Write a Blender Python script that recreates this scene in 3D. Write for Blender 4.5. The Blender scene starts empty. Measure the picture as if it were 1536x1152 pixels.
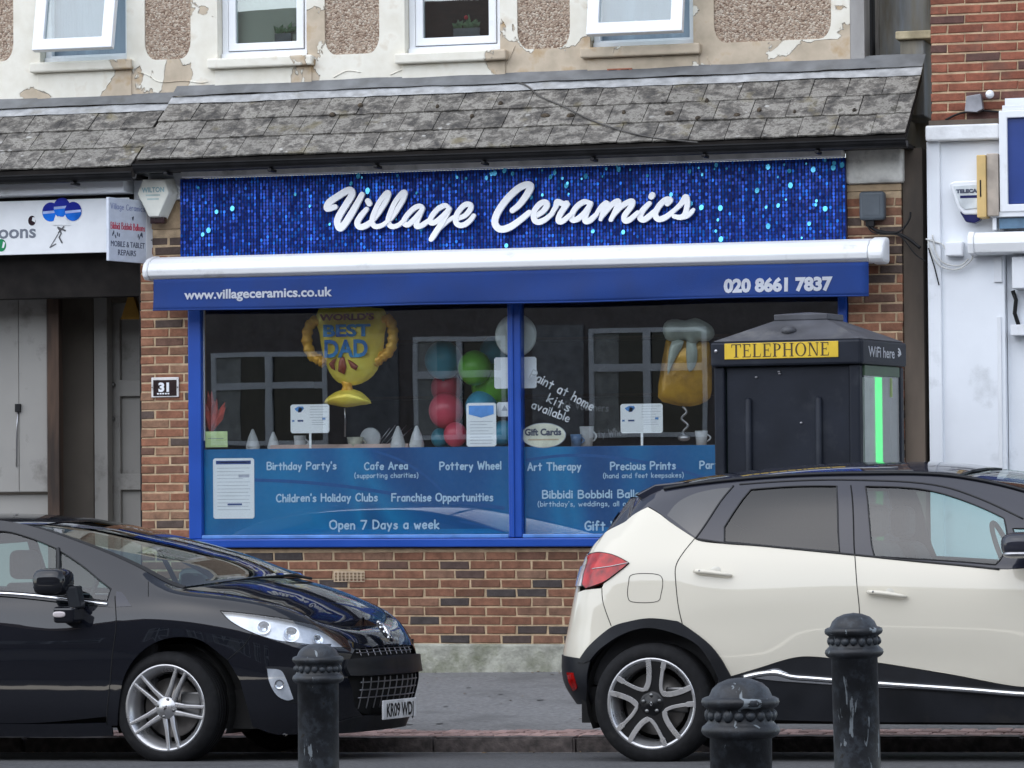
import bpy, bmesh, math, random
from mathutils import Vector, Matrix, noise as mnoise
from mathutils.geometry import delaunay_2d_cdt

# ---------------------------------------------------------------- camera, light, exposure
sc = bpy.context.scene
COL = sc.collection
rad = math.radians
YAW, PITCH, ROLL = rad(16), math.atan(144/5500), 0.0083
fw = Vector((-math.sin(YAW)*math.cos(PITCH), math.cos(YAW)*math.cos(PITCH), math.sin(PITCH)))
rt = Vector((math.cos(YAW), math.sin(YAW), 0)); up = rt.cross(fw)
U = up*math.cos(ROLL)+rt*math.sin(ROLL); R = rt*math.cos(ROLL)-up*math.sin(ROLL)
cam_data = bpy.data.cameras.new('camera'); cam = bpy.data.objects.new('camera', cam_data); COL.objects.link(cam)
cam.matrix_world = Matrix(((R.x, U.x, -fw.x, 25.6*math.sin(YAW)), (R.y, U.y, -fw.y, -25.6*math.cos(YAW)), (R.z, U.z, -fw.z, 1.55), (0, 0, 0, 1)))
cam_data.sensor_width = 36; cam_data.lens = 36*5500/1536; cam_data.clip_start = 0.5; cam_data.clip_end = 1500
cam_data.dof.use_dof = False
sc.camera = cam

world = bpy.data.worlds.new('World'); sc.world = world; world.use_nodes = True
wn = world.node_tree; wn.nodes.clear()
SUN_EL, SUN_AZ = rad(44), rad(206)      # azimuth measured from +Y towards +X
sky = wn.nodes.new('ShaderNodeTexSky'); sky.sky_type = 'NISHITA'; sky.sun_disc = False
sky.sun_elevation = SUN_EL; sky.sun_rotation = SUN_AZ; sky.air_density = 1.0; sky.dust_density = 0.5; sky.ozone_density = 1.0
hsv = wn.nodes.new('ShaderNodeHueSaturation'); hsv.inputs['Saturation'].default_value = 0.5
bg = wn.nodes.new('ShaderNodeBackground'); bg.inputs['Strength'].default_value = 0.15
wo = wn.nodes.new('ShaderNodeOutputWorld')
tint = wn.nodes.new('ShaderNodeMix'); tint.data_type = 'RGBA'; tint.blend_type = 'MULTIPLY'; tint.inputs[0].default_value = 1; tint.inputs[7].default_value = (.98, 1.0, 1.03, 1)
wn.links.new(sky.outputs[0], hsv.inputs['Color']); wn.links.new(hsv.outputs[0], tint.inputs[6]); wn.links.new(tint.outputs[2], bg.inputs[0]); wn.links.new(bg.outputs[0], wo.inputs[0])

sun_d = bpy.data.lights.new('sun', 'SUN'); sun_d.energy = 1.35; sun_d.angle = rad(110); sun_d.color = (1, .995, .985)
sun = bpy.data.objects.new('sun', sun_d); COL.objects.link(sun)
sd = Vector((math.sin(SUN_AZ)*math.cos(SUN_EL), math.cos(SUN_AZ)*math.cos(SUN_EL), math.sin(SUN_EL)))
sun.rotation_euler = sd.to_track_quat('Z', 'Y').to_euler(); sun.location = sd*60

sc.view_settings.view_transform = 'Standard'; sc.view_settings.look = 'None'
sc.view_settings.exposure = 0.88; sc.view_settings.gamma = 1; sc.view_settings.use_curve_mapping = False
sc.cycles.max_bounces = 10; sc.cycles.transparent_max_bounces = 24; sc.cycles.glossy_bounces = 5
sc.cycles.use_denoising = True
rnd = random.Random(7)

# ---------------------------------------------------------------- materials
def new_mat(name):
    m = bpy.data.materials.new(name); m.use_nodes = True
    return m, m.node_tree, m.node_tree.nodes['Principled BSDF']
def mat(name, col, rough=.5, metal=0, var=.12, scale=8, bump=0, bscale=60, coat=0, col2=None, spec=.5, dirt=0, dcol=(.1, .09, .08), dscale=3, obj=True, stretch=(1, 1, 1), objrand=0):
    """Principled with noise colour variation, optional dirt patches and bump."""
    m, nt, b = new_mat(name); N = nt.nodes.new; L = nt.links.new
    tc = N('ShaderNodeTexCoord'); mp = N('ShaderNodeMapping'); mp.inputs['Scale'].default_value = stretch
    L(tc.outputs['Object' if obj else 'Generated'], mp.inputs[0])
    n = N('ShaderNodeTexNoise'); n.inputs['Scale'].default_value = scale; n.inputs['Detail'].default_value = 6; L(mp.outputs[0], n.inputs['Vector'])
    mx = N('ShaderNodeMix'); mx.data_type = 'RGBA'
    c = col; c2 = col2 or tuple(min(1, x*(1+var*2)) for x in c)
    c1 = col if col2 else tuple(x*(1-var*2) for x in c)
    mx.inputs[6].default_value = (*c1, 1); mx.inputs[7].default_value = (*c2, 1)
    rp = N('ShaderNodeMapRange'); rp.inputs[1].default_value = .32; rp.inputs[2].default_value = .68; L(n.outputs['Fac'], rp.inputs[0])
    L(rp.outputs[0], mx.inputs[0]); out = mx.outputs[2]
    if dirt:
        n2 = N('ShaderNodeTexNoise'); n2.inputs['Scale'].default_value = dscale; n2.inputs['Detail'].default_value = 9; n2.inputs['Roughness'].default_value = .65
        L(mp.outputs[0], n2.inputs['Vector'])
        r2 = N('ShaderNodeMapRange'); r2.inputs[1].default_value = .62-.2*dirt; r2.inputs[2].default_value = .78-.1*dirt; L(n2.outputs['Fac'], r2.inputs[0])
        m2 = N('ShaderNodeMix'); m2.data_type = 'RGBA'; m2.inputs[7].default_value = (*dcol, 1); L(r2.outputs[0], m2.inputs[0]); L(out, m2.inputs[6]); out = m2.outputs[2]
    if objrand:
        oi = N('ShaderNodeObjectInfo'); h = N('ShaderNodeHueSaturation'); r3 = N('ShaderNodeMapRange')
        r3.inputs[3].default_value = 1-objrand; r3.inputs[4].default_value = 1+objrand; L(oi.outputs['Random'], r3.inputs[0]); L(r3.outputs[0], h.inputs['Value']); L(out, h.inputs['Color']); out = h.outputs[0]
    L(out, b.inputs['Base Color'])
    rr = N('ShaderNodeMapRange'); rr.inputs[3].default_value = max(.02, rough*.85); rr.inputs[4].default_value = min(1, rough*1.15); L(n.outputs['Fac'], rr.inputs[0]); L(rr.outputs[0], b.inputs['Roughness'])
    b.inputs['Metallic'].default_value = metal; b.inputs['Specular IOR Level'].default_value = spec
    if coat: b.inputs['Coat Weight'].default_value = coat; b.inputs['Coat Roughness'].default_value = .03
    if bump:
        n3 = N('ShaderNodeTexNoise'); n3.inputs['Scale'].default_value = bscale; n3.inputs['Detail'].default_value = 5; L(mp.outputs[0], n3.inputs['Vector'])
        bp = N('ShaderNodeBump'); bp.inputs['Strength'].default_value = bump; bp.inputs['Distance'].default_value = .01; L(n3.outputs['Fac'], bp.inputs['Height']); L(bp.outputs[0], b.inputs['Normal'])
    return m
def spec(m, v):
    m.node_tree.nodes['Principled BSDF'].inputs['Specular IOR Level'].default_value = v; return m
def ramp(nt, stops):
    r = nt.nodes.new('ShaderNodeValToRGB'); e = r.color_ramp.elements
    while len(e) < len(stops): e.new(.5)
    for q, (p, c) in zip(e, stops): q.position = p; q.color = (*c, 1)
    return r
def glass_mat(name, tint, refl=.07, rough=0.0, power=1.5):
    """thin pane: tinted transparency under a Fresnel mirror"""
    m = bpy.data.materials.new(name); m.use_nodes = True; nt = m.node_tree; nt.nodes.clear(); N = nt.nodes.new; L = nt.links.new
    t = N('ShaderNodeBsdfTransparent'); t.inputs[0].default_value = (*tint, 1)
    g = N('ShaderNodeBsdfGlossy'); g.inputs['Roughness'].default_value = rough
    lw = N('ShaderNodeLayerWeight'); lw.inputs['Blend'].default_value = .5
    pw = N('ShaderNodeMath'); pw.operation = 'POWER'; pw.inputs[1].default_value = 4; L(lw.outputs['Facing'], pw.inputs[0])
    mr = N('ShaderNodeMapRange'); mr.inputs[3].default_value = refl; mr.inputs[4].default_value = 1; L(pw.outputs[0], mr.inputs[0])
    n = N('ShaderNodeTexNoise'); n.inputs['Scale'].default_value = power; tc = N('ShaderNodeTexCoord'); L(tc.outputs['Object'], n.inputs['Vector'])
    bp = N('ShaderNodeBump'); bp.inputs['Strength'].default_value = .02; bp.inputs['Distance'].default_value = .02; L(n.outputs['Fac'], bp.inputs['Height']); L(bp.outputs[0], g.inputs['Normal'])
    mx = N('ShaderNodeMixShader'); L(mr.outputs[0], mx.inputs[0]); L(t.outputs[0], mx.inputs[1]); L(g.outputs[0], mx.inputs[2])
    o = N('ShaderNodeOutputMaterial'); L(mx.outputs[0], o.inputs[0]); return m

# ---------------------------------------------------------------- mesh helpers
def link(name, me, parent=None, m=None, loc=None):
    o = bpy.data.objects.new(name, me); COL.objects.link(o)
    if parent: o.parent = parent
    if m is not None and me is not None: me.materials.clear(); me.materials.append(m)
    if loc: o.location = loc
    return o
def tag(o, label=None, cat=None, group=None, kind=None):
    if label: o['label'] = label
    if cat: o['category'] = cat
    if group: o['group'] = group
    if kind: o['kind'] = kind
    return o
def thing(name, label, cat, loc=(0, 0, 0), group=None):
    o = bpy.data.objects.new(name, None); COL.objects.link(o); o.location = loc; o.empty_display_size = .1
    return tag(o, label, cat, group)
def inv(parent, p):
    """world point to the frame of an unrotated empty"""
    return Vector(p)-parent.location
class MB:
    def __init__(s): s.v = []; s.f = []; s.sm = []
    def add(s, vs, fs, smooth=False):
        o = len(s.v); s.v += [tuple(v) for v in vs]; s.f += [tuple(i+o for i in f) for f in fs]; s.sm += [smooth]*len(fs); return s
    def box(s, a, b):
        (x0, y0, z0), (x1, y1, z1) = a, b
        x0, x1 = min(x0, x1), max(x0, x1); y0, y1 = min(y0, y1), max(y0, y1); z0, z1 = min(z0, z1), max(z0, z1)
        return s.add([(x0, y0, z0), (x1, y0, z0), (x1, y1, z0), (x0, y1, z0), (x0, y0, z1), (x1, y0, z1), (x1, y1, z1), (x0, y1, z1)],
                     [(0, 3, 2, 1), (4, 5, 6, 7), (0, 1, 5, 4), (1, 2, 6, 5), (2, 3, 7, 6), (3, 0, 4, 7)])
    def prism(s, poly, y0, y1, holes=None):
        """polygon of (x, z) extruded from y0 (front) to y1"""
        n = len(poly); ar = sum(poly[i][0]*poly[(i+1) % n][1]-poly[(i+1) % n][0]*poly[i][1] for i in range(n))
        if ar < 0: poly = poly[::-1]
        vs = [(x, y0, z) for x, z in poly]+[(x, y1, z) for x, z in poly]
        fs = [tuple(range(n)), tuple(range(2*n-1, n-1, -1))]+[(i, i+n, (i+1) % n+n, (i+1) % n) for i in range(n)]
        return s.add(vs, fs)
    def plate(s, outer, holes, y0, y1):
        """(x,z) polygon with holes extruded y0..y1"""
        loops = [outer]+list(holes); pts = []; es = []
        for lp in loops:
            o = len(pts); pts += [Vector(p) for p in lp]; es += [(o+i, o+(i+1) % len(lp)) for i in range(len(lp))]
        r = delaunay_2d_cdt(pts, es, [], 4 if False else 0, 1e-5)
        V, E, F = r[0], r[1], r[2]
        def inside(c, lp):
            k = False; j = len(lp)-1
            for i in range(len(lp)):
                if (lp[i][1] > c[1]) != (lp[j][1] > c[1]) and c[0] < (lp[j][0]-lp[i][0])*(c[1]-lp[i][1])/(lp[j][1]-lp[i][1])+lp[i][0]: k = not k
                j = i
            return k
        keep = []
        for f in F:
            c = ((V[f[0]].x+V[f[1]].x+V[f[2]].x)/3, (V[f[0]].y+V[f[1]].y+V[f[2]].y)/3)
            if inside(c, outer) and not any(inside(c, h) for h in holes): keep.append(tuple(f))
        n = len(V); vs = [(p.x, y0, p.y) for p in V]+[(p.x, y1, p.y) for p in V]; fs = []
        cnt = {}
        for f in keep:
            fs.append(f); fs.append(tuple(i+n for i in reversed(f)))
            for a, b in ((f[0], f[1]), (f[1], f[2]), (f[2], f[0])): cnt[(a, b)] = 1
        for (a, b) in cnt:
            if (b, a) not in cnt: fs.append((b, a, a+n, b+n))
        return s.add(vs, fs)
    def tube(s, pts, r, seg=8, caps=True, closed=False, sx=1, sy=1):
        pts = [Vector(p) for p in pts]; n = len(pts); vs = []; fs = []; prev = None
        for i, p in enumerate(pts):
            a = pts[i-1] if (i or closed) else p; b = pts[(i+1) % n] if (i < n-1 or closed) else p
            t = (b-a).normalized(); q = t.cross(Vector((0, 0, 1)))
            if q.length < 1e-3 or (prev and q.length < .1): q = prev or Vector((1, 0, 0))
            q = (q-t*q.dot(t)).normalized()
            if prev and q.dot(prev) < 0: q = -q
            prev = q; w = t.cross(q); rr = r[i] if isinstance(r, (list, tuple)) else r
            for k in range(seg):
                an = 2*math.pi*k/seg; vs.append(p+q*math.cos(an)*rr*sx+w*math.sin(an)*rr*sy)
        m = n if closed else n-1
        for i in range(m):
            for k in range(seg):
                a = i*seg+k; b = i*seg+(k+1) % seg; c = ((i+1) % n)*seg+(k+1) % seg; d = ((i+1) % n)*seg+k
                fs.append((a, b, c, d))
        s.add(vs, fs, True)
        if caps and not closed: s.f += [tuple(len(s.v)-n*seg+k for k in reversed(range(seg))), tuple(len(s.v)-seg+k for k in range(seg))]; s.sm += [False]*2
        return s
    def lathe(s, prof, c=(0, 0, 0), axis='z', seg=32, smooth=True):
        """profile of (radius, height)"""
        n = len(prof); vs = []; fs = []
        for k in range(seg):
            an = 2*math.pi*k/seg; ca, sa = math.cos(an), math.sin(an)
            for r, h in prof:
                if axis == 'z': vs.append((c[0]+r*ca, c[1]+r*sa, c[2]+h))
                elif axis == 'y': vs.append((c[0]+r*ca, c[1]-h, c[2]+r*sa))
                else: vs.append((c[0]+h, c[1]+r*ca, c[2]+r*sa))
        for k in range(seg):
            for i in range(n-1):
                a = k*n+i; b = ((k+1) % seg)*n+i; fs.append((a, b, b+1, a+1))
        return s.add(vs, fs, smooth)
    def ball(s, c, rx, ry=None, rz=None, seg=16, rings=10):
        ry = ry or rx; rz = rz or rx; vs = []; fs = []
        for i in range(rings+1):
            t = math.pi*i/rings
            for k in range(seg):
                a = 2*math.pi*k/seg; vs.append((c[0]+rx*math.sin(t)*math.cos(a), c[1]+ry*math.sin(t)*math.sin(a), c[2]-rz*math.cos(t)))
        for i in range(rings):
            for k in range(seg):
                a = i*seg+k; b = i*seg+(k+1) % seg; fs.append((a, b, b+seg, a+seg))
        return s.add(vs, fs, True)
    def mesh(s, name):
        me = bpy.data.meshes.new(name); me.from_pydata(s.v, [], s.f); me.polygons.foreach_set('use_smooth', s.sm); me.validate(); me.update(); return me
    def build(s, name, m, parent=None, bevel=0, loc=None, segs=2):
        if parent is not None and parent.type == 'EMPTY' and loc is None:
            pass
        o = link(name, s.mesh(name), parent, m, loc)
        if bevel:
            bv = o.modifiers.new('bevel', 'BEVEL'); bv.width = bevel; bv.segments = segs; bv.limit_method = 'ANGLE'; bv.angle_limit = rad(40); bv.harden_normals = False
        return o
def box(name, a, b, m, parent=None, bevel=0): return MB().box(a, b).build(name, m, parent, bevel)
def spl(pts, n=6, closed=False):
    """Catmull-Rom through tuples of any size"""
    P = [tuple(p) for p in pts]; k = len(P); out = []
    rng = range(k) if closed else range(k-1)
    for i in rng:
        p0 = P[i-1] if (closed or i) else P[0]; p1 = P[i]; p2 = P[(i+1) % k]; p3 = P[(i+2) % k] if (closed or i+2 < k) else P[-1]
        for j in range(n):
            t = j/n; out.append(tuple(.5*((2*b)+(-a+c)*t+(2*a-5*b+4*c-d)*t*t+(-a+3*b-3*c+d)*t**3) for a, b, c, d in zip(p0, p1, p2, p3)))
    if not closed: out.append(P[-1])
    return out
def copy_tree(o, parent=None):
    c = o.copy(); COL.objects.link(c)
    if parent: c.parent = parent
    for ch in list(o.children): copy_tree(ch, c)
    return c
def place_mesh_xz(me, x, y, z, sx=1, sz=1, rot=0, depth_shift=0):
    """text mesh in XY to an upright one in XZ facing -Y"""
    c, s_ = math.cos(rot), math.sin(rot)
    for v in me.vertices:
        a, b, d = v.co.x*sx, v.co.y*sz, v.co.z
        v.co = (x+a*c-b*s_, y-d, z+a*s_+b*c)
def text_mesh(txt, size, bold=0, extrude=.002, align='LEFT', spacing=1.0):
    cu = bpy.data.curves.new('text', 'FONT'); cu.body = txt; cu.size = size; cu.offset = bold*.22; cu.extrude = extrude; cu.align_x = align; cu.space_character = spacing; cu.resolution_u = 3
    ob = bpy.data.objects.new('text', cu); COL.objects.link(ob); dg = bpy.context.evaluated_depsgraph_get()
    me = bpy.data.meshes.new_from_object(ob.evaluated_get(dg)); bpy.data.objects.remove(ob); return me
def text(name, txt, x0, x1, zb, h, y, m, parent=None, bold=0, slope=0):
    """printed words between x0 and x1, baseline zb, cap height h, facing -Y"""
    me = text_mesh(txt, h/.73, bold, .0012); xs = [v.co.x for v in me.vertices]
    a, b = min(xs), max(xs); s = (x1-x0)/(b-a)
    for v in me.vertices: v.co.x -= a
    place_mesh_xz(me, x0, y, zb, s, 1, slope); return link(name, me, parent, m)

# single-stroke rounded handwriting, cap height 10, x-height 6
GL = {
'B': ['0,0 0,10', '~0,10 4,10 5.5,7.8 3.5,5.5 0,5.2', '~3,5.4 6,4 6,1.6 3.5,0 0,0'], 'i': ['0,0 0,6', '0,8.4 0,8.9'], 'r': ['0,0 0,6', '~0,3.5 1.2,5.6 3.2,5.8'],
't': ['2,9 2,0', '0,6.2 4.2,6.2'], 'h': ['0,10 0,0', '~0,3.8 2,6 4,5 4.2,0'], 'd': ['4.4,10 4.4,0', '~4.4,4.5 2.4,6 .2,4.6 .2,1.4 2.2,0 4.4,1.4'],
'a': ['~4.2,5.4 2,6 .2,4.2 .3,1.2 2,0 4,1.2', '4.3,6 4.3,0'], 'y': ['0,6 2.2,1.2', '4.6,6 1.2,-3'], 'P': ['0,0 0,10', '~0,10 4,10 6,7.8 4,5.2 0,4.6'],
"'": ['0,10 -.3,8'], 's': ['~3.6,5.2 2,6 .5,4.8 2,3.2 3.8,1.8 2.4,.1 .2,.6'], 'C': ['~6,8.6 4,10 1,8.2 0,5 1,1.4 3.6,0 6,1.2'], 'f': ['~4,9.4 2.6,10 1.7,8 1.6,0', '0,5.8 3.8,5.8'],
'e': ['~.3,3.2 4.2,3.4 3.8,5.4 2,6 .3,4.4 .2,1.8 1.8,0 4,.8'], 'A': ['0,0 3.4,10 6.6,0', '1.2,3.4 5.6,3.4'], '(': ['~2,11 .4,7 .4,2 2,-2'], ')': ['~0,11 1.6,7 1.6,2 0,-2'],
'u': ['~0,6 .1,1.6 1.8,0 3.8,1.4', '4.1,6 4.1,0'], 'p': ['0,6 0,-3.4', '~0,4.4 1.8,6 4,4.8 4,1.4 2,0 0,1.2'], 'o': ['~2.2,6 .3,4.6 .3,1.4 2.2,0 4.2,1.4 4.2,4.6 2.2,6'],
'n': ['0,6 0,0', '~0,3.8 2,6 3.9,4.8 4.1,0'], 'g': ['~4.2,5.4 2,6 .2,4.2 .4,1.4 2,.3 4.2,1.6', '~4.3,6 4.3,-1.6 2.6,-3.4 .4,-2.4'], 'c': ['~4,5.2 2.2,6 .3,4.4 .3,1.6 2.2,0 4.2,1'],
'W': ['0,10 2.2,0 4.4,7.5 6.6,0 9,10'], 'l': ['0,10 0,0'], 'H': ['0,10 0,0', '6,10 6,0', '0,5.2 6,5.2'], 'b': ['0,10 0,0', '~0,4.6 2.2,6 4.2,4.6 4.2,1.4 2.2,0 0,1.2'],
'F': ['0,0 0,10 5.6,10', '0,5.4 4.6,5.4'], 'O': ['~3.8,10 .8,8.4 0,5 1,1.4 3.8,0 6.8,1.6 7.6,5 6.6,8.6 3.8,10'], '7': ['0,10 6,10 2,0'], 'D': ['0,0 0,10', '~0,10 4.4,9.2 6.4,5.4 4.6,1 0,0'],
'w': ['0,6 1.6,0 3.2,4.6 4.8,0 6.4,6'], 'k': ['0,10 0,0', '4,6 .2,2.8 4.2,0'], 'T': ['0,10 7,10', '3.5,10 3.5,0'], 'm': ['0,6 0,0', '~0,4 1.6,6 3,4.8 3.1,0', '~3.1,4 4.8,6 6.2,4.8 6.3,0'],
'v': ['0,6 2.2,0 4.4,6'], 'G': ['~6,8.8 4,10 1,8.2 0,5 1,1.4 3.8,0 6.4,1.4', '3.6,4.6 6.6,4.6 6.5,1'], 'V': ['0,10 3.2,0 6.4,10'], '.': ['0,0 0,.4'], ',': ['.4,.6 -.4,-1.6'], 'R': ['0,0 0,10', '~0,10 4,10 5.6,7.8 4,5.4 0,5', '2,5 5.8,0'], 'S': ['~5.4,9 3,10 .6,8 2.6,5.6 5.6,3.4 4,.4 0,.8'],
}
def hand_width(txt):
    w = 0
    for ch in txt:
        if ch == ' ': w += 5; continue
        w += max([float(p.split(',')[0]) for st in GL[ch] for p in st.strip('~').split()])+2.6
    return w-2.6
def handwriting(name, txt, x0, x1, zb, h, y, m, parent=None, thick=.16, jitter=.35, slope=0, seed=1):
    """rounded marker lettering; one object for the line of print"""
    rr = random.Random(seed); mb = MB(); s = (x1-x0)/hand_width(txt); sv = h/10; cx = 0; lay = 0
    for ch in txt:
        if ch == ' ': cx += 5; continue
        ww = 0; jy = rr.uniform(-jitter, jitter)
        for st in GL[ch]:
            sm = st[0] == '~'; P = [tuple(map(float, p.split(','))) for p in st.strip('~').split()]
            ww = max(ww, max(p[0] for p in P))
            if sm: P = spl(P, 4)
            q = [(x0+(cx+px)*s, zb+(pz+jy)*sv) for px, pz in P]; r = h*thick/2
            for sg_ in ([q] if sm else [q[k_:k_+2] for k_ in range(len(q)-1)]): ribbon(mb, sg_, r, y-.0002*(lay % 6), 0, 4, .00001); lay += 1
        cx += ww+2.6
    return mb.build(name, m, parent)
def ribbon(mb, P, r, y, depth=0, cap=4, dy=.00003):
    """flat stroke with round ends along (x,z) points; r number or list"""
    n = len(P); L = []; Rr = []
    rs = r if isinstance(r, (list, tuple)) else [r]*n
    for i in range(n):
        a = Vector(P[max(0, i-1)]); b = Vector(P[min(n-1, i+1)]); t = (b-a).normalized() if (b-a).length > 1e-9 else Vector((1, 0)); q = Vector((-t.y, t.x))
        L.append(Vector(P[i])+q*rs[i]); Rr.append(Vector(P[i])-q*rs[i])
    def fan(c, t, rr):
        a0 = math.atan2(t.y, t.x); return [Vector((c[0]+rr*math.cos(a0+math.pi/2-math.pi*k/cap), c[1]+rr*math.sin(a0+math.pi/2-math.pi*k/cap))) for k in range(1, cap)]
    t0 = (Vector(P[0])-Vector(P[1])).normalized(); t1 = (Vector(P[-1])-Vector(P[-2])).normalized()
    e1 = fan(P[-1], t1, rs[-1]); e0 = fan(P[0], t0, rs[0])
    vs = [(p.x, y-dy*i, p.y) for i, p in list(enumerate(L))+list(enumerate(Rr))+[(n-1, p) for p in e1]+[(0, p) for p in e0]]; fs = [(i, n+i, n+i+1, i+1) for i in range(n-1)]
    fs.append(tuple([n-1]+[2*n-1]+[2*n+k for k in reversed(range(len(e1)))])); fs.append(tuple([n]+[0]+[2*n+len(e1)+k for k in reversed(range(len(e0)))]))
    loop = [i for i in range(n)]+[2*n+k for k in range(len(e1))]+[2*n-1-i for i in range(n)]+[2*n+len(e1)+k for k in range(len(e0))]
    if depth:
        k = len(vs); vs += [(a, b+depth, c) for a, b, c in vs]; fs += [tuple(reversed([i+k for i in f])) for f in fs[:]]
        m = len(loop); fs += [(loop[i], loop[(i+1) % m], loop[(i+1) % m]+k, loop[i]+k) for i in range(m)]
    mb.add(vs, fs)
def gz(x): return .0125*(x-.7)

# ================================================================ SETTING
def brick_mat(name, red, dark, light, rough=.8):
    m, nt, b = new_mat(name); N = nt.nodes.new; L = nt.links.new
    oi = N('ShaderNodeObjectInfo'); g = N('ShaderNodeNewGeometry'); tc = N('ShaderNodeTexCoord')
    wn_ = N('ShaderNodeTexWhiteNoise'); wn_.noise_dimensions = '2D'; cb = N('ShaderNodeCombineXYZ')
    L(oi.outputs['Random'], cb.inputs[0]); L(g.outputs['Random Per Island'], cb.inputs[1]); L(cb.outputs[0], wn_.inputs['Vector'])
    r = ramp(nt, [(0, dark), (.13, dark), (.28, red), (.62, tuple(x*1.25 for x in red)), (.85, light), (1, tuple(x*.7 for x in red))]); L(wn_.outputs['Value'], r.inputs[0])
    n = N('ShaderNodeTexNoise'); n.inputs['Scale'].default_value = 14; n.inputs['Detail'].default_value = 8; n.inputs['Roughness'].default_value = .7
    ge = N('ShaderNodeNewGeometry'); L(ge.outputs['Position'], n.inputs['Vector'])
    mr = N('ShaderNodeMapRange'); mr.inputs[1].default_value = .3; mr.inputs[2].default_value = .7; mr.inputs[3].default_value = .62; mr.inputs[4].default_value = 1.3; L(n.outputs['Fac'], mr.inputs[0])
    hs = N('ShaderNodeHueSaturation'); L(r.outputs[0], hs.inputs['Color']); L(mr.outputs[0], hs.inputs['Value'])
    n2 = N('ShaderNodeTexNoise'); n2.inputs['Scale'].default_value = 5; n2.inputs['Detail'].default_value = 10; L(ge.outputs['Position'], n2.inputs['Vector'])
    m2 = N('ShaderNodeMapRange'); m2.inputs[1].default_value = .56; m2.inputs[2].default_value = .75; L(n2.outputs['Fac'], m2.inputs[0]); m2.inputs[4].default_value = .5
    mx = N('ShaderNodeMix'); mx.data_type = 'RGBA'; mx.inputs[7].default_value = (.1, .07, .055, 1); L(m2.outputs[0], mx.inputs[0]); L(hs.outputs[0], mx.inputs[6])
    L(mx.outputs[2], b.inputs['Base Color']); b.inputs['Roughness'].default_value = rough; b.inputs['Specular IOR Level'].default_value = .3
    n3 = N('ShaderNodeTexNoise'); n3.inputs['Scale'].default_value = 90; n3.inputs['Detail'].default_value = 4; L(ge.outputs['Position'], n3.inputs['Vector'])
    bp = N('ShaderNodeBump'); bp.inputs['Strength'].default_value = .5; bp.inputs['Distance'].default_value = .006; L(n3.outputs['Fac'], bp.inputs['Height']); L(bp.outputs[0], b.inputs['Normal'])
    return m
M = {}
M['asphalt'] = mat('asphalt', (.085, .085, .088), .85, var=.2, scale=40, bump=.8, bscale=180, dirt=.4, dcol=(.05, .05, .052), dscale=1.2)
M['pavement'] = mat('pavement asphalt', (.18, .18, .182), .9, var=.12, scale=30, bump=.6, bscale=220, dirt=.5, dcol=(.105, .105, .105), dscale=1.1, stretch=(1, 1.6, 1))
M['kerb'] = mat('granite kerb', (.075, .062, .058), .85, var=.3, scale=14, bump=.6, bscale=50, dirt=.7, dcol=(.05, .042, .04), dscale=4, objrand=.25)
M['paver'] = mat('brick paver', (.3, .2, .18), .9, var=.15, scale=12, bump=.5, bscale=90, dirt=.4, dcol=(.14, .1, .09), dscale=3, objrand=.25)
M['brick'] = brick_mat('shop brick', (.25, .11, .065), (.1, .072, .06), (.28, .16, .1))
M['brick2'] = brick_mat('red brick', (.23, .078, .047), (.12, .06, .05), (.28, .1, .06))
M['brick_low'] = brick_mat('stallriser brick', (.185, .085, .052), (.06, .05, .048), (.21, .12, .08))
M['mortar'] = mat('mortar', (.5, .37, .235), .95, var=.12, scale=15, bump=.6, bscale=120, dirt=.35, dcol=(.3, .22, .15), dscale=3)
M['plinth'] = mat('mossy concrete', (.33, .33, .28), .95, var=.15, scale=12, bump=.8, bscale=40, dirt=.7, dcol=(.13, .14, .08), dscale=4)
M['white'] = mat('white paint', (.74, .76, .79), .55, var=.02, scale=4, dirt=.12, dcol=(.5, .5, .48), dscale=3, bump=.06, bscale=25)
M['upvc'] = mat('white upvc', (.8, .82, .85), .3, var=.01, dirt=.1, dcol=(.6, .6, .6), dscale=5)
M['black'] = spec(mat('black plastic', (.008, .008, .009), .45, var=.2), .25)
M['dark'] = spec(mat('dark paint', (.014, .012, .011), .9, var=.2), .2)
M['metal'] = mat('grey metal', (.4, .4, .42), .35, 1, var=.1)
M['screw'] = mat('dull screw', (.2, .2, .2), .4, 1)

def ground_grid(name, x0, x1, ys, zf, m, nx=2):
    vs = []; fs = []; xs = [x0+(x1-x0)*i/nx for i in range(nx+1)]
    for y in ys:
        for x in xs: vs.append((x, y, zf(x, y)))
    k = nx+1
    for j in range(len(ys)-1):
        for i in range(nx): fs.append((j*k+i, j*k+i+1, (j+1)*k+i+1, (j+1)*k+i))
    mb = MB(); mb.add(vs, fs, True); return tag(mb.build(name, m), kind='structure')
KX0, KX1, KY = -14, 16, -3.2
def zroad(x, y):
    z0 = gz(x)-.105
    if y > -7.5: return z0+.046*(-3.2-y) if y > -5.4 else z0+.101+.012*(-5.4-y)
    return z0+.101+.025-.02*(-7.5-y)
def zkerb(x): return gz(x)-.012
def zpave(x, y): return zkerb(x)+.012+.226*((y+2.62)/2.62) if y < 0 else zkerb(x)+.238
ground_grid('road', -60, 60, [-11.2, -9, -7.5, -6.3, -5.4, -4.6, -3.9, -3.2], zroad, M['asphalt'], 24)
ground_grid('pavement', -60, 60, [-2.632, -2.62, -1.5, -.5, 0, 1.2], lambda x, y: zpave(x, y) if y > -2.63 else zkerb(x)-.05, M['pavement'], 24)
ground_grid('near_pavement', -60, 60, [-60, -27, -12, -11.2], lambda x, y: zroad(x, -11.2)+.11, M['asphalt'], 12)
ground_grid('ground', -700, 700, [-700, -60], lambda x, y: -.2, M['asphalt'])
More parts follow.
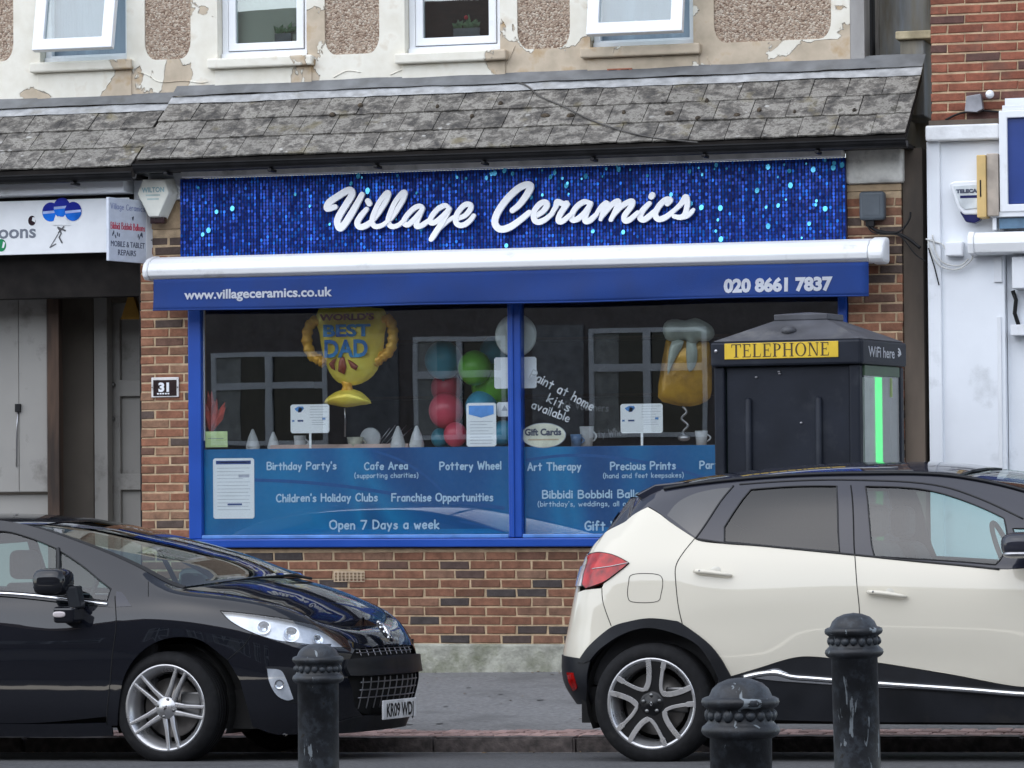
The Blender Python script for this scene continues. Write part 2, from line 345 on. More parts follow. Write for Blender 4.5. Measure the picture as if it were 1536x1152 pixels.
ground_grid('ground', -700, 700, [1.2, 700], lambda x, y: -.2, M['asphalt'])
ks = bpy.data.objects.new('kerb', None); COL.objects.link(ks); ks['kind'] = 'structure'
rnd.seed(3); x = KX0; kbase = []
for i in range(4):
    mb = MB(); w = .9; mb.box((0, 0, -.16), (w-.012, .145, 0)); me = mb.mesh('kerb_stone')
    bm = bmesh.new(); bm.from_mesh(me); bmesh.ops.bevel(bm, geom=[e for e in bm.edges], offset=.012, segments=2, affect='EDGES')
    bmesh.ops.subdivide_edges(bm, edges=[e for e in bm.edges if e.calc_length() > .3], cuts=6)
    for v in bm.verts: v.co += Vector((0, mnoise.noise(v.co*9+Vector((i*7, 0, 0)))*.007, mnoise.noise(v.co*7+Vector((0, i*5, 0)))*.006))
    bm.to_mesh(me); bm.free(); kbase.append(me)
while x < KX1:
    o = link('kerb_stone', kbase[rnd.randrange(4)], ks, None, (x, KY, zkerb(x)+rnd.uniform(-.004, .004))); o.rotation_euler = (rnd.uniform(-.015, .015), -.0125, 0)
    if not o.data.materials: o.data.materials.append(M['kerb'])
    x += .9
# soldier course of brick pavers behind the kerb, laid in fine dark grit
pb = MB().box((0, 0, -.06), (.098, .2, 0)).mesh('paver'); bm = bmesh.new(); bm.from_mesh(pb); bmesh.ops.bevel(bm, geom=[e for e in bm.edges], offset=.006, segments=1, affect='EDGES'); bm.to_mesh(pb); bm.free(); pb.materials.append(M['paver'])
ground_grid('paving_bed', KX0, KX1, [-3.056, -2.6], lambda x, y: zkerb(x)-.012, M['kerb'])
ps = bpy.data.objects.new('paving_strip', None); COL.objects.link(ps); ps['kind'] = 'structure'
pv = 0; x = -1.4; lay = MB()
while x < 4.2:
    for r_ in range(2):
        o = link('paver', pb, ps, None, (x+(.03 if r_ else 0), -3.05+.214*r_, zkerb(x)+.004+.006*r_+rnd.uniform(-.003, .003))); o.rotation_euler = (rnd.uniform(-.02, .02), rnd.uniform(-.02, .02), rnd.uniform(-.02, .02))
    x += .107
rest = MB(); x = -1.507
while x > KX0:
    for r_ in range(2): rest.box((x, -3.05+.214*r_, zkerb(x)-.06), (x+.098, -2.85+.214*r_, zkerb(x)+.004+.006*r_))
    x -= .107
x = 4.3
while x < KX1:
    for r_ in range(2): rest.box((x, -3.05+.214*r_, zkerb(x)-.06), (x+.098, -2.85+.214*r_, zkerb(x)+.004+.006*r_))
    x += .107
tag(rest.build('far_pavers', M['paver'], ps), kind='stuff')
ground_grid('gutter_line', -20, 20, [-3.30, -3.24], lambda x, y: zroad(x, y)+.004, mat('worn road paint', (.3, .3, .29), .8, dirt=.9, dcol=(.07, .07, .07), dscale=5), 8)

# grit, leaf scraps and old chewing gum
dbm = MB(); rr = random.Random(31)
for k in range(420):
    x = rr.uniform(-5, 5.5); t = rr.random(); y = -3.2-rr.expovariate(9) if t < .45 else (-.05-rr.expovariate(7) if t < .75 else rr.uniform(-2.5, -.1)); z = zroad(x, y) if y < -3.2 else zpave(x, y); s = rr.uniform(.006, .022); a = rr.uniform(0, 6.3)
    dbm.add([(x+s*math.cos(a+q*1.57)*(1 if q % 2 else .5), y+s*math.sin(a+q*1.57)*(1 if q % 2 else .5), z+.004+rr.uniform(0, .006)) for q in range(4)], [(0, 1, 2, 3)])
tag(dbm.build('litter', mat('dry leaf scraps', (.13, .09, .05), .9, var=.4, scale=2)), 'dry leaf scraps and grit scattered along the gutter and wall foot', 'litter', kind='stuff')
gm_ = MB()
for k in range(70):
    x, y = rr.uniform(-4.5, 5), rr.uniform(-2.5, -.15); r_ = rr.uniform(.012, .03); gm_.add([(x+r_*math.cos(q*.785), y+r_*math.sin(q*.785)*rr.uniform(.8, 1), zpave(x, y)+.004) for q in range(8)], [tuple(range(8))])
tag(gm_.build('gum_spots', mat('trodden gum', (.09, .09, .09), .8)), 'dark trodden gum spots on the pavement', 'gum', kind='stuff')

# ---------------------------------------------------------------- bricks
def brick_meshes(w, h, m, d=.06, n=5, seed=0):
    out = []
    for i in range(n):
        me = MB().box((-w/2, 0, -h/2), (w/2, d, h/2)).mesh('brick'); bm = bmesh.new(); bm.from_mesh(me)
        fe = [e for e in bm.edges if all(v.co.y < .001 for v in e.verts)]
        bmesh.ops.bevel(bm, geom=fe, offset=.0045, segments=1, affect='EDGES')
        for v in bm.verts: v.co += Vector((mnoise.noise(v.co*20+Vector((i*3+seed, 0, 0)))*.006, mnoise.noise(v.co*15+Vector((0, i*3+seed, 0)))*.003, mnoise.noise(v.co*20+Vector((0, 0, i*3+seed)))*.004))
        bm.to_mesh(me); bm.free(); me.materials.append(m); out.append(me)
    return out
def lay(parent, x0, x1, z0, z1, y, m, pitch=.0655, bw=.212, j=.012, start=0, half_every=None, depth=.06, skip=None, seed=1, stuff=None, proud=.006):
    """courses of running bond between x0 and x1; cut bricks close the ends"""
    rr = random.Random(seed); full = {}; row = 0; z = z0; h = pitch-j
    while z+h <= z1+.002:
        x = x0-(bw+j)*(.5 if (row+start) % 2 else 0)
        while x < x1-.02:
            a, b = max(x, x0), min(x+bw, x1)
            if b-a > .03 and not (skip and skip((a+b)/2, z+h/2)):
                w = round(b-a, 2)
                if w not in full: full[w] = brick_meshes(w, h, m, depth, 4, seed)
                px, py, pz = (a+b)/2+rr.uniform(-.002, .002), y-proud+rr.uniform(-.002, .002), z+h/2+rr.uniform(-.0015, .0015)
                me = full[w][rr.randrange(4)]
                if stuff is not None and stuff[1](px, pz):
                    stuff[0].add([(v.co.x+px, v.co.y+py, v.co.z+pz) for v in me.vertices], [tuple(p.vertices) for p in me.polygons])
                else: link('brick', me, parent, None, (px, py, pz))
            x += bw+j
        z += pitch; row += 1

# ================================================================ CERAMICS SHOP BUILDING
M['cream'] = None
def render_mat():
    m, nt, b = new_mat('peeling cream render'); N = nt.nodes.new; L = nt.links.new
    tc = N('ShaderNodeTexCoord'); n = N('ShaderNodeTexNoise'); n.inputs['Scale'].default_value = 1.7; n.inputs['Detail'].default_value = 7; n.inputs['Roughness'].default_value = .55; n.inputs['Distortion'].default_value = .6
    L(tc.outputs['Object'], n.inputs['Vector']); sx = N('ShaderNodeSeparateXYZ'); L(tc.outputs['Object'], sx.inputs[0])
    mrx = N('ShaderNodeMapRange'); mrx.inputs[1].default_value = -1.6; mrx.inputs[2].default_value = 1.4; mrx.inputs[3].default_value = -.07; mrx.inputs[4].default_value = .08; L(sx.outputs[0], mrx.inputs[0])
    mrz = N('ShaderNodeMapRange'); mrz.inputs[1].default_value = 4.4; mrz.inputs[2].default_value = 5.0; mrz.inputs[3].default_value = .06; mrz.inputs[4].default_value = -.04; L(sx.outputs[2], mrz.inputs[0])
    a1 = N('ShaderNodeMath'); L(n.outputs['Fac'], a1.inputs[0]); L(mrx.outputs[0], a1.inputs[1]); a2 = N('ShaderNodeMath'); L(a1.outputs[0], a2.inputs[0]); L(mrz.outputs[0], a2.inputs[1])
    th = N('ShaderNodeMapRange'); th.inputs[1].default_value = .525; th.inputs[2].default_value = .532; L(a2.outputs[0], th.inputs[0])
    n2 = N('ShaderNodeTexNoise'); n2.inputs['Scale'].default_value = 7; n2.inputs['Detail'].default_value = 6; L(tc.outputs['Object'], n2.inputs['Vector'])
    r1 = ramp(nt, [(.3, (.70, .66, .56)), (.6, (.78, .75, .66)), (.8, (.62, .54, .42))]); L(n2.outputs['Fac'], r1.inputs[0])
    r2 = ramp(nt, [(.3, (.42, .35, .26)), (.55, (.54, .45, .34)), (.75, (.42, .28, .14))]); L(n2.outputs['Fac'], r2.inputs[0])
    mx = N('ShaderNodeMix'); mx.data_type = 'RGBA'; L(th.outputs[0], mx.inputs[0]); L(r1.outputs[0], mx.inputs[6]); L(r2.outputs[0], mx.inputs[7]); L(mx.outputs[2], b.inputs['Base Color'])
    b.inputs['Roughness'].default_value = .8; iv = N('ShaderNodeMath'); iv.operation = 'MULTIPLY_ADD'; iv.inputs[1].default_value = -1; iv.inputs[2].default_value = 1; L(th.outputs[0], iv.inputs[0])
    bp = N('ShaderNodeBump'); bp.inputs['Strength'].default_value = 1; bp.inputs['Distance'].default_value = .012; L(iv.outputs[0], bp.inputs['Height']); 
    bp2 = N('ShaderNodeBump'); bp2.inputs['Strength'].default_value = .25; bp2.inputs['Distance'].default_value = .02; L(n2.outputs['Fac'], bp2.inputs['Height']); L(bp.outputs[0], bp2.inputs['Normal']); L(bp2.outputs[0], b.inputs['Normal'])
    return m
M['cream'] = render_mat()
def pebble_mat():
    m, nt, b = new_mat('pebbledash'); N = nt.nodes.new; L = nt.links.new; tc = N('ShaderNodeTexCoord')
    v = N('ShaderNodeTexVoronoi'); v.inputs['Scale'].default_value = 75; L(tc.outputs['Object'], v.inputs['Vector'])
    r = ramp(nt, [(0, (.2, .13, .09)), (.3, (.36, .27, .2)), (.6, (.42, .32, .24)), (.85, (.55, .47, .38)), (1, (.22, .16, .12))])
    s = N('ShaderNodeSeparateColor'); L(v.outputs['Color'], s.inputs[0]); L(s.outputs[0], r.inputs[0]); L(r.outputs[0], b.inputs['Base Color']); b.inputs['Roughness'].default_value = .85
    bp = N('ShaderNodeBump'); bp.invert = True; bp.inputs['Strength'].default_value = 1; bp.inputs['Distance'].default_value = .01; L(v.outputs['Distance'], bp.inputs['Height']); L(bp.outputs[0], b.inputs['Normal']); return m
M['pebble'] = pebble_mat()
def slate_mat():
    m, nt, b = new_mat('lichen covered slate'); N = nt.nodes.new; L = nt.links.new; g = N('ShaderNodeNewGeometry'); oi = N('ShaderNodeObjectInfo')
    n = N('ShaderNodeTexNoise'); n.inputs['Scale'].default_value = 8; n.inputs['Detail'].default_value = 9; n.inputs['Roughness'].default_value = .8; n.inputs['Distortion'].default_value = .25; L(g.outputs['Position'], n.inputs['Vector'])
    r = ramp(nt, [(.33, (.02, .018, .018)), (.42, (.06, .054, .047)), (.5, (.13, .115, .095)), (.56, (.27, .25, .215)), (.61, (.11, .1, .075)), (.68, (.05, .045, .035))]); L(n.outputs['Fac'], r.inputs[0])
    v = N('ShaderNodeTexVoronoi'); v.inputs['Scale'].default_value = 9; v.inputs['Randomness'].default_value = 1; L(g.outputs['Position'], v.inputs['Vector'])
    n2 = N('ShaderNodeTexNoise'); n2.inputs['Scale'].default_value = 40; n2.inputs['Detail'].default_value = 3; L(g.outputs['Position'], n2.inputs['Vector'])
    ad = N('ShaderNodeMath'); ad.operation = 'MULTIPLY_ADD'; ad.inputs[1].default_value = .35; L(n2.outputs['Fac'], ad.inputs[0]); L(v.outputs['Distance'], ad.inputs[2])
    mr = N('ShaderNodeMapRange'); mr.inputs[1].default_value = .35; mr.inputs[2].default_value = .27; L(ad.outputs[0], mr.inputs[0])
    n5 = N('ShaderNodeTexNoise'); n5.inputs['Scale'].default_value = 2.3; n5.inputs['Detail'].default_value = 2; L(g.outputs['Position'], n5.inputs['Vector'])
    m5 = N('ShaderNodeMapRange'); m5.inputs[1].default_value = .47; m5.inputs[2].default_value = .58; L(n5.outputs['Fac'], m5.inputs[0]); mm = N('ShaderNodeMath'); mm.operation = 'MULTIPLY'; L(mr.outputs[0], mm.inputs[0]); L(m5.outputs[0], mm.inputs[1])
    mx = N('ShaderNodeMix'); mx.data_type = 'RGBA'; mx.inputs[7].default_value = (.36, .35, .32, 1); L(mm.outputs[0], mx.inputs[0]); L(r.outputs[0], mx.inputs[6])
    n4 = N('ShaderNodeTexNoise'); n4.inputs['Scale'].default_value = 5; n4.inputs['Detail'].default_value = 7; L(g.outputs['Position'], n4.inputs['Vector'])
    m4 = N('ShaderNodeMapRange'); m4.inputs[1].default_value = .62; m4.inputs[2].default_value = .72; m4.inputs[4].default_value = .7; L(n4.outputs['Fac'], m4.inputs[0])
    x4 = N('ShaderNodeMix'); x4.data_type = 'RGBA'; x4.inputs[7].default_value = (.15, .12, .045, 1); L(m4.outputs[0], x4.inputs[0]); L(mx.outputs[2], x4.inputs[6])
    h = N('ShaderNodeHueSaturation'); h.inputs['Saturation'].default_value = .75; r3 = N('ShaderNodeMapRange'); r3.inputs[3].default_value = .88; r3.inputs[4].default_value = 1.12; L(oi.outputs['Random'], r3.inputs[0]); L(r3.outputs[0], h.inputs['Value']); L(x4.outputs[2], h.inputs['Color'])
    L(h.outputs[0], b.inputs['Base Color']); b.inputs['Roughness'].default_value = .75
    bp = N('ShaderNodeBump'); bp.inputs['Strength'].default_value = .5; bp.inputs['Distance'].default_value = .012; L(n2.outputs['Fac'], bp.inputs['Height']); L(bp.outputs[0], b.inputs['Normal']); return m
M['slate'] = slate_mat()
M['lead'] = mat('lead flashing', (.15, .155, .16), .6, var=.12, scale=7, dirt=.4, dcol=(.1, .1, .09), dscale=4, bump=.2, bscale=12)
M['lead_light'] = mat('pale lead strip', (.36, .365, .37), .55, var=.12, scale=14, dirt=.35, dcol=(.25, .24, .21), dscale=5, bump=.3, bscale=20, stretch=(1, 1, 1))
M['stucco'] = mat('tan render', (.4, .29, .18), .9, var=.12, scale=8, bump=.4, bscale=60)
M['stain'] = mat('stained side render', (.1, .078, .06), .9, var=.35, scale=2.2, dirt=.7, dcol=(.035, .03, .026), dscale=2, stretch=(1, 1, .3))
M['streak'] = mat('streaked grey render', (.2, .185, .15), .85, var=.3, scale=3, dirt=.8, dcol=(.27, .3, .33), dscale=2.2, stretch=(2.5, 1, .35))
M['blue'] = mat('royal blue paint', (.005, .062, .36), .38, var=.05, scale=3, dirt=.1, dcol=(.01, .04, .24), dscale=4)
M['terracotta'] = mat('terracotta', (.35, .12, .07), .8); M['tanair'] = mat('tan air brick', (.42, .32, .22), .9, dirt=.3, dcol=(.2,.14,.1))
M['hole'] = mat('void', (.006, .005, .005), .9)

shop = thing('shop_building', 'terraced brick shop with blue framed window under a mossy slate pent roof', 'shop')
UY = .5                      # plane of the upper wall
XL, XR = -2.79, 2.324
WZ1 = 7.2
# upper wall with window and panel openings
def rect(x0, z0, x1, z1): return [(x0, z0), (x1, z0), (x1, z1), (x0, z1)]
def scallop(x0, x1, zb, zt, rx, rz, left=True, right=True):
    """pebbledash panel outline with rounded-in lower corners"""
    P = []
    if left: P += [(x0, zt), (x0, zb+rz)]+[(x0+rx*(1-math.cos(t*math.pi/10)), zb+rz*(1-math.sin(t*math.pi/10))*1.0) for t in range(1, 5)]+[(x0+rx, zb)]
    else: P += [(x0, zt), (x0, zb)]
    if right: P += [(x1-rx, zb)]+[(x1-rx*(1-math.cos(t*math.pi/10)), zb+rz*(1-math.sin(t*math.pi/10))) for t in range(4, 0, -1)]+[(x1, zb+rz), (x1, zt)]
    else: P += [(x1, zb), (x1, zt)]
    return P
WIN = [(-3.763, -3.074, 4.669), (-2.363, -1.672, 4.643), (-0.926, -0.211, 4.623), (0.454, 1.206, 4.610)]
PAN = [(-4.408, -3.977, 4.695, 1, 1), (-2.932, -2.571, 4.657, 1, 1), (-1.534, -1.118, 4.639, 1, 1), (-0.083, 0.307, 4.620, 1, 1), (1.355, 2.192, 4.608, 1, 1)]
holesW = [rect(a, z, b, WZ1-.3) for a, b, z in WIN]
def pan_poly(p): return scallop(p[0], p[1], p[2], WZ1-.3, .085, .13)
XWL = -4.788
sp = -2.79
up_l = MB().plate(rect(XWL, 4.0, XR, WZ1), holesW+[pan_poly(p) for p in PAN], UY, UY+.025).build('upper_wall', M['cream'], shop)
box('wall_core', (XWL, UY+.19, 3.9), (XR, UY+.4, WZ1), M['dark'], shop)
for p in PAN: MB().prism([(x, z) for x, z in pan_poly(p)], UY+.013, UY+.2).build('pebbledash_panel', M['pebble'], shop)
# solid wall between panels and openings behind the thin face
xs_ = [XWL]+[v for a, b, z in WIN for v in (a, b)]+[XR]
for i in range(0, len(xs_), 2): box('wall_block', (xs_[i]+(.001 if i else 0), UY+.0255, 4.0), (xs_[i+1]-.001, UY+.2, WZ1), M['cream'], shop)
for a, b, z in WIN: box('wall_block', (a, UY+.0255, 4.0), (b, UY+.2, z-.001), M['cream'], shop)
for (a, b, z), d in zip(WIN, (.05, .09, .09, .09)):
    MB().box((a-.06, UY-.07, z-.075), (b+.06, UY+.1, z-.002)).build('window_sill', M['cream'], shop, .012)
# raised apron under each sill
for (a, b, z) in WIN: MB().box((a-.02, UY-.012, 4.36), (b+.04, UY+.004, z-.077)).build('apron', M['cream'], shop, .006)
# paint tear lines: the thick edge of a loose skin of render
pl = MB()
for P, w in (([(-2.982, 4.572), (-2.903, 4.544), (-2.809, 4.492), (-2.626, 4.494), (-2.496, 4.475), (-2.434, 4.482)], .004), ([(-1.467, 4.475), (-1.365, 4.519), (-1.263, 4.505)], .004), ([(-1.036, 4.477), (-0.910, 4.516), (-0.709, 4.513), (-0.459, 4.479), (-0.235, 4.446), (-0.150, 4.548), (-0.100, 4.651)], .004), ([(1.303, 4.514), (1.374, 4.394), (1.541, 4.373)], .004)):
    pl.tube([(a, UY-.003, c) for a, c in spl(P, 4)], w, 5)
tag(pl.build('loose_render_edge', M['cream'], shop), kind='stuff')
# stone blocks line + vent under the fourth window
vb = MB().box(((0.583), UY-.02, 4.408), (0.764, UY-.008, 4.455)); o = vb.build('air_brick', M['terracotta'], shop)
for k in range(2):
    a = 0.593+.088*k; MB().box((a, UY-.0215, 4.413), (a+.06, UY-.019, 4.446)).build('vent_hole', M['hole'], o)

glassU = glass_mat('window glass', (.8, .86, .86), .12)
M['room'] = mat('pale room wall', (.42, .4, .33), .9, var=.1, scale=1)
def sash_frame(a, b, z0, z1, y0, y1, w): return MB().plate(rect(a, z0, b, z1), [rect(a+w, z0+w, b-w, z1-w)], y0, y1)
def window_unit(i, a, b, z, opened):
    z1 = z+1.25; zz = WZ1-.3; y = UY+.1
    fr = MB().plate(rect(a+.002, z, b-.002, zz), [rect(a+.05, z+.06, b-.05, z1), rect(a+.05, z1+.05, b-.05, zz-.05)], y, y+.06).build('window_frame', M['upvc'], shop, .004)
    MB().box((a+.004, y-.03, z-.001), (b-.004, y-.001, z+.045)).build('frame_sill', M['upvc'], fr, .004)
    if opened:
        sh = bpy.data.objects.new('sash', None); COL.objects.link(sh); sh.parent = shop; sh.location = (0, y-.01, z1+.01); sh.rotation_euler = (-rad(12.5), 0, 0)
        H = z1-z-.02
        MB().plate(rect(a+.03, -H, b-.03, 0), [rect(a+.115, -H+.085, b-.115, -.085)], -.05, .01).build('sash_frame', M['upvc'], sh, .006)
        MB().box((a+.11, -.02, -H+.08), (b-.11, -.012, -.08)).build('pane', glassU, sh)
        MB().box(((a+b)/2-.008, -.012, -H+.05), ((a+b)/2+.008, .0, -H+.1)).build('handle', M['upvc'], sh)
    else:
        f2 = sash_frame(a+.055, b-.055, z+.065, z1-.005, y-.012, y+.05, .055).build('sash', M['upvc'], shop, .005)
        MB().box((a+.105, y+.01, z+.115), (b-.105, y+.018, z1-.055)).build('pane', glassU, f2)
    MB().box((a+.045, y+.03, z1+.045), (b-.045, y+.036, zz-.045)).build('pane', glassU, shop)
for i, (a, b, z) in enumerate(WIN): window_unit(i, a, b, z, i in (0, 3))
# pale curtained rooms behind the upper windows (blue-grey blinds upstairs)
M['curtain'] = mat('grey blue curtain', (.27, .33, .4), .8, var=.08, scale=3, bump=.5, bscale=9, stretch=(4, 1, .3))
for i, (a, b, z) in enumerate(WIN):
    mm = (M['curtain'], M['room'], M['dark'], M['curtain'])[i]
    MB().box((a, UY+.185, z), (b, UY+.188, WZ1-.3)).build('room_backing' if i in (1, 2) else 'window_blind', mm, shop)
# planted trough and picture behind pane two and three
M['leaf'] = mat('leaf', (.05, .1, .035), .5, var=.3, scale=20); M['slatebox'] = mat('grey planter', (.1, .1, .105), .7)
def pot_plant(x, z, w, label, flower=False, seed=1):
    t = thing('pot_plant', label, 'plant', (x, UY+.168, z)); rr = random.Random(seed)
    MB().box((-w/2, -.008, 0), (w/2, .01, .075)).build('planter', M['slatebox'], t, .003)
    for k in range(16 if flower else 10):
        a = rr.uniform(-1.2, 1.2); L_ = rr.uniform(.05, .12); cx = rr.uniform(-w*.4, w*.4); ex, ez = cx+math.sin(a)*L_, .075+math.cos(a)*L_*.9; nx, nz = math.cos(a)*.018, -math.sin(a)*.018
        mb = MB(); mx_, mz_ = (cx+ex)/2, (.075+ez)/2; mb.add([(cx, 0, .07), (mx_-nx, -.004, mz_-nz), (ex, .002, ez), (mx_+nx, -.004, mz_+nz), (mx_, -.008, mz_)], [(0, 1, 4), (1, 2, 4), (2, 3, 4), (3, 0, 4)]); mb.build('leaf', M['leaf'], t)
    if flower: MB().ball((0, -.01, .15), .016, seg=8, rings=6).build('flower', mat('red petal', (.5, .02, .03), .5), t)
pot_plant(-1.912, WIN[1][2]+.115, .13, 'green leaved plant in grey planter behind the second upstairs window', seed=4)
pot_plant(-0.510, WIN[2][2]+.115, .2, 'flowering plant with red bloom behind the third upstairs window', True, 9)

# right-hand return, downpipe recess and back wall
box('side_return', (XR+.001, UY+.002, 3.6), (XR+.10, 1.2, WZ1), mat('grimy return render', (.32, .31, .3), .85, var=.2, scale=3, dirt=.5, dcol=(.13, .12, .11), dscale=3, stretch=(1, 1, .4)), shop)
box('rear_wall', (XR+.101, 1.1, -.1), (3.25, 1.3, WZ1), M['streak'], shop)
bl = MB().box((2.665, .55, 4.05), (2.833, 1.09, 4.580)).build('parapet_block', M['streak'], shop, .01)
MB().box((2.642, .5, 4.582), (2.893, 1.095, 4.638)).build('coping_stone', mat('pale coping', (.42, .36, .24), .85, var=.15, dirt=.4, dcol=(.2, .17, .1)), shop, .008)
# side wall of the shop along the gap, pier core, lintels
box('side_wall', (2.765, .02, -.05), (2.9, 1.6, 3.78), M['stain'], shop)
PL0, PL1, PR0, PR1 = -2.775, -2.408, 2.385, 2.76
lay(shop, PL0, PL1, 1.16, 3.37, 0, M['brick'], start=0, seed=11)
lay(shop, PR0, PR1, 1.95, 3.49, 0, M['brick'], start=1, seed=12)
lower = MB()
def cb(a, b): lower.box(a, b)
box('pier_core', (PL0+.003, .0, .1), (PL1-.003, .35, 3.37), M['mortar'], shop)
box('pier_core', (PR0+.003, .0, .1), (PR1-.003, .35, 3.49), M['mortar'], shop)
box('lintel_block', (PL0, -.01, 3.372), (PL1, .3, 3.579), M['stucco'], shop, .006)
box('capital_block', (PL0-.03, -.05, 3.579+.001), (PL1+.01, .3, 3.8), M['white'], shop, .008)
box('lintel_block', (PR0, -.01, 3.492), (PR1, .3, 3.542), M['stucco'], shop, .006)
box('capital_block', (PR0, -.05, 3.542+.001), (PR1+.02, .3, 3.8), mat('flaking white stone', (.62, .6, .55), .85, var=.15, bump=1, bscale=12, dirt=.4, dcol=(.3, .28, .24), dscale=7), shop, .02)
box('reveal', (PL0-.012, .005, .1), (PL0+.001, .9, 3.8), M['hole'], shop)
# stallriser: courses under the window
sr = MB(); st = (sr, lambda x, z: x > .62 or x < -2.3)
lay(shop, PL0, PR1, .414, 1.07, 0, M['brick_low'], pitch=.0645, start=0, seed=5, stuff=st, skip=lambda x, z: -1.33 < x < -1.02 and .83 < z < .93)
tag(sr.build('bricks_beyond', M['brick_low'], shop), kind='stuff')
box('stallriser_core', (PL0+.003, .001, .1), (PR1-.003, .3, 1.075), M['mortar'], shop)
lay2 = MB(); st2 = (lay2, lambda x, z: True)
lay(shop, PL0, PL1, 1.09, 1.15, 0, M['brick'], seed=8)
lay(shop, PR0, PR1, 1.09, 1.95, 0, M['brick'], seed=9, start=0, stuff=st2)
tag(lay2.build('bricks_beyond', M['brick'], shop), kind='stuff')
MB().box((PL0-.02, -.045, .02), (PR1+.02, .2, .408)).build('plinth', M['plinth'], shop, .015)
# terracotta air brick low in the wall
ab = MB().plate(rect(-1.32, .84, -1.09, .915), [rect(-1.31+.0285*i, .848+.021*j, -1.31+.0285*i+.017, .848+.021*j+.014) for i in range(8) for j in range(3)], -.012, .01).build('air_brick', M['tanair'], shop)
box('void', (-1.319, .004, .841), (-1.091, .012, .914), M['hole'], ab)

# window frame: outer box, mullion, transom sill
FY0, FY1 = -.03, .06
WL, WR, WB, WT = -2.404, 2.38, 1.085, 3.13
fr = thing('shop_window', 'royal blue framed shopfront window of two large panes', 'window', (0, 0, 0))
ML, MR = -0.021, 0.075
MB().box((WL, FY0, WB+.062), (WL+.098, FY1, WT)).build('window_post', M['blue'], fr, .006)
MB().box((WR-.062, FY0, WB+.062), (WR, FY1, WT)).build('window_post', M['blue'], fr, .006)
MB().box((ML, FY0-.01, WB+.064), (MR, FY1, WT)).build('mullion', M['blue'], fr, .008)
MB().box((ML+.022, FY0-.022, WB+.066), (ML+.045, FY0-.0105, WT)).build('mullion_bead', M['blue'], fr, .004)
MB().box((WL, FY0-.03, WB), (WR, FY1, WB+.06)).build('window_sill', M['blue'], fr, .008)
MB().box((WL+.1, FY0-.005, WB+.0625), (ML-.002, FY1, WB+.088)).build('bottom_bead', mat('sky blue bead', (.1, .25, .6), .35), fr, .005)
MB().box((MR+.002, FY0-.005, WB+.0625), (WR-.064, FY1, WB+.088)).build('bottom_bead', mat('sky blue bead', (.1, .25, .6), .35), fr, .005)
glassS = glass_mat('shop glass', (.95, .97, .97), .105, power=.8)
MB().box((WL+.099, .012, WB+.088), (ML-.001, .018, WT)).build('pane', glassS, fr)
MB().box((MR+.001, .012, WB+.088), (WR-.063, .018, WT)).build('pane', glassS, fr)
# brushed steel edge strip on the inner side of the left post
MB().box((WL+.1, .02, 1.85), (WL+.108, .03, WT)).build('edge_strip', M['upvc'], fr)
box('header', (PL1, -.005, WT+.001), (PR0, .1, 3.72), M['dark'], shop)

# ---- roof
EY, EZ = -.3, 3.845; TYr = .5; SL = .72
def roofz(y): return EZ+(y-EY)*SL
SN = Vector((0, -SL, 1)).normalized(); SD = Vector((0, 1, SL)).normalized()   # normal, up-slope
def slate_mesh(w, h, seed):
    mb = MB(); rr = random.Random(seed); n = 4; vs = []
    bot = [rr.uniform(-.004, .004) for _ in range(n+1)]
    for lift in (0, -.011):
        for i in range(n+1):
            for t in (0, 1):
                p = SD*(h*t+(bot[i] if t == 0 else 0))+SN*(lift+.012*(1-t)+rr.uniform(-.0012, .0012)); vs.append((-w/2+w*i/n, p.y, p.z))
    k = 2*(n+1); fs = []
    for i in range(n): a = 2*i; fs += [(a, a+2, a+3, a+1), (a+k, a+k+1, a+k+3, a+k+2), (a, a+k, a+k+2, a+2)]
    fs += [(0, 1, 1+k, k), (2*n, 2*n+k, 2*n+1+k, 2*n+1)]
    mb.add(vs, fs); me = mb.mesh('slate'); me.materials.append(M['slate']); return me
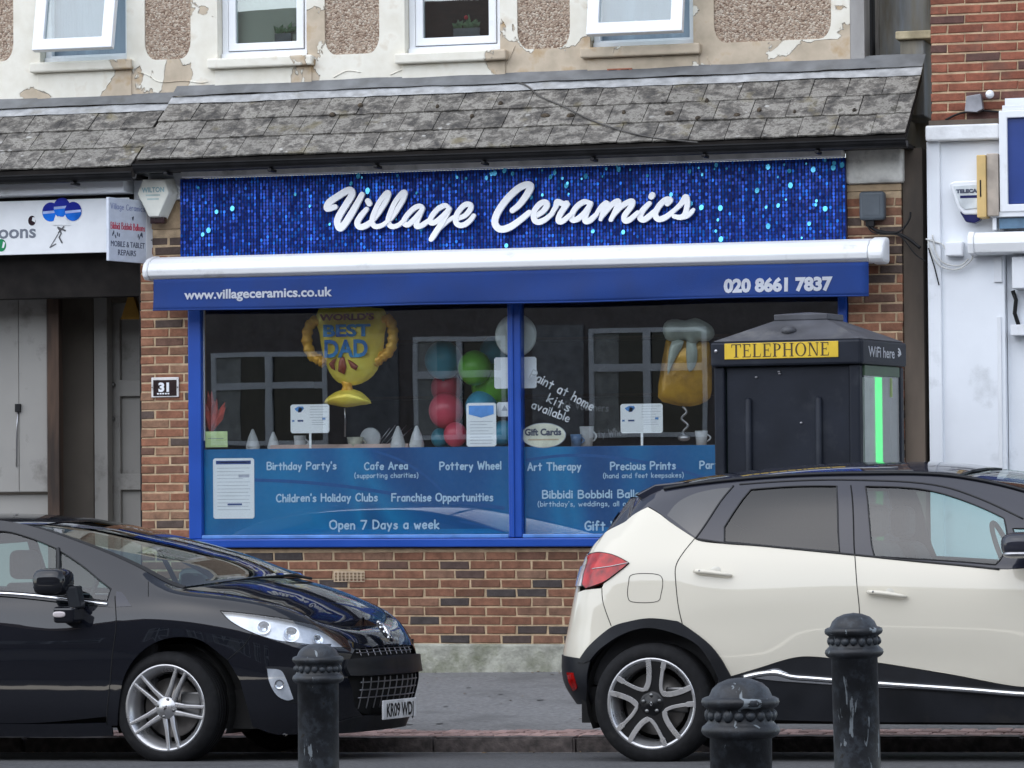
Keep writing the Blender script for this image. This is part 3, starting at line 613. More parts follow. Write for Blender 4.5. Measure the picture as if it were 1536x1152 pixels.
def roof(parent, x0, x1, dz, seed, xt=None):
    xt = xt or x1; X1 = lambda s: x1+(xt-x1)*s/1.05
    rr = random.Random(seed); h = .262; sm = [slate_mesh(.248, h+.02, seed*10+k) for k in range(5)]
    for r_ in range(3):
        base = Vector((0, EY, EZ+dz))+SD*(h*r_)+SN*(.006); x = x0-(.125 if r_ % 2 else 0)+.125; xe = X1(h*(r_+.5))
        while x < xe+.12:
            c = x; me = sm[rr.randrange(5)]; w2 = .125
            a, b = max(c-w2, x0), min(c+w2, xe)
            if b-a > .04:
                o = link('slate', me, parent, None, ((a+b)/2, base.y, base.z+rr.uniform(-.002, .003))); o.scale = ((b-a)/.252, 1, 1); o.rotation_euler = (rr.uniform(-.008, .008), rr.uniform(-.004, .004), 0)
            x += .252
    p0 = Vector((0, EY, EZ+dz))+SN*-.006; p1 = p0+SD*(h*3+.02)
    MB().add([(x0, p0.y, p0.z), (x1, p0.y, p0.z), (X1(.8), p1.y, p1.z), (x0, p1.y, p1.z), (x0, p0.y, p0.z-.04), (x1, p0.y, p0.z-.04), (X1(.8), p1.y, p1.z-.04), (x0, p1.y, p1.z-.04)], [(0, 1, 2, 3), (7, 6, 5, 4), (0, 4, 5, 1), (1, 5, 6, 2), (3, 2, 6, 7), (0, 3, 7, 4)]).build('roof_deck', M['dark'], parent)
    # light strip then lead flashing, gently uneven
    def strip(name, s0, s1, lift, m, ph):
        vs = []; fs = []; n = 140
        for i in range(n+1):
            xx = x0+(X1((s0+s1)/2)-x0)*i/n
            for sv in (s0, s1):
                p = Vector((0, EY, EZ+dz))+SD*(sv+(mnoise.noise(Vector((xx*1.7, sv*9+ph, 0)))*.014+mnoise.noise(Vector((xx*7, sv*9+ph, 4)))*.009))+SN*(lift+mnoise.noise(Vector((xx*3, sv*5, ph)))*.006); vs.append((xx, p.y, p.z))
        for i in range(n): a = 2*i; fs.append((a, a+2, a+3, a+1))
        MB().add(vs, fs, True).build(name, m, parent)
    strip('flashing_strip', h*3-.015, h*3+.09, .016, M['lead_light'], seed)
    strip('flashing', h*3+.078, h*3+.25, .03, M['lead'], seed+3)
    MB().box((x0, EY-.01, EZ+dz-.075), (x1, EY+.03, EZ+dz-.03)).build('eaves_board', M['dark'], parent)
    box('soffit', (x0, EY+.03, EZ+dz-.075), (x1, .1, EZ+dz-.05), M['dark'], parent)
RX0, RX1 = -2.680, 2.843
roof(shop, RX0, RX1, 0, 4, 2.849)
# moss cushions lodged in the joints
M['moss'] = mat('dark moss', (.06, .045, .03), .95, var=.4, scale=30, bump=1, bscale=60); mo = MB()
for px, s in (([(0.256, 4.004), (0.439, 3.997), (1.152, 3.986), (1.368, 3.938), (1.639, 3.951), (1.388, 4.079), (-1.348, 4.078), (-1.169, 4.147), (1.784, 3.987), (0.820, 4.007), (-0.286, 4.022), (2.039, 3.960), (2.454, 3.955), (-0.578, 4.112), (-0.115, 4.119)], 1),):
    for k, (x_, z_) in enumerate(px):
        y_ = EY+(z_-EZ)/SL+.09; z2 = roofz(y_); mo.ball((x_, y_, z2+.02), (.035, .03, .036, .022, .026, .015, .026, .022, .018, .014, .016, .012, .016, .014, .018)[k], .02, .02, 8, 5)
tag(mo.build('moss', M['moss'], shop), kind='stuff')
# gutter, brackets
def gutter(parent, x0, x1, dz):
    pr = [(.055*math.cos(math.pi+math.pi*k/8), .055*math.sin(math.pi+math.pi*k/8)) for k in range(9)]; pr = pr+[(.048*math.cos(2*math.pi-math.pi*k/8), .048*math.sin(2*math.pi-math.pi*k/8)) for k in range(9)]
    yc, zc = EY-.05, EZ-.042+dz; n = len(pr); vs = []; fs = []
    for x_ in (x0, x1):
        for a, b in pr: vs.append((x_, yc+a, zc+b))
    fs = [(i, (i+1) % n, (i+1) % n+n, i+n) for i in range(n)]+[tuple(range(n-1, -1, -1)), tuple(range(n, 2*n))]
    MB().add(vs, fs).build('gutter', M['black'], parent)
    MB().box((x0, yc-.062, zc-.002), (x1, yc-.052, zc+.008)).build('gutter_lip', M['black'], parent)
    x_ = x0+.25
    while x_ < x1:
        MB().box((x_-.014, yc-.06, zc-.075), (x_+.014, yc+.06, zc-.056)).build('gutter_bracket', M['black'], parent, .003); x_ += .78
gutter(shop, RX0+.01, RX1+.02, 0)
box('fascia_board', (PL1+.012, -.17, 3.727), (PR0-.002, -.03, 3.768), mat('grimy white board', (.75, .74, .73), .7, var=.1, dirt=.4, dcol=(.25, .24, .23)), shop)
box('soffit_void', (PL0-.03, -.02, 3.8), (PR1, .5, 3.84), M['dark'], shop)
# cable slumped over the slates
cab = spl([(1.233, 3.815), (1.186, 3.821)], 2)
cp = []
for (px_, z_) in [(-0.059, 4.366), (0.097, 4.346), (0.290, 4.231), (0.482, 4.098), (0.721, 3.968), (0.983, 3.899)]:
    pass
cpl = [(-0.161, .43), (0.012, .36), (0.162, .22), (0.359, .1), (0.591, -.06), (0.880, -.21), (1.140, -.3), (1.432, -.36)]
tag(MB().tube([(x_, y_, roofz(y_)+.03) for x_, y_ in spl(cpl, 6)], .006, 6).build('roof_cable', mat('grey cable', (.07, .065, .06), .6)), 'thin grey cable slumped diagonally across the slate roof', 'cable')
# downpipe in the recess
dp = thing('downpipe', 'black downpipe in the corner beside the cream upper wall', 'downpipe', (2.423, .75, 4.3))
MB().lathe([(.034, 0), (.034, 3)], seg=14).build('pipe', M['black'], dp); MB().lathe([(.034, -.02), (.06, -.02), (.05, .06), (.034, .1)], seg=14).build('shoe', M['black'], dp)

# ================================================================ SIGN, AWNING, WALL BOXES
def seq_mat():
    m, nt, b = new_mat('blue sequin'); N = nt.nodes.new; L = nt.links.new; g = N('ShaderNodeNewGeometry')
    r = ramp(nt, [(0, (.003, .022, .2)), (.45, (.004, .045, .34)), (.9, (.006, .075, .46)), (1, (.01, .17, .75))]); L(g.outputs['Random Per Island'], r.inputs[0]); L(r.outputs[0], b.inputs['Base Color'])
    b.inputs['Metallic'].default_value = .6; b.inputs['Roughness'].default_value = .3; return m
M['sequin'] = seq_mat()
M['sign_back'] = mat('dark blue sign backing', (.004, .009, .09), .5, var=.2)
M['letter'] = mat('white acrylic letter', (.92, .93, .95), .6, var=.01)
sign = thing('shop_sign', 'long blue sequinned fascia sign with raised white brush script lettering', 'sign')
SX0, SX1, SZ0, SZ1 = -2.437, 2.392, 3.14, 3.722
box('backing_board', (SX0, -.075, SZ0), (SX1, -.035, SZ1), M['sign_back'], sign)
mb = MB(); mbr = MB(); rr = random.Random(5); pitch = .0233; ncol = int((SX1-SX0)/pitch); nrow = 25; hh = (SZ1-SZ0)/nrow
for i in range(ncol):
    x = SX0+(i+.5)*(SX1-SX0)/ncol; colr = rr.gauss(0, .05)
    for j in range(nrow):
        z = SZ0+(j+.5)*hh; ax = rr.gauss(.0, .06)+colr; az = rr.gauss(0, .08); w = .0088; h2 = .0128
        if rr.random() < .012: ax, az = rr.uniform(.3, .6), rr.uniform(-.4, .1)
        # octagonal disc hanging from a pin, swung a little
        n = Vector((math.sin(az), -1, math.sin(ax))).normalized(); a = n.cross(Vector((0, 0, 1))).normalized(); b_ = a.cross(n)
        c = Vector((x, -.086+rr.uniform(-.002, .002), z)); vs = [c+a*w*math.cos(math.pi*(k+.5)/4)+b_*h2*math.sin(math.pi*(k+.5)/4) for k in range(8)]
        mb.add(vs, [tuple(range(8))])
tag(mb.build('sequins', M['sequin'], sign), kind='stuff')
mb = MB(); rr = random.Random(12); M['spark'] = mat('painted sequin glint', (.1, .58, 1), .2, .35, var=.1)  # larger sequins with sky glints painted in as a paler blue
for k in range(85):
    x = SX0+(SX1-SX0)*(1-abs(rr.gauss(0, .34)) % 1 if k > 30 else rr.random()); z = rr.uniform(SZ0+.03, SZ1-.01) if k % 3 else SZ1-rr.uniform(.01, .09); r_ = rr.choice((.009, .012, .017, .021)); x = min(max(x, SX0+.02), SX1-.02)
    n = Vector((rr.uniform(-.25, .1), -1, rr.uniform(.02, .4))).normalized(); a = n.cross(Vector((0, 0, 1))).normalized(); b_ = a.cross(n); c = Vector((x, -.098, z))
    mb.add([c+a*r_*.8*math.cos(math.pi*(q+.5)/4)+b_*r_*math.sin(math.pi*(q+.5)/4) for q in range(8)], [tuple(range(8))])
tag(mb.build('painted_glints', M['spark'], sign), kind='stuff')
V1 = 5.486; lay_i = 0
def script_letter(strokes, widths):
    global lay_i
    m_ = MB()
    for st, w in zip(strokes, widths):
        P = spl(st, 6) if len(st) > 2 else st
        n = len(P); k = w
        rs = [k*(.78+.22*min(1, 6*min(i, n-1-i)/n)) for i in range(n)]
        lay_i += 1; ribbon(m_, P, rs, -.135-.0015*(lay_i % 5), .022, 6, .00012)
    return m_.build('letter', M['letter'], sign)
W1, W2 = .0215, .0235
script_letter([[(-1.249, 3.486), (-1.308, 3.474), (-1.297, 3.514), (-1.226, 3.561), (-1.144, 3.601), (-1.121, 3.572), (-1.159, 3.510), (-1.213, 3.430), (-1.232, 3.379), (-1.211, 3.334), (-1.169, 3.373), (-1.119, 3.446), (-1.075, 3.516), (-1.046, 3.567)]], [W1*1.12])
script_letter([[(-1.015, 3.463), (-1.060, 3.413), (-1.085, 3.367), (-1.065, 3.339), (-1.020, 3.348), (-0.975, 3.379)], [(-1.005, 3.520), (-0.994, 3.501)]], [W1*.98, W1*1.2])
script_letter([[(-0.998, 3.364), (-0.966, 3.385), (-0.912, 3.452), (-0.864, 3.525), (-0.850, 3.570), (-0.870, 3.568), (-0.920, 3.507), (-0.961, 3.427), (-0.973, 3.372), (-0.950, 3.339), (-0.903, 3.344), (-0.858, 3.373)]], [W1*.82])
script_letter([[(-0.863, 3.371), (-0.831, 3.398), (-0.791, 3.452), (-0.745, 3.524), (-0.731, 3.570), (-0.754, 3.567), (-0.804, 3.506), (-0.845, 3.421), (-0.856, 3.369), (-0.832, 3.336), (-0.782, 3.343), (-0.742, 3.376)]], [W1*.82])
script_letter([[(-0.600, 3.457), (-0.621, 3.473), (-0.665, 3.459), (-0.719, 3.409), (-0.742, 3.364), (-0.714, 3.344), (-0.670, 3.377), (-0.603, 3.449)], [(-0.600, 3.454), (-0.639, 3.380), (-0.648, 3.333), (-0.608, 3.338), (-0.555, 3.373)]], [W1*.85, W1*.85])
script_letter([[(-0.416, 3.463), (-0.443, 3.472), (-0.496, 3.444), (-0.538, 3.394), (-0.546, 3.359), (-0.515, 3.355), (-0.461, 3.392), (-0.404, 3.452)], [(-0.404, 3.448), (-0.457, 3.358), (-0.506, 3.287), (-0.542, 3.237)], [(-0.497, 3.299), (-0.430, 3.353), (-0.372, 3.396)]], [W1*.85, W1*.92, W1*.6])
script_letter([[(-0.363, 3.374), (-0.297, 3.396), (-0.254, 3.441), (-0.256, 3.473), (-0.296, 3.471), (-0.343, 3.423), (-0.362, 3.368), (-0.340, 3.333), (-0.295, 3.335), (-0.253, 3.365), (-0.228, 3.396)]], [W1*.88])
script_letter([[(0.050, 3.423), (0.106, 3.466), (0.159, 3.534), (0.185, 3.584), (0.159, 3.600), (0.092, 3.573), (0.006, 3.495), (-0.058, 3.405), (-0.074, 3.338), (-0.038, 3.296), (0.029, 3.306), (0.105, 3.352), (0.176, 3.406)]], [W2*1.02])
script_letter([[(0.203, 3.371), (0.266, 3.406), (0.301, 3.448), (0.291, 3.474), (0.251, 3.462), (0.211, 3.412), (0.210, 3.357), (0.240, 3.337), (0.290, 3.355), (0.341, 3.394)]], [W2*.85])
script_letter([[(0.336, 3.394), (0.366, 3.443), (0.378, 3.475), (0.421, 3.457), (0.448, 3.460), (0.418, 3.419), (0.390, 3.373), (0.387, 3.340), (0.415, 3.339), (0.470, 3.381)]], [W2*.85])
script_letter([[(0.607, 3.461), (0.567, 3.469), (0.517, 3.439), (0.482, 3.390), (0.480, 3.349), (0.515, 3.349), (0.567, 3.389), (0.617, 3.458)], [(0.617, 3.455), (0.582, 3.387), (0.574, 3.337), (0.606, 3.338), (0.659, 3.383)]], [W2*.82, W2*.82])
script_letter([[(0.654, 3.383), (0.696, 3.437), (0.732, 3.458), (0.709, 3.410), (0.685, 3.344)], [(0.691, 3.360), (0.759, 3.438), (0.811, 3.467), (0.805, 3.427), (0.758, 3.339)], [(0.768, 3.361), (0.835, 3.430), (0.907, 3.464), (0.907, 3.431), (0.857, 3.365), (0.861, 3.329), (0.899, 3.340), (0.951, 3.384)]], [W2*.72, W2*.8, W2*.82])
script_letter([[(1.032, 3.446), (0.982, 3.395), (0.965, 3.348), (0.991, 3.333), (1.031, 3.357), (1.071, 3.393)], [(1.046, 3.491), (1.054, 3.502)]], [W2*.85, W2*1.15])
script_letter([[(1.158, 3.436), (1.182, 3.464), (1.146, 3.465), (1.099, 3.422), (1.073, 3.369), (1.096, 3.334), (1.149, 3.347), (1.208, 3.391)]], [W2*.85])
script_letter([[(1.206, 3.389), (1.258, 3.437), (1.290, 3.484), (1.301, 3.448), (1.296, 3.403), (1.282, 3.360), (1.253, 3.342), (1.206, 3.350)], [(1.255, 3.338), (1.304, 3.353), (1.343, 3.392)]], [W2*.8, W2*.66])

# awning cassette and valance
aw = thing('awning', 'closed white awning cassette with drooping royal blue valance carrying web address and phone number', 'awning')
AX0, AX1 = -2.63, 2.69
M['alu'] = mat('white powder coated aluminium', (.84, .85, .86), .6, var=.015, scale=3, dirt=.15, dcol=(.55, .55, .54), dscale=4)
prof = [(-.08, 3.165), (-.16, 3.16), (-.25, 3.14), (-.31, 3.105), (-.335, 3.06), (-.325, 3.02), (-.29, 3.0), (-.08, 2.995)]
def xprism(mb, prof, x0, x1):
    n = len(prof); mb.add([(x0, a, b) for a, b in prof]+[(x1, a, b) for a, b in prof], [tuple(range(n)), tuple(range(2*n-1, n-1, -1))]+[(i, i+n, (i+1) % n+n, (i+1) % n) for i in range(n)]); return mb
xprism(MB(), prof, AX0+.04, AX1-.11).build('cassette', M['alu'], aw, .008)
c0 = [(-.21+(a+.21)*1.07, 3.08+(b-3.08)*1.1) for a, b in prof]
xprism(MB(), c0, AX0, AX0+.039).build('end_cap', M['alu'], aw, .012)
xprism(MB(), c0, AX1-.109, AX1).build('end_cap', M['alu'], aw, .03)
MB().box((AX0+.05, -.3, 3.1), (AX1-.12, -.298, 3.104)).build('seam_line', M['metal'], aw)
M['cloth'] = mat('royal blue awning canvas', (.003, .033, .18), .8, var=.07, scale=3, bump=.3, bscale=300)
VX0, VX1 = -2.555, 2.585
vs = []; fs = []; nx, nz = 90, 8
for i in range(nx+1):
    for j in range(nz+1):
        x = VX0+(VX1-VX0)*i/nx; t = j/nz; z = 2.995-(.225+.004*math.sin(x*3))*t
        y = -.305-.012*t+.014*t*mnoise.noise(Vector((x*1.3, 0, t)))*2+.005*math.sin(x*5+t*2)*t
        vs.append((x, y, z))
for i in range(nx):
    for j in range(nz): a = i*(nz+1)+j; fs.append((a, a+1, a+nz+2, a+nz+1))
va = MB().add(vs, fs, True).build('valance', M['cloth'], aw); so = va.modifiers.new('solid', 'SOLIDIFY'); so.thickness = .003
MB().tube([(VX0+(VX1-VX0)*i/60, -.318+.028*mnoise.noise(Vector(((VX0+(VX1-VX0)*i/60)*1.3, 0, 1)))+.005*math.sin((VX0+(VX1-VX0)*i/60)*5+2), 2.772-.004*math.sin((VX0+(VX1-VX0)*i/60)*3)) for i in range(61)], .006, 5).build('hem', M['cloth'], va)
def on_valance(o):
    for v in o.data.vertices:
        x, z = v.co.x, v.co.z; t = (2.995-z)/.225
        v.co.y = -.305-.012*t+.014*t*mnoise.noise(Vector((x*1.3, 0, t)))*2+.005*math.sin(x*5+t*2)*t-.004
M['print_white'] = mat('white print', (.8, .82, .86), .6, var=.02)
on_valance(text('lettering', 'www.villageceramics.co.uk', -2.321, -1.216, 2.849, .066, -.34, M['print_white'], va, .012))
on_valance(text('lettering', '020 8661 7837', 1.589, 2.341, 2.813, .088, -.34, M['print_white'], va, .03))

# delta shaped alarm box, WILTON
al = thing('alarm_box', 'cream six sided alarm box with faded teal lettering above the left pier', 'alarm')
hexa = [(-2.691, 3.708), (-2.639, 3.735), (-2.446, 3.720), (-2.390, 3.647), (-2.498, 3.469), (-2.600, 3.471)]
hexb = [(-2.730, 3.717), (-2.679, 3.749), (-2.454, 3.732), (-2.383, 3.649), (-2.507, 3.456), (-2.629, 3.469)]
M['alarm'] = mat('aged cream plastic', (.78, .78, .7), .45, var=.04, dirt=.25, dcol=(.45, .43, .35), dscale=6)
hx = [(-2.692, 3.645), (-2.646, 3.730), (-2.472, 3.725), (-2.442, 3.647), (-2.530, 3.469), (-2.606, 3.481)]
front = [(-2.73, 3.62), (-2.69, 3.72), (-2.525, 3.72), (-2.49, 3.62), (-2.57, 3.455), (-2.645, 3.455)]
back = [(a+.02+(a+2.61)*.15, b+(b-3.6)*.12) for a, b in front]
m_ = MB(); m_.add([(a, -.165, b) for a, b in front]+[(a, -.05, b) for a, b in back], [(5, 4, 3, 2, 1, 0), (6, 7, 8, 9, 10, 11)]+[(i, (i+1) % 6, (i+1) % 6+6, i+6) for i in range(6)]); m_.build('case', M['alarm'], al, .006)
MB().box((-2.65, -.13, 3.405), (-2.54, -.07, 3.452)).build('strobe', mat('dark red lens', (.03, .008, .01), .25), al, .008)
M['print_teal'] = mat('faded teal print', (.33, .5, .53), .6)
text('lettering', 'WILTON', -2.695, -2.525, 3.628, .036, -.1665, M['print_teal'], al, .006)
for k, (w_, z_) in enumerate(((.055, 3.6), (.045, 3.572))): MB().box((-2.61-w_, -.1664, z_), (-2.61+w_, -.1661, z_+.012)).build('faded_print', mat('pale teal print', (.48, .58, .55), .6), al)
# grey antenna box with cables
gb = thing('junction_box', 'dark grey rounded box with drooping cables high on the right pier', 'box')
MB().box((2.485, -.1, 3.291), (2.659, -.01, 3.486)).build('case', mat('slate grey plastic', (.07, .085, .1), .5, var=.05), gb, .022, segs=3)
MB().box((2.517, -.104, 3.323), (2.627, -.1, 3.454)).build('lid', mat('slate grey plastic', (.07, .085, .1), .5), gb, .0015)
for k, pts in enumerate(([(2.530, 3.294), (2.566, 3.238), (2.644, 3.209), (2.735, 3.198), (2.812, 3.160), (2.893, 3.094)], [(2.542, 3.294), (2.587, 3.220), (2.688, 3.200), (2.765, 3.216), (2.821, 3.286), (2.831, 3.340)], [(2.523, 3.293), (2.559, 3.220), (2.632, 3.195), (2.759, 3.178), (2.858, 3.058), (2.930, 3.003)])):
    tag(MB().tube([(a, -.05-.01*k, b) for a, b in spl(pts, 6)], (.012, .007, .005)[k], 6).build('cable', M['black']), ('thick black cable looping from grey box toward the gap', 'black cable rising beside the gap right of the grey box', 'thin black cable hanging lowest below the grey box')[k], 'cable', 'cables below the grey box')
MB().box((2.524, -.07, 3.249), (2.583, -.02, 3.304)).build('cable_gland', M['black'], gb, .004)
# house number plaque
pq = thing('number_plaque', 'small black and white enamel plaque numbered 31 on the left brick pier', 'plaque')
MB().box((-2.689, -.022, 2.164), (-2.479, -.008, 2.307)).build('plate', mat('white enamel', (.75, .73, .72), .25), pq, .004)
MB().box((-2.673, -.0245, 2.173), (-2.494, -.0222, 2.288)).build('panel', mat('black enamel', (.025, .012, .012), .25), pq, .0008)
text('numeral', '31', -2.632, -2.551, 2.207, .062, -.025, M['print_white'], pq, .02)
for k in range(5): MB().box((-2.643+.02*k, -.0250, 2.185), (-2.643+.02*k+.014, -.0248, 2.195)).build('worn_print', M['print_white'], pq)
for sx_ in (228.5, 266.5): MB().ball((-2.681 if sx_ < 240 else -2.487, -.0245, 2.235), .005, seg=8, rings=6).build('screw', M['screw'], pq)

# ================================================================ LEFT NEIGHBOUR
nb = thing('neighbouring_shopfront', 'white fascia shopfront over a dark entrance passage left of the brick pier', 'shopfront')
NX0 = -6.5
box('fascia_box', (NX0, -.22, 3.631), (PL0-.035, .1, 3.761), M['white'], nb, .006)
M['signwhite'] = mat('white sign panel', (.82, .84, .86), .35, var=.02, dirt=.1, dcol=(.6, .6, .62))
box('fascia_shadow_gap', (NX0, -.03, 3.597), (PL0-.035, .1, 3.631-.001), M['dark'], nb)
box('lintel', (NX0, .02, 2.9), (PL0-.02, .2, 3.3), M['dark'], nb)
roof(nb, NX0, RX0-.012, -.045, 8)
gutter(nb, NX0, RX0+.0, -.05)
box('wall_above', (NX0, -.02, 3.62), (PL0-.035, .2, 3.8), M['dark'], nb)
# passage: side walls, cupboard door, inner door
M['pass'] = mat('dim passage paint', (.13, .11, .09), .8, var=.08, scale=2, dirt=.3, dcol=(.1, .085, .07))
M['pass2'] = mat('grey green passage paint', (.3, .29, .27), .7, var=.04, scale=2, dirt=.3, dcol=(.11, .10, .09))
M['brown'] = mat('brown timber post', (.055, .033, .022), .8, var=.3, scale=6, stretch=(3, 3, .3))
def pY(y): return y
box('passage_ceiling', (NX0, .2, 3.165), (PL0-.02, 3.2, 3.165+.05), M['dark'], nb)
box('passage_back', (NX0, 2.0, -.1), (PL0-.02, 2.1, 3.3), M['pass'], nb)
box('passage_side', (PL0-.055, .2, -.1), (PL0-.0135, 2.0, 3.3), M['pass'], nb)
# meter cupboard on the left
cu = nb
MB().box((-5.2, .5, 1.491), (-3.948, .62, 3.042)).build('cupboard_door', M['pass2'], cu, .006)
MB().box((-3.946, .5, 1.491), (-3.719, .62, 3.042)).build('cupboard_door', M['pass2'], cu, .006)
MB().box((-5.2, .48, 3.052), (-3.719, .66, 3.151)).build('cupboard_top', M['pass2'], cu, .006)
MB().box((-5.2, .56, -.1), (-3.719, .7, 1.471)).build('cupboard_base', M['pass2'], cu, .006)
MB().tube([(-3.948, .49, 2.099), (-3.959, .49, 1.976), (-3.964, .49, 1.679)], .005, 5).build('chain', M['metal'], cu)
MB().box((-3.969, .475, 2.084), (-3.927, .499, 2.144)).build('latch', M['black'], cu, .003)
MB().box((-3.687, .42, -.1), (-3.591, .5, 3.226)).build('timber_post', M['brown'], nb, .006)
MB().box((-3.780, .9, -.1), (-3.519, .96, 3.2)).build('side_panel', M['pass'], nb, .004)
MB().box((-3.472, .8, -.1), (-3.365, .9, 3.2)).build('door_post', M['pass2'], nb, .006)
dz0 = 0.777
dd = MB().plate(rect(-3.416, -.1, -3.116, 2.9), [rect(-3.325, .9, -3.132, 1.5), rect(-3.325, 1.62, -3.132, 2.2), rect(-3.325, 2.32, -3.132, 2.8)], .95, .99).build('inner_door', M['pass2'], nb, .004)
box('door_panel', (-3.416, .992, -.1), (-3.116, 1.02, 2.9), M['pass2'], dd)
MB().ball((-3.374, .935, 2.288), .02, seg=8, rings=6).build('knocker', M['screw'], dd); MB().ball((-3.375, .935, 2.034), .016, seg=8, rings=6).build('lock', M['screw'], dd)
box('step', (NX0, .05, 0), (PL0-.02, 2, .3), M['plinth'], nb)
hl = tag(MB().add([(-3.093, .6, 2.990), (-3.174, .6, 2.760), (-3.016, .6, 2.757), (-3.026, .75, 2.767)], [(0, 1, 2), (0, 2, 3), (0, 3, 1), (1, 3, 2)]).build('pennant', mat('dull yellow cloth', (.3, .16, .02), .8)), 'dull yellow pennant hanging in the dark passage by the brick pier', 'pennant')
# balloon shop sign panel
bs = thing('balloon_sign', 'white sign panel with word ending and three blue circle balloons over the passage', 'sign')
zt, zb = 3.599, 3.209
MB().box((NX0, -.12, zb), (PL0-.04, -.1, zt)).build('panel', M['signwhite'], bs, .004)
M['sgrey'] = mat('grey sign print', (.16, .18, .22), .5)
text('lettering', 'Balloons', -4.037, -3.535, 3.331, .098, -.1215, M['sgrey'], bs, .012)
def disc(P, r, y, m, name, parent, sy=1.05, n=22, cut=None):
    pts = [(P[0]+r*math.cos(2*math.pi*k/n), P[1]+r*sy*math.sin(2*math.pi*k/n)) for k in range(n)]
    return MB().add([(a, y, b) for a, b in pts], [tuple(range(n))]).build(name, m, parent)
M['sb1'] = mat('dark blue foil', (.01, .02, .3), .15, var=.2, scale=5); M['sb2'] = mat('bright blue foil', (.01, .16, .7), .15, var=.2, scale=5); M['sb3'] = mat('pale blue foil', (.4, .5, .85), .3)
for k, (c, r) in enumerate(zip([(-3.419, 3.512), (-3.331, 3.543), (-3.243, 3.511)], (.066, .066, .066))):
    y = -.1215-.0012*k
    disc(c, r, y, M['sb1'], 'balloon_print', bs)
    n = 14; a0 = math.pi*1.02; arc = [(c[0]+r*.99*math.cos(a0+math.pi*.96*q/n), c[1]+r*1.04*math.sin(a0+math.pi*.96*q/n)) for q in range(n+1)]
    MB().add([(a, y-.0004, b) for a, b in arc], [tuple(range(n+1))]).build('balloon_print', M['sb2'], bs)
    MB().add([(a, y-.0008, b) for a, b in [(c[0]-r*.95, c[1]+.005), (c[0]+r*.95, c[1]+.012), (c[0]+r*.9, c[1]-.006), (c[0]-r*.9, c[1]-.014)]], [(0, 1, 2, 3)]).build('shine_print', M['sb3'], bs)
pw = [[(-3.331, 3.509), (-3.368, 3.476), (-3.389, 3.424), (-3.275, 3.421), (-3.290, 3.474)][k] for k in range(5)]
MB().add([(a, -.1262, b) for a, b in [(-3.404, 3.415), (-3.378, 3.491), (-3.352, 3.466), (-3.331, 3.447), (-3.305, 3.489), (-3.290, 3.455), (-3.264, 3.411)]], [tuple(range(7))]).build('cutout_print', M['signwhite'], bs)
hk = MB(); ribbon(hk, [(-3.379, 3.279), (-3.426, 3.256)], .004, -.1225); ribbon(hk, [(-3.358, 3.394), (-3.337, 3.355), (-3.353, 3.327), (-3.332, 3.288)], .006, -.1229); ribbon(hk, [(-3.363, 3.399), (-3.306, 3.374)], .006, -.1233); ribbon(hk, [(-3.316, 3.403), (-3.358, 3.361)], .005, -.1237); ribbon(hk, [(-3.358, 3.356), (-3.421, 3.261)], .0028, -.1241)
hk.build('star_wand_print', mat('dark grey print', (.08, .08, .09), .5), bs)
disc((-3.565, 3.453), .03, -.1218, mat('black foil', (.03, .015, .02), .15), 'balloon_print', bs, 1.2)
MB().add([(a, -.1224, b) for a, b in [(-3.560, 3.477), (-3.534, 3.476), (-3.539, 3.438), (-3.565, 3.453)]], [(0, 1, 2, 3)]).build('shine_print', M['signwhite'], bs)
disc((-3.806, 3.281), .038, -.1218, mat('green foil', (.02, .25, .1), .15), 'balloon_print', bs, 1.2)
MB().add([(a, -.1224, b) for a, b in [(-3.791, 3.309), (-3.775, 3.299), (-3.786, 3.261), (-3.801, 3.261)]], [(0, 1, 2, 3)]).build('shine_print', M['signwhite'], bs)
# projecting double sided sign
pj = thing('projecting_sign', 'small white projecting sign with hand lettered lines hanging beside the alarm box', 'sign', (-2.715, -.07, 3.125))
hw_, ph_ = .36, .45
pb_ = Matrix.Rotation(rad(24), 4, 'Z')
pj.rotation_euler = (0, 0, rad(75)); pj.scale = (1.5, 1, 1)
M['sgn'] = mat('grey white sign board', (.58, .62, .7), .5, var=.03, scale=30)
MB().box((-.29, -.012, 0), (.03, .012, ph_)).build('board', M['sgn'], pj, .003)
MB().box((.0, -.016, -.005), (.06, -.0125, ph_+.005)).build('fixing_strip', M['white'], pj, .002)
for zz_ in (.03, .17, .29, .42): MB().ball((.04, -.017, zz_), .005, seg=6, rings=4).build('screw', M['screw'], pj)
handwriting('lettering', 'Village Ceramics', -.275, -.01, .37, .04, -.0125, mat('blue grey ink', (.16, .2, .4), .6), pj, .1, seed=2)
handwriting('lettering', 'Bibbidi Bobbidi Balloons', -.275, -.01, .23, .045, -.0125, mat('red ink', (.5, .06, .1), .6), pj, .12, seed=3)
M['ink'] = mat('dark ink', (.05, .06, .1), .6)
text('lettering', 'MOBILE & TABLET', -.275, -.01, .105, .042, -.0127, M['ink'], pj)
text('lettering', 'REPAIRS', -.22, -.08, .045, .042, -.0127, M['ink'], pj)
dm = MB(); rr = random.Random(3)
for k in range(12):
    a, b = rr.uniform(-.27, -.02), rr.choice([rr.uniform(.3, .35), rr.uniform(.165, .2)]); ribbon(dm, [(a, b), (a+rr.uniform(-.01, .01), b+.018)], .004, -.0129)
dm.build('figure_print', M['ink'], pj)

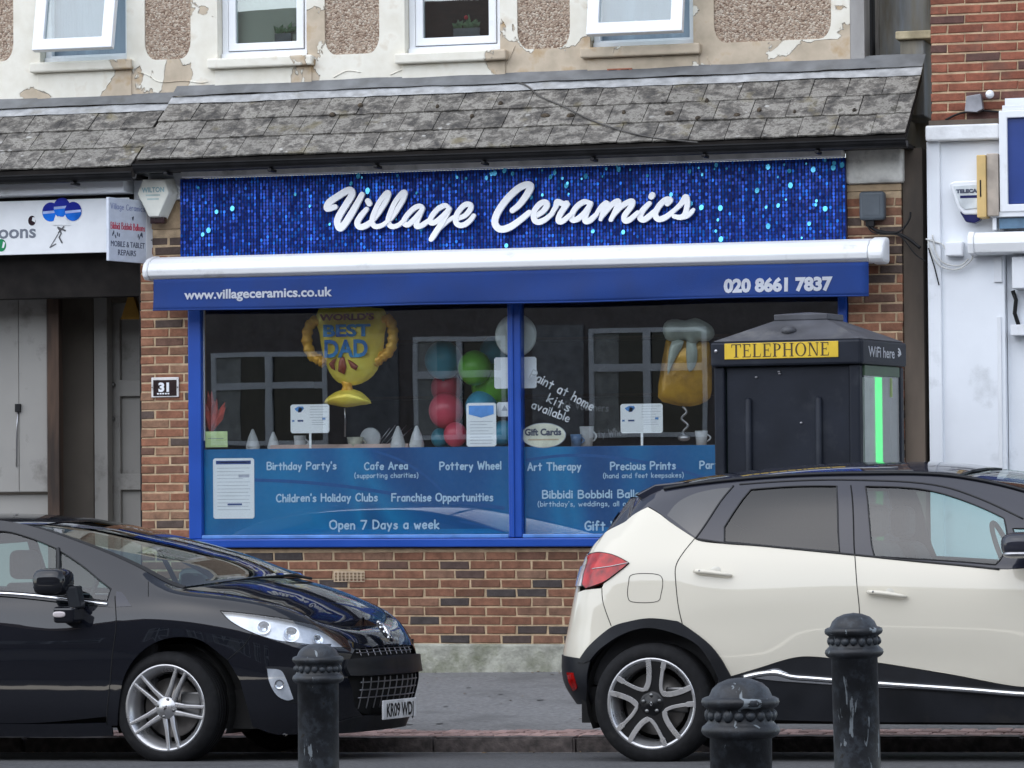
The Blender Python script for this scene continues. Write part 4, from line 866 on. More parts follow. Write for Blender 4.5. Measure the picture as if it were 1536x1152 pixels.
# ================================================================ RIGHT BUILDING
rb = thing('brick_building', 'red brick building with white painted shopfront right of the dark gap', 'building')
BX0 = 2.965; BY = .12
RXB = 2.955
lay(rb, RXB, 4.6, 3.967, 5.2, BY, M['brick2'], pitch=.0662, bw=.225, j=.013, seed=21)
box('wall_core', (RXB+.002, BY+.001, 3.0), (7.5, BY+.4, 7.4), M['mortar'], rb)
rest = MB(); lay(rb, 4.612, 7.4, 3.967, 6.4, BY, M['brick2'], pitch=.0662, bw=.225, j=.013, seed=22, stuff=(rest, lambda x, z: True))
lay(rb, RXB, 4.6, 5.203+.03, 7.0, BY, M['brick2'], pitch=.0662, bw=.225, j=.013, seed=23, stuff=(rest, lambda x, z: True))
tag(rest.build('bricks_beyond', M['brick2'], rb), kind='stuff')
M['wall_white'] = mat('white painted pilaster', (.79, .82, .86), .5, var=.015, scale=3, dirt=.18, dcol=(.52, .54, .56), dscale=2.5, bump=.15, bscale=10)
box('corner_strip', (2.938, -.03, -.1), (3.029, .3, 3.817), M['wall_white'], rb, .008)
box('pilaster', (3.025, .0, -.1), (3.454, .3, 3.811), M['wall_white'], rb, .004)
box('pilaster_trim', (3.402, -.012, .4), (3.429, -.001, 2.621), M['white'], rb, .002)
box('pilaster_trim', (3.385, -.02, 2.854), (3.439, -.001, 3.020), M['white'], rb, .002)
co = MB().box((2.942, -.09, 3.814), (3.442, .3, 3.918)); co.build('cornice', mat('chipped white cornice', (.72, .73, .74), .7, var=.05, bump=.8, bscale=14, dirt=.35, dcol=(.4, .38, .35), dscale=6), rb, .012)
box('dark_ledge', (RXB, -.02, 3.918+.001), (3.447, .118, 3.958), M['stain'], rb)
box('wall_below', (3.459, .08, -.1), (7.5, .3, 4.1), M['wall_white'], rb)
# framed blue sign board
sb = thing('blue_sign_board', 'plain dark blue board in white frame at the right edge, cut by the frame', 'sign')
bx0 = 3.450; box('backing', (bx0+.04, -.12, 3.341+.03), (4.8, -.08, 3.976-.03), mat('deep blue panel', (.012, .04, .2), .3, var=.1, scale=2), sb)
MB().plate(rect(bx0, 3.316, 4.84, 3.996), [rect(bx0+.055, 3.316+.05, 4.79, 3.996-.05)], -.15, -.08).build('sign_frame', M['upvc'], sb, .006)
box('top_strip', (bx0+.02, -.13, 3.996+.002), (4.84, .0, 4.032), M['white'], sb, .004)
lb = thing('bracket_frame', 'white bracket with blue grey infill under the blue sign board', 'bracket')
MB().box((3.385, -.14, 3.284), (4.8, -.02, 3.320)).build('rail', M['white'], lb, .003)
MB().box((3.394, -.12, 3.199), (3.420, -.02, 3.284-.001)).build('leg', M['white'], lb, .003)
MB().box((3.438, -.1, 3.208), (4.8, -.06, 3.279-.002)).build('infill', mat('blue grey panel', (.12, .22, .33), .4), lb)
# beige louvre box
bb = thing('beige_box', 'tall narrow box, yellow front and beige side, beside the blue sign board', 'box')
MB().box((3.301, -.18, 3.281), (3.363, -.02, 3.701)).build('front_panel', mat('mustard panel', (.62, .43, .17), .5, var=.05), bb, .006)
MB().box((3.365, -.16, 3.290), (3.444, -.02, 3.710)).build('case', mat('beige plastic', (.42, .36, .3), .6), bb, .006)
MB().box((3.322, -.183, 3.420), (3.331, -.181, 3.532)).build('slot', M['hole'], bb)
# white and navy alarm box
ta = thing('bell_box', 'white alarm box with navy underside and dark stripe on the white pilaster', 'alarm')
tp = [(3.107, 3.516), (3.143, 3.533), (3.341, 3.536), (3.359, 3.491), (3.321, 3.322), (3.294, 3.305), (3.204, 3.307), (3.168, 3.344)]
MB().prism(tp, -.13, -.03).build('case', M['upvc'], ta, .01)
tq = [(3.137, 3.501), (3.335, 3.508), (3.306, 3.348), (3.212, 3.341), (3.181, 3.369)]
MB().prism(tq, -.137, -.131).build('cover', mat('pale grey plastic', (.6, .64, .66), .4), ta, .002)
MB().prism([(3.174, 3.327), (3.309, 3.332), (3.313, 3.270), (3.272, 3.248), (3.214, 3.259)], -.12, -.035).build('strobe', mat('navy lens', (.01, .012, .09), .25), ta, .008)
text('lettering', 'TELECA', 3.155, 3.299, 3.453, .024, -.1385, M['ink'], ta, .01)
MB().box((3.182, -.139, 3.417), (3.307, -.1375, 3.435)).build('stripe', bpy.data.materials['navy lens'], ta)
# second awning cassette, junction box and coiled cables
a2 = thing('awning_cassette', 'short length of white awning cassette on the neighbouring white shopfront', 'awning')
z_a = 3.105
xprism(MB(), [(-.02, z_a+.08), (-.14, z_a+.078), (-.19, z_a+.05), (-.2, z_a), (-.18, z_a-.06), (-.02, z_a-.07)], 3.278, 7.0).build('cassette', M['alu'], a2, .006)
xprism(MB(), [(-.02, z_a+.085), (-.15, z_a+.083), (-.2, z_a+.05), (-.21, z_a), (-.19, z_a-.065), (-.02, z_a-.075)], 3.238, 3.277).build('end_cap', M['alu'], a2, .006)
jb = thing('cable_box', 'small square white cable box left of the white awning cassette', 'box')
MB().box((3.068, -.09, 3.033), (3.186, -.001, 3.128)).build('case', M['upvc'], jb, .005)
MB().box((3.077, -.094, 3.040), (3.177, -.0902, 3.120)).build('lid', M['upvc'], jb, .001)
M['wcable'] = mat('off white cable', (.6, .6, .58), .6)
for k, pts in enumerate(([(2.930, 3.156), (2.984, 3.137), (3.039, 3.118), (3.065, 3.081)], [(2.976, 3.182), (3.002, 3.055), (3.055, 2.987), (3.163, 2.970), (3.218, 3.014)], [(2.948, 3.138), (2.983, 3.033), (3.037, 2.965), (3.141, 2.944), (3.231, 2.996), (3.255, 3.049)])):
    tag(MB().tube([(a, -.04-.006*k, b) for a, b in spl(pts, 6)], .006, 6).build('cable', M['wcable']), ('short white cable entering the small square box', 'inner loop of white cable under the small square box', 'outer loop of white cable under the small square box')[k], 'cable', 'white cables at the corner strip')
tag(MB().tube([(a, -.05, b) for a, b in [(2.949, 3.094), (2.988, 2.967), (3.018, 2.840)]], .005, 6).build('cable', M['black']), 'thin dark cable hanging down the white corner strip', 'cable')
M['galv'] = mat('dull steel sheet', (.28, .28, .3), .4, .6, var=.15)
jd = thing('security_light', 'grey metal light fitting on the red brick wall above the white cornice', 'light')
MB().add([(a, y, b) for y in (.02, .1) for a, b in [(3.205, 4.119), (3.304, 4.133), (3.317, 4.029), (3.276, 4.008), (3.194, 4.015)]], [(4, 3, 2, 1, 0), (5, 6, 7, 8, 9)]+[(i, (i+1) % 5, (i+1) % 5+5, i+5) for i in range(5)]).build('case', M['galv'], jd, .004)
MB().ball((3.360, .06, 4.130), .03, seg=10, rings=8).build('sensor', M['upvc'], jd)
tag(MB().tube([(a, .09, b) for a, b in spl([(3.051, 3.969), (3.152, 4.011), (3.288, 4.024), (3.423, 4.011)], 6)], .008, 6).build('cable', M['black']), 'black cable running along the base of the red brick wall', 'cable')
w2 = thing('wall_duct', 'white vertical duct boxes beside the pilaster at right edge of frame', 'duct')
MB().box((3.519, -.1, 2.806), (3.9, .07, 3.016)).build('cover_box', M['white'], w2, .004)
MB().box((3.498, -.05, 2.492), (3.9, .07, 2.564)).build('cover_box', M['white'], w2, .004)
MB().tube([(a, .04, b) for a, b in [(3.502, 2.797), (3.524, 2.733), (3.514, 2.644), (3.540, 2.562)]], .014, 8).build('pipe', M['black'], w2)
# wider shopfront of the white building, right of the picture
MB().plate(rect(4.0, .55, 7.0, 2.35), [rect(4.08, .63, 5.45, 2.27), rect(5.55, .63, 6.92, 2.27)], .03, .075).build('window_frame', M['upvc'], rb, .004)
box('pane', (4.07, .05, .62), (6.93, .055, 2.28), glassS, rb); box('window_recess', (4.07, .0765, .62), (6.93, .079, 2.28), M['dark'], rb)

# ================================================================ SHOP INTERIOR AND WINDOW DISPLAY
box_in = shop
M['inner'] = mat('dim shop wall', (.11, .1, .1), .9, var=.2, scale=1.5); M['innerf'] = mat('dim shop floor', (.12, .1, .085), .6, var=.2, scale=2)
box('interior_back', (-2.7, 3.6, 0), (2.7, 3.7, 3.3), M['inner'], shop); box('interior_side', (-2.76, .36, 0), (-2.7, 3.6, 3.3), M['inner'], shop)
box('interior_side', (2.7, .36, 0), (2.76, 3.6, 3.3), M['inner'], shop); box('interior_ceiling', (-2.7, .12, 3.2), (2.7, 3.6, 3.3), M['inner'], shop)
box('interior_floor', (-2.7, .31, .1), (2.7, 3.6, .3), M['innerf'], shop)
# film on the lower glass, two sheets
def film_mat():
    m, nt, b = new_mat('printed blue window film'); N = nt.nodes.new; L = nt.links.new; tc = N('ShaderNodeTexCoord')
    n = N('ShaderNodeTexNoise'); n.inputs['Scale'].default_value = .8; n.inputs['Detail'].default_value = 1; n.inputs['Distortion'].default_value = 1.2
    mp = N('ShaderNodeMapping'); mp.inputs['Scale'].default_value = (1.1, 1, .35); L(tc.outputs['Object'], mp.inputs[0]); L(mp.outputs[0], n.inputs['Vector'])
    r = ramp(nt, [(.3, (.0, .05, .2)), (.45, (.0, .1, .31)), (.58, (.001, .2, .45)), (.68, (.0, .07, .24))]); L(n.outputs['Fac'], r.inputs[0]); L(r.outputs[0], b.inputs['Base Color']); b.inputs['Roughness'].default_value = .4; return m
M['film'] = film_mat(); M['film_light'] = mat('light blue film band', (.002, .17, .42), .4, var=.05, scale=1); M['film_line'] = mat('pale film swoosh', (.01, .1, .32), .4, var=.02)
FZ1 = 1.786; FZ1b = 1.780
ft = thing('window_film', 'blue printed film across the lower left pane listing parties, cafe and clubs', 'film')
MB().box((WL+.1, .022, WB+.09), (ML-.002, .025, FZ1)).build('sheet', M['film'], ft)
f2 = thing('window_film', 'blue printed film across the lower right pane listing art therapy and prints', 'film')
MB().box((MR+.002, .022, WB+.09), (WR-.064, .025, FZ1b)).build('sheet', M['film'], f2)
MB().box((-2.044, .0208, WB+.0905), (-0.092, .0215, 1.211)).build('light_band', M['film_light'], ft)
MB().box((0.342, .0208, WB+.0905), (0.906, .0215, 1.217)).build('light_band', M['film_light'], f2)
sw = MB(); ribbon(sw, spl([(-1.915, 1.565), (-1.578, 1.548), (-1.229, 1.513), (-0.833, 1.453), (-0.441, 1.404), (-0.076, 1.355)], 6), .012, .0212); ribbon(sw, spl([(-1.029, 1.765), (-0.832, 1.697), (-0.636, 1.578), (-0.490, 1.437)], 6), .009, .0210); ribbon(sw, spl([(-0.393, 1.263), (-0.247, 1.235), (-0.078, 1.192)], 4), .008, .0209)
sw.build('swoosh_print', M['film_line'], ft)
sw = MB(); ribbon(sw, spl([(0.096, 1.689), (0.386, 1.718), (0.721, 1.701), (1.100, 1.633), (1.382, 1.548)], 6), .01, .0212); sw.build('swoosh_print', M['film_line'], f2)
M['fw'] = mat('pale blue lettering', (.5, .68, .85), .5, var=.01)
FILM_LINES = [("Birthday Party's", -1.824, -1.308, 1.638, 0.050, ft),
    ('Cafe Area', -1.094, -0.778, 1.633, 0.049, ft),
    ('(supporting charities)', -1.169, -0.700, 1.574, 0.033, ft),
    ('Pottery Wheel', -0.537, -0.093, 1.627, 0.052, ft),
    ("Children's Holiday Clubs", -1.755, -1.002, 1.410, 0.052, ft),
    ('Franchise Opportunities', -0.893, -0.153, 1.407, 0.052, ft),
    ('Open 7 Days a week', -1.356, -0.550, 1.214, 0.059, ft),
    ('Art Therapy', 0.105, 0.485, 1.617, 0.051, f2),
    ('Precious Prints', 0.701, 1.161, 1.616, 0.051, f2),
    ('(hand and feet keepsakes)', 0.648, 1.217, 1.559, 0.032, f2),
    ('Bibbidi Bobbidi Balloons', 0.210, 1.027, 1.422, 0.051, f2),
    ("(birthday's, weddings, all occasions)", 0.175, 1.026, 1.365, 0.033, f2),
    ('Gift Vouchers', 0.515, 1.025, 1.198, 0.060, f2),
    ('Party Themes', 1.336, 1.757, 1.618, 0.050, f2)]
for k, (t_, a_, b_, z_, h_, p_) in enumerate(FILM_LINES): handwriting('lettering', t_, a_, b_, z_, h_, .0195, M['fw'], p_, .2 if h_ > .04 else .17, seed=k)
# shelf board inside the window, back from the glass
box('display_shelf', (WL+.1, .06, FZ1-.03), (WR-.07, .55, FZ1-.005), mat('pale shelf', (.5, .4, .35), .6), shop)
tag(MB().box((-1.9, .3, FZ1-.004), (-.86, .5, FZ1+.03)).build('display_tray', mat('dusty pink tray', (.55, .42, .38), .6)), 'long low tray behind the glass under the cup shaped balloon', 'tray')
# --- posters taped behind the glass
M['paper'] = mat('white paper', (.84, .87, .9), .6, var=.01); M['pblue'] = mat('poster blue', (.08, .25, .6), .5); M['pnavy'] = mat('poster navy', (.03, .06, .2), .5); M['pgrey'] = mat('poster small print', (.35, .38, .45), .6)
def poster(label, x0, z0, x1, z1, y, parts, name='poster', rot=0):
    t = thing(name, label, 'poster', ((x0+x1)/2, y, z0)); w = (x1-x0)/2; h = z1-z0; t.rotation_euler = (0, rot, 0)
    c = min(.012, w*.2); P = [(-w+c, 0), (w-c, 0), (w, c), (w, h-c), (w-c, h), (-w+c, h), (-w, h-c), (-w, c)]
    MB().prism(P, -.0006, .0006).build('sheet', M['paper'], t)
    for k, q in enumerate(parts):
        if q[0] == 'bar': MB().box((-w+q[1]*2*w, -.0016, h*q[2]), (-w+q[3]*2*w, -.0008, h*q[4])).build(q[6] if len(q) > 6 else 'print_band', M[q[5]], t)
        if q[0] == 'poly': MB().add([(-w+a*2*w, -.0018, h*b) for a, b in q[1]], [tuple(range(len(q[1])))]).build('print_shape', M[q[2]], t)
        if q[0] == 'txt': text('lettering', q[1], -w+q[2]*2*w, -w+q[3]*2*w, h*q[4], h*q[5], -.0016, M[q[6]], t, .01)
    return t
def lines(x0, x1, z0, z1, n, m='pgrey', th=.012):
    rr = random.Random(n); return [('bar', x0, z1-(z1-z0)*k/(n-1)-th, x1-rr.uniform(0, .25)*(x1-x0)*(k % 2), z1-(z1-z0)*k/(n-1), m, 'print_line') for k in range(n)]
a, b = (-2.235, 1.291), (-1.923, 1.722)
poster('tall white notice with navy heading low in the left corner of the window', a[0], a[1], b[0], b[1], .0192, [('bar', .07, .9, .92, .96, 'pnavy'), ('bar', .14, .925, .86, .94, 'pgrey')]+lines(.1, .9, .15, .84, 13, th=.007)+[('bar', .62, .68, .88, .73, 'pgrey'), ('bar', .35, .22, .7, .25, 'pnavy')])
mug = [('poly', [(.1, .85), (.2, .93), (.32, .93), (.35, .86), (.28, .74), (.16, .76)], 'pblue'), ('poly', [(.19, .72), (.28, .73), (.3, .86), (.22, .9)], 'pnavy'), ('bar', .18, .4, .33, .46, 'pnavy'), ('bar', .04, .4, .1, .46, 'pblue'), ('bar', .82, .46, .9, .53, 'pblue')]
a, b = (-1.674, 1.896), (-1.382, 2.101)
p1 = poster('white card with blue mug drawing standing left of the balloon base', a[0], a[1], b[0], b[1], .1, mug+lines(.5, .95, .55, .92, 5)+lines(.55, .9, .3, .45, 3))
a, b = (0.754, 1.868), (1.056, 2.072)
p2 = poster('white card with blue mug drawing on a stick right of the gift cards oval', a[0], a[1], b[0], b[1], .1, mug+lines(.5, .95, .55, .92, 5)+lines(.55, .9, .3, .45, 3))
for p_ in (p1, p2): MB().box((-.008, .002, -.12), (.008, .01, 0)).build('stick', M['paper'], p_)
a, b = (-0.340, 1.786), (-0.123, 2.092)
poster('white sheet topped by a blue pentagon banner left of the blue mullion', a[0], a[1], b[0], b[1], .0195, [('poly', [(.08, .94), (.08, .74), (.5, .66), (.92, .74), (.92, .94)], 'pblue')]+lines(.12, .88, .08, .58, 8, th=.012))
a, b = (-0.149, 2.191), (0.159, 2.410)
poster('blank white sheet crossing behind the blue mullion', a[0], a[1], b[0], b[1], .07, [])
a, b = (-0.131, 1.995), (-0.018, 2.096)
poster('small pale leaflet tucked between pentagon banner sheet and mullion', a[0], a[1], b[0], b[1], .065, [('poly', [(.3, .4), (.5, .8), (.7, .4)], 'pgrey')])
M['lime'] = mat('pale green card', (.5, .62, .3), .6)
a, b = (-2.293, 1.802), (-2.124, 1.915)
t = thing('price_card', 'small pale green card in the left corner of the window', 'card'); MB().box((a[0], .0188, a[1]), (b[0], .02, b[1])).build('card', M['lime'], t); MB().box((a[0]+.02, .0182, a[1]+.06), (b[0]-.03, .0187, a[1]+.064)).build('print_line', M['sgrey'], t)
# plate and oval
pl_ = thing('plate', 'round white plate standing behind the blue mullion', 'plate', (0.001, .09, 2.564))
MB().lathe([(0, 0), (.1, -.002), (.105, -.006), (.14, -.012), (.15, -.02), (.152, -.014), (.14, -.004), (.105, .004), (0, .006)], axis='y', seg=40).build('dish', mat('pale glazed plate', (.55, .6, .58), .2, var=.03), pl_)
ov = thing('gift_cards_sticker', 'cream oval sticker reading Gift Cards beside the mullion', 'sticker', (0.219, .0195, 1.859))
n = 32; MB().add([(.158*math.cos(2*math.pi*k/n), 0, .083*math.sin(2*math.pi*k/n)) for k in range(n)], [tuple(range(n))]).build('oval', mat('cream sticker', (.66, .66, .55), .5), ov)
MB().add([(.163*math.cos(2*math.pi*k/n), .0006, .088*math.sin(2*math.pi*k/n)) for k in range(n)], [tuple(range(n))]).build('rim', M['pgrey'], ov)
text('lettering', 'Gift Cards', -.135, .13, .002, .046, -.0006, M['ink'], ov, .012); MB().box((-.11, -.0008, -.035), (.11, -.0004, -.024)).build('faded_print', mat('tan print', (.5, .4, .28), .6), ov)
# slanting hand lettering on the glass
M['grw'] = mat('silver lettering', (.5, .52, .55), .5)
pt = thing('window_lettering', 'three slanting silver lines reading Paint at home kits available', 'lettering')
def tilted(txt, A, B, h, y, m, par, seed=1, th=.16):
    L_ = math.hypot(B[0]-A[0], B[1]-A[1]); o = handwriting('lettering', txt, 0, L_, 0, h, 0, m, par, th, seed=seed); an = math.atan2(B[1]-A[1], B[0]-A[0]); o.rotation_euler = (0, -an, 0); o.location = (A[0], y, A[1]); return o
tilted('Paint at home', (0.121, 2.265), (0.566, 2.027), .062, .0185, M['grw'], pt, 4); tilted('kits', (0.245, 2.096), (0.398, 2.020), .06, .0185, M['grw'], pt, 5); tilted('available', (0.134, 2.051), (0.398, 1.950), .055, .0185, M['grw'], pt, 6)
M['grw2'] = mat('dull grey lettering', (.2, .2, .21), .6)
tilted('Gift Vouchers', (0.103, 2.064), (0.484, 2.036), .05, .8, M['grw2'], pt, 7); tilted('Party Wheel', (0.324, 1.842), (0.620, 1.867), .05, .8, M['grw2'], pt, 8)
# --- foil balloons
def foil_mat(name, col, col2):
    m = mat(name, col, .25, .2, var=.1, scale=5, col2=col2, bump=.5, bscale=16); return m
M['gold'] = foil_mat('gold foil', (.85, .62, .06), (.9, .8, .12)); M['orange'] = foil_mat('orange foil', (.8, .36, .02), (.85, .5, .05)); M['bfoil'] = foil_mat('blue foil', (.01, .09, .4), (.08, .5, .8)); M['rfoil'] = foil_mat('dark red foil', (.2, .03, .01), (.3, .06, .02)); M['mfoil'] = foil_mat('maroon foil', (.12, .01, .02), (.25, .05, .03))
def pillow(poly, y, depth, name, m, parent, n=7, z=None):
    """puffed foil: outline of (x,z) inflated towards both sides"""
    pts = [Vector(p) for p in poly]; k = len(pts); mnx, mxx = min(p.x for p in pts), max(p.x for p in pts); mnz, mxz = min(p.y for p in pts), max(p.y for p in pts)
    def ins(c):
        r_ = False; j = k-1
        for i in range(k):
            if (pts[i].y > c.y) != (pts[j].y > c.y) and c.x < (pts[j].x-pts[i].x)*(c.y-pts[i].y)/(pts[j].y-pts[i].y)+pts[i].x: r_ = not r_
            j = i
        return r_
    def dist(c):
        b = 9
        for i in range(k):
            a_, b_ = pts[i], pts[(i+1) % k]; d = b_-a_; t = max(0, min(1, (c-a_).dot(d)/max(1e-9, d.dot(d)))); b = min(b, (c-a_-d*t).length)
        return b
    g = max((mxx-mnx), (mxz-mnz))/(n*3); allp = list(pts); i = 0; x = mnx+g/2
    while x < mxx:
        z_ = mnz+g/2
        while z_ < mxz:
            c = Vector((x+g*.25*math.sin(z_*97), z_+g*.25*math.sin(x*83)))
            if ins(c) and dist(c) > g*.35: allp.append(c)
            z_ += g
        x += g
    r = delaunay_2d_cdt(allp, [(i, (i+1) % k) for i in range(k)], [], 0, 1e-6); V, F = r[0], r[2]
    F = [f for f in F if ins((V[f[0]]+V[f[1]]+V[f[2]])/3)]
    mxd = max(dist(v) for v in V); ds = [math.sqrt(max(0, 1-(1-min(1, dist(v)/mxd))**2)) for v in V]
    nv = len(V); vs = [(v.x, y-depth*d, v.y) for v, d in zip(V, ds)]+[(v.x, y+depth*d, v.y) for v, d in zip(V, ds)]
    fs = [tuple(f) for f in F]+[tuple(i+nv for i in reversed(f)) for f in F]
    # orient front faces toward -y
    return MB().add(vs, [tuple(reversed(f)) if max(f) < nv and (V[f[0]]-V[f[1]]).cross(V[f[2]]-V[f[1]]) > 0 else f for f in fs], True).build(name, m, parent)
tb = thing('cup_balloon', 'gold foil balloon shaped as a two handled trophy cup, reading best dad', 'balloon')
BYY = .22
pillow(spl([(-1.498, 2.788), (-1.007, 2.777), (-1.003, 2.601), (-1.019, 2.459), (-1.060, 2.341), (-1.130, 2.271), (-1.231, 2.234), (-1.351, 2.255), (-1.421, 2.333), (-1.470, 2.467), (-1.494, 2.611)], 2, True), BYY, .075, 'bowl', M['gold'], tb)
for s_, nm in (([(-1.484, 2.696), (-1.539, 2.698), (-1.580, 2.636), (-1.586, 2.541), (-1.551, 2.454), (-1.491, 2.420), (-1.456, 2.395)], 0), ([(-1.017, 2.697), (-0.967, 2.696), (-0.943, 2.629), (-0.944, 2.543), (-0.974, 2.468), (-1.029, 2.431), (-1.080, 2.389)], 1)):
    P = spl(s_, 5); MB().tube([(a_, BYY, b_) for a_, b_ in P], [.038+.006*math.sin(i*1.9) for i in range(len(P))], 12).build('cup_handle', M['orange'], tb)
pillow(spl([(-1.331, 2.279), (-1.241, 2.277), (-1.251, 2.225), (-1.236, 2.177), (-1.337, 2.179), (-1.321, 2.226)], 2, True), BYY, .03, 'stem', M['orange'], tb, 4)
pillow(spl([(-1.463, 2.114), (-1.417, 2.166), (-1.352, 2.198), (-1.271, 2.211), (-1.191, 2.191), (-1.136, 2.148), (-1.107, 2.104), (-1.192, 2.091), (-1.292, 2.078), (-1.392, 2.094)], 2, True), BYY, .07, 'foot', M['gold'], tb)
MB().tube([(-1.307, BYY, 2.074), (-1.303, BYY, 1.988), (-1.314, BYY+.02, 1.869)], .007, 6).build('ribbon_tail', M['metal'], tb)
def cupfront(poly, y, m, name='print_shape'):
    return pillow(poly, y, .012, name, m, tb, 4)
YP = BYY-.072
text('lettering', 'BEST', -1.437, -1.082, 2.584, .085, BYY-.083, M['bfoil'], tb, .02)
text('lettering', 'DAD', -1.428, -1.103, 2.437, .125, BYY-.085, M['bfoil'], tb, .025)
cupfront([(-1.341, 2.429), (-1.361, 2.387), (-1.352, 2.339), (-1.382, 2.354), (-1.402, 2.388), (-1.371, 2.420)], YP+.004, M['rfoil']); cupfront([(-1.306, 2.443), (-1.281, 2.433), (-1.266, 2.366), (-1.282, 2.310), (-1.332, 2.334), (-1.326, 2.401)], YP, M['rfoil']); cupfront([(-1.266, 2.428), (-1.216, 2.399), (-1.181, 2.370), (-1.197, 2.337), (-1.237, 2.361)], YP+.004, M['rfoil'])
text('lettering', "WORLD'S", -1.465, -1.054, 2.699, .045, BYY-.082, M['mfoil'], tb, .012)
# beer mug balloon
bm_ = thing('beer_mug_balloon', 'foil balloon shaped as a frothing amber beer glass beside the telephone box', 'balloon')
M['amber'] = foil_mat('amber foil', (.22, .11, .02), (.6, .33, .03)); M['froth'] = mat('froth foil', (.42, .47, .42), .3, .2, var=.15, scale=4, bump=.3, bscale=14)
pillow(spl([(1.045, 2.470), (1.070, 2.525), (1.203, 2.536), (1.346, 2.520), (1.373, 2.417), (1.380, 2.163), (1.341, 2.085), (1.222, 2.049), (1.080, 2.070), (0.994, 2.117), (1.010, 2.284)], 2, True), BYY, .08, 'glass', M['amber'], bm_)
pillow(spl([(1.047, 2.599), (1.081, 2.649), (1.152, 2.657), (1.209, 2.647), (1.280, 2.664), (1.342, 2.639), (1.398, 2.601), (1.417, 2.545), (1.378, 2.500), (1.303, 2.501), (1.274, 2.465), (1.236, 2.475), (1.208, 2.512), (1.122, 2.500), (1.065, 2.524)], 2, True), BYY-.06, .07, 'froth', M['froth'], bm_)
cf = pillow(spl([(1.117, 2.503), (1.203, 2.501), (1.164, 2.419), (1.116, 2.336), (1.087, 2.272), (1.088, 2.374)], 2, True), BYY-.085, .02, 'froth_drip', M['froth'], bm_, 4); pillow(spl([(1.222, 2.501), (1.288, 2.486), (1.296, 2.370), (1.258, 2.297), (1.225, 2.316)], 2, True), BYY-.085, .02, 'froth_drip', M['froth'], bm_, 4)
MB().tube([(a_, BYY, b_) for a_, b_ in spl([(1.170, 2.050), (1.198, 2.012), (1.160, 1.967), (1.207, 1.920), (1.168, 1.874), (1.187, 1.836)], 4)], .009, 6).build('ribbon_tail', M['metal'], bm_)
MB().ball((1.177, BYY, 1.832), .045, .03, .022).build('weight', M['metal'], bm_)
# round latex balloons, one by one
M['lat'] = {}
for nm, c_ in (('teal', (.05, .3, .42)), ('green', (.15, .48, .05)), ('crimson', (.6, .07, .12)), ('skyblue', (.07, .38, .6))): M['lat'][nm] = mat(nm+' latex', c_, .3, var=.08, scale=2)
for (nm, px, r, lb_, yb) in (('teal', (-0.731, 2.422), .135, 'dark teal round balloon, topmost of the cluster', .75), ('green', (-0.450, 2.356), .12, 'green round balloon left of the white plate', .6), ('teal', (-0.392, 2.484), .105, 'teal balloon partly behind the plate, highest at right', .9), ('crimson', (-0.738, 2.222), .115, 'crimson balloon squeezed between teal and red ones', .85), ('crimson', (-0.667, 2.052), .125, 'large crimson balloon left of the pentagon banner sheet', .6), ('green', (-0.380, 2.235), .15, 'darker green balloon behind the blank white sheet', .8), ('skyblue', (-0.432, 2.070), .12, 'sky blue balloon behind the pentagon banner sheet', .7), ('crimson', (-0.568, 1.878), .085, 'small red balloon lowest beside the pentagon banner sheet', .5), ('teal', (-0.771, 1.859), .07, 'small teal balloon lowest at left of the cluster', .8), ('skyblue', (-0.298, 1.887), .09, 'blue balloon low against the mullion', .8)):
    yy = yb
    o = tag(MB().ball((0, 0, 0), r, r, r*1.06, 24, 16).lathe([(.004, -r*1.1), (.014, -r*1.13), (.004, -r*1.06)], seg=8).build('latex_balloon', M['lat'][nm], None, 0, (px[0], yy, px[1])), lb_, 'balloon', 'round latex balloons in the window')
# red flower shaped foil at left edge
fl = thing('red_flower_decoration', 'red petalled paper decoration above the pale green card', 'decoration'); M['petal'] = mat('red petals', (.45, .05, .03), .5, var=.25, scale=10)
rr = random.Random(2); cxf, czf = (-2.280, 1.903)
for k in range(11):
    a_ = -.55+1.1*((k*4) % 11)/10; L_ = rr.uniform(.22, .33)*(1-abs(a_)*.4); ex = Vector((math.sin(a_), 0, math.cos(a_))); q = Vector((math.cos(a_), 0, -math.sin(a_)))*.03; y_ = .14-.006*k; c_ = Vector((cxf, y_, czf))
    MB().add([c_, c_+ex*L_*.6-q, c_+ex*L_, c_+ex*L_*.6+q, c_+ex*L_*.62+Vector((0, -.018, 0))], [(0, 4, 1), (1, 4, 2), (2, 4, 3), (3, 4, 0)]).build('petal', M['petal'], fl)
# ornaments along the shelf
M['bisque'] = mat('bisque pottery', (.5, .52, .54), .6, var=.08, scale=10); M['ctin'] = mat('cream tin', (.42, .42, .34), .5)
zs = FZ1-.004
def cone_orn(px, y, h, lab):
    o = MB(); o.lathe([(h*.32, 0), (h*.34, h*.15), (h*.22, h*.6), (h*.05, h), (0, h)], seg=18).lathe([(0, h*.1), (h*.2, h*.12), (0, h*.3)], (0, -h*.18, 0), seg=10)
    tag(o.build('pottery_gnome', M['bisque'], None, 0, (px, y, zs)), lab, 'ornament', 'pale pottery ornaments on the window shelf')
cone_orn(-0.935, .3, .16, 'pointed white pottery figure right of the cup balloon, left of a pair'); cone_orn(-0.795, .3, .16, 'pointed white pottery figure, right of a pair by the red balloons'); cone_orn(-2.035, .3, .15, 'pointed pottery figure nearest the left post'); cone_orn(-1.895, .35, .13, 'small pottery figure left of the mug card')
def cup(px, y, r, h, m, lab):
    t = thing('cup', lab, 'cup', (px, y, zs)); MB().lathe([(0, 0), (r*.8, 0), (r, h), (r*.9, h), (r*.7, .01), (0, .01)], seg=20).build('body', m, t)
    MB().tube([(r*.9+.025*math.sin(math.pi*k/6), 0, h*.25+h*.5*k/6) for k in range(7)], .006, 6).build('handle', m, t)
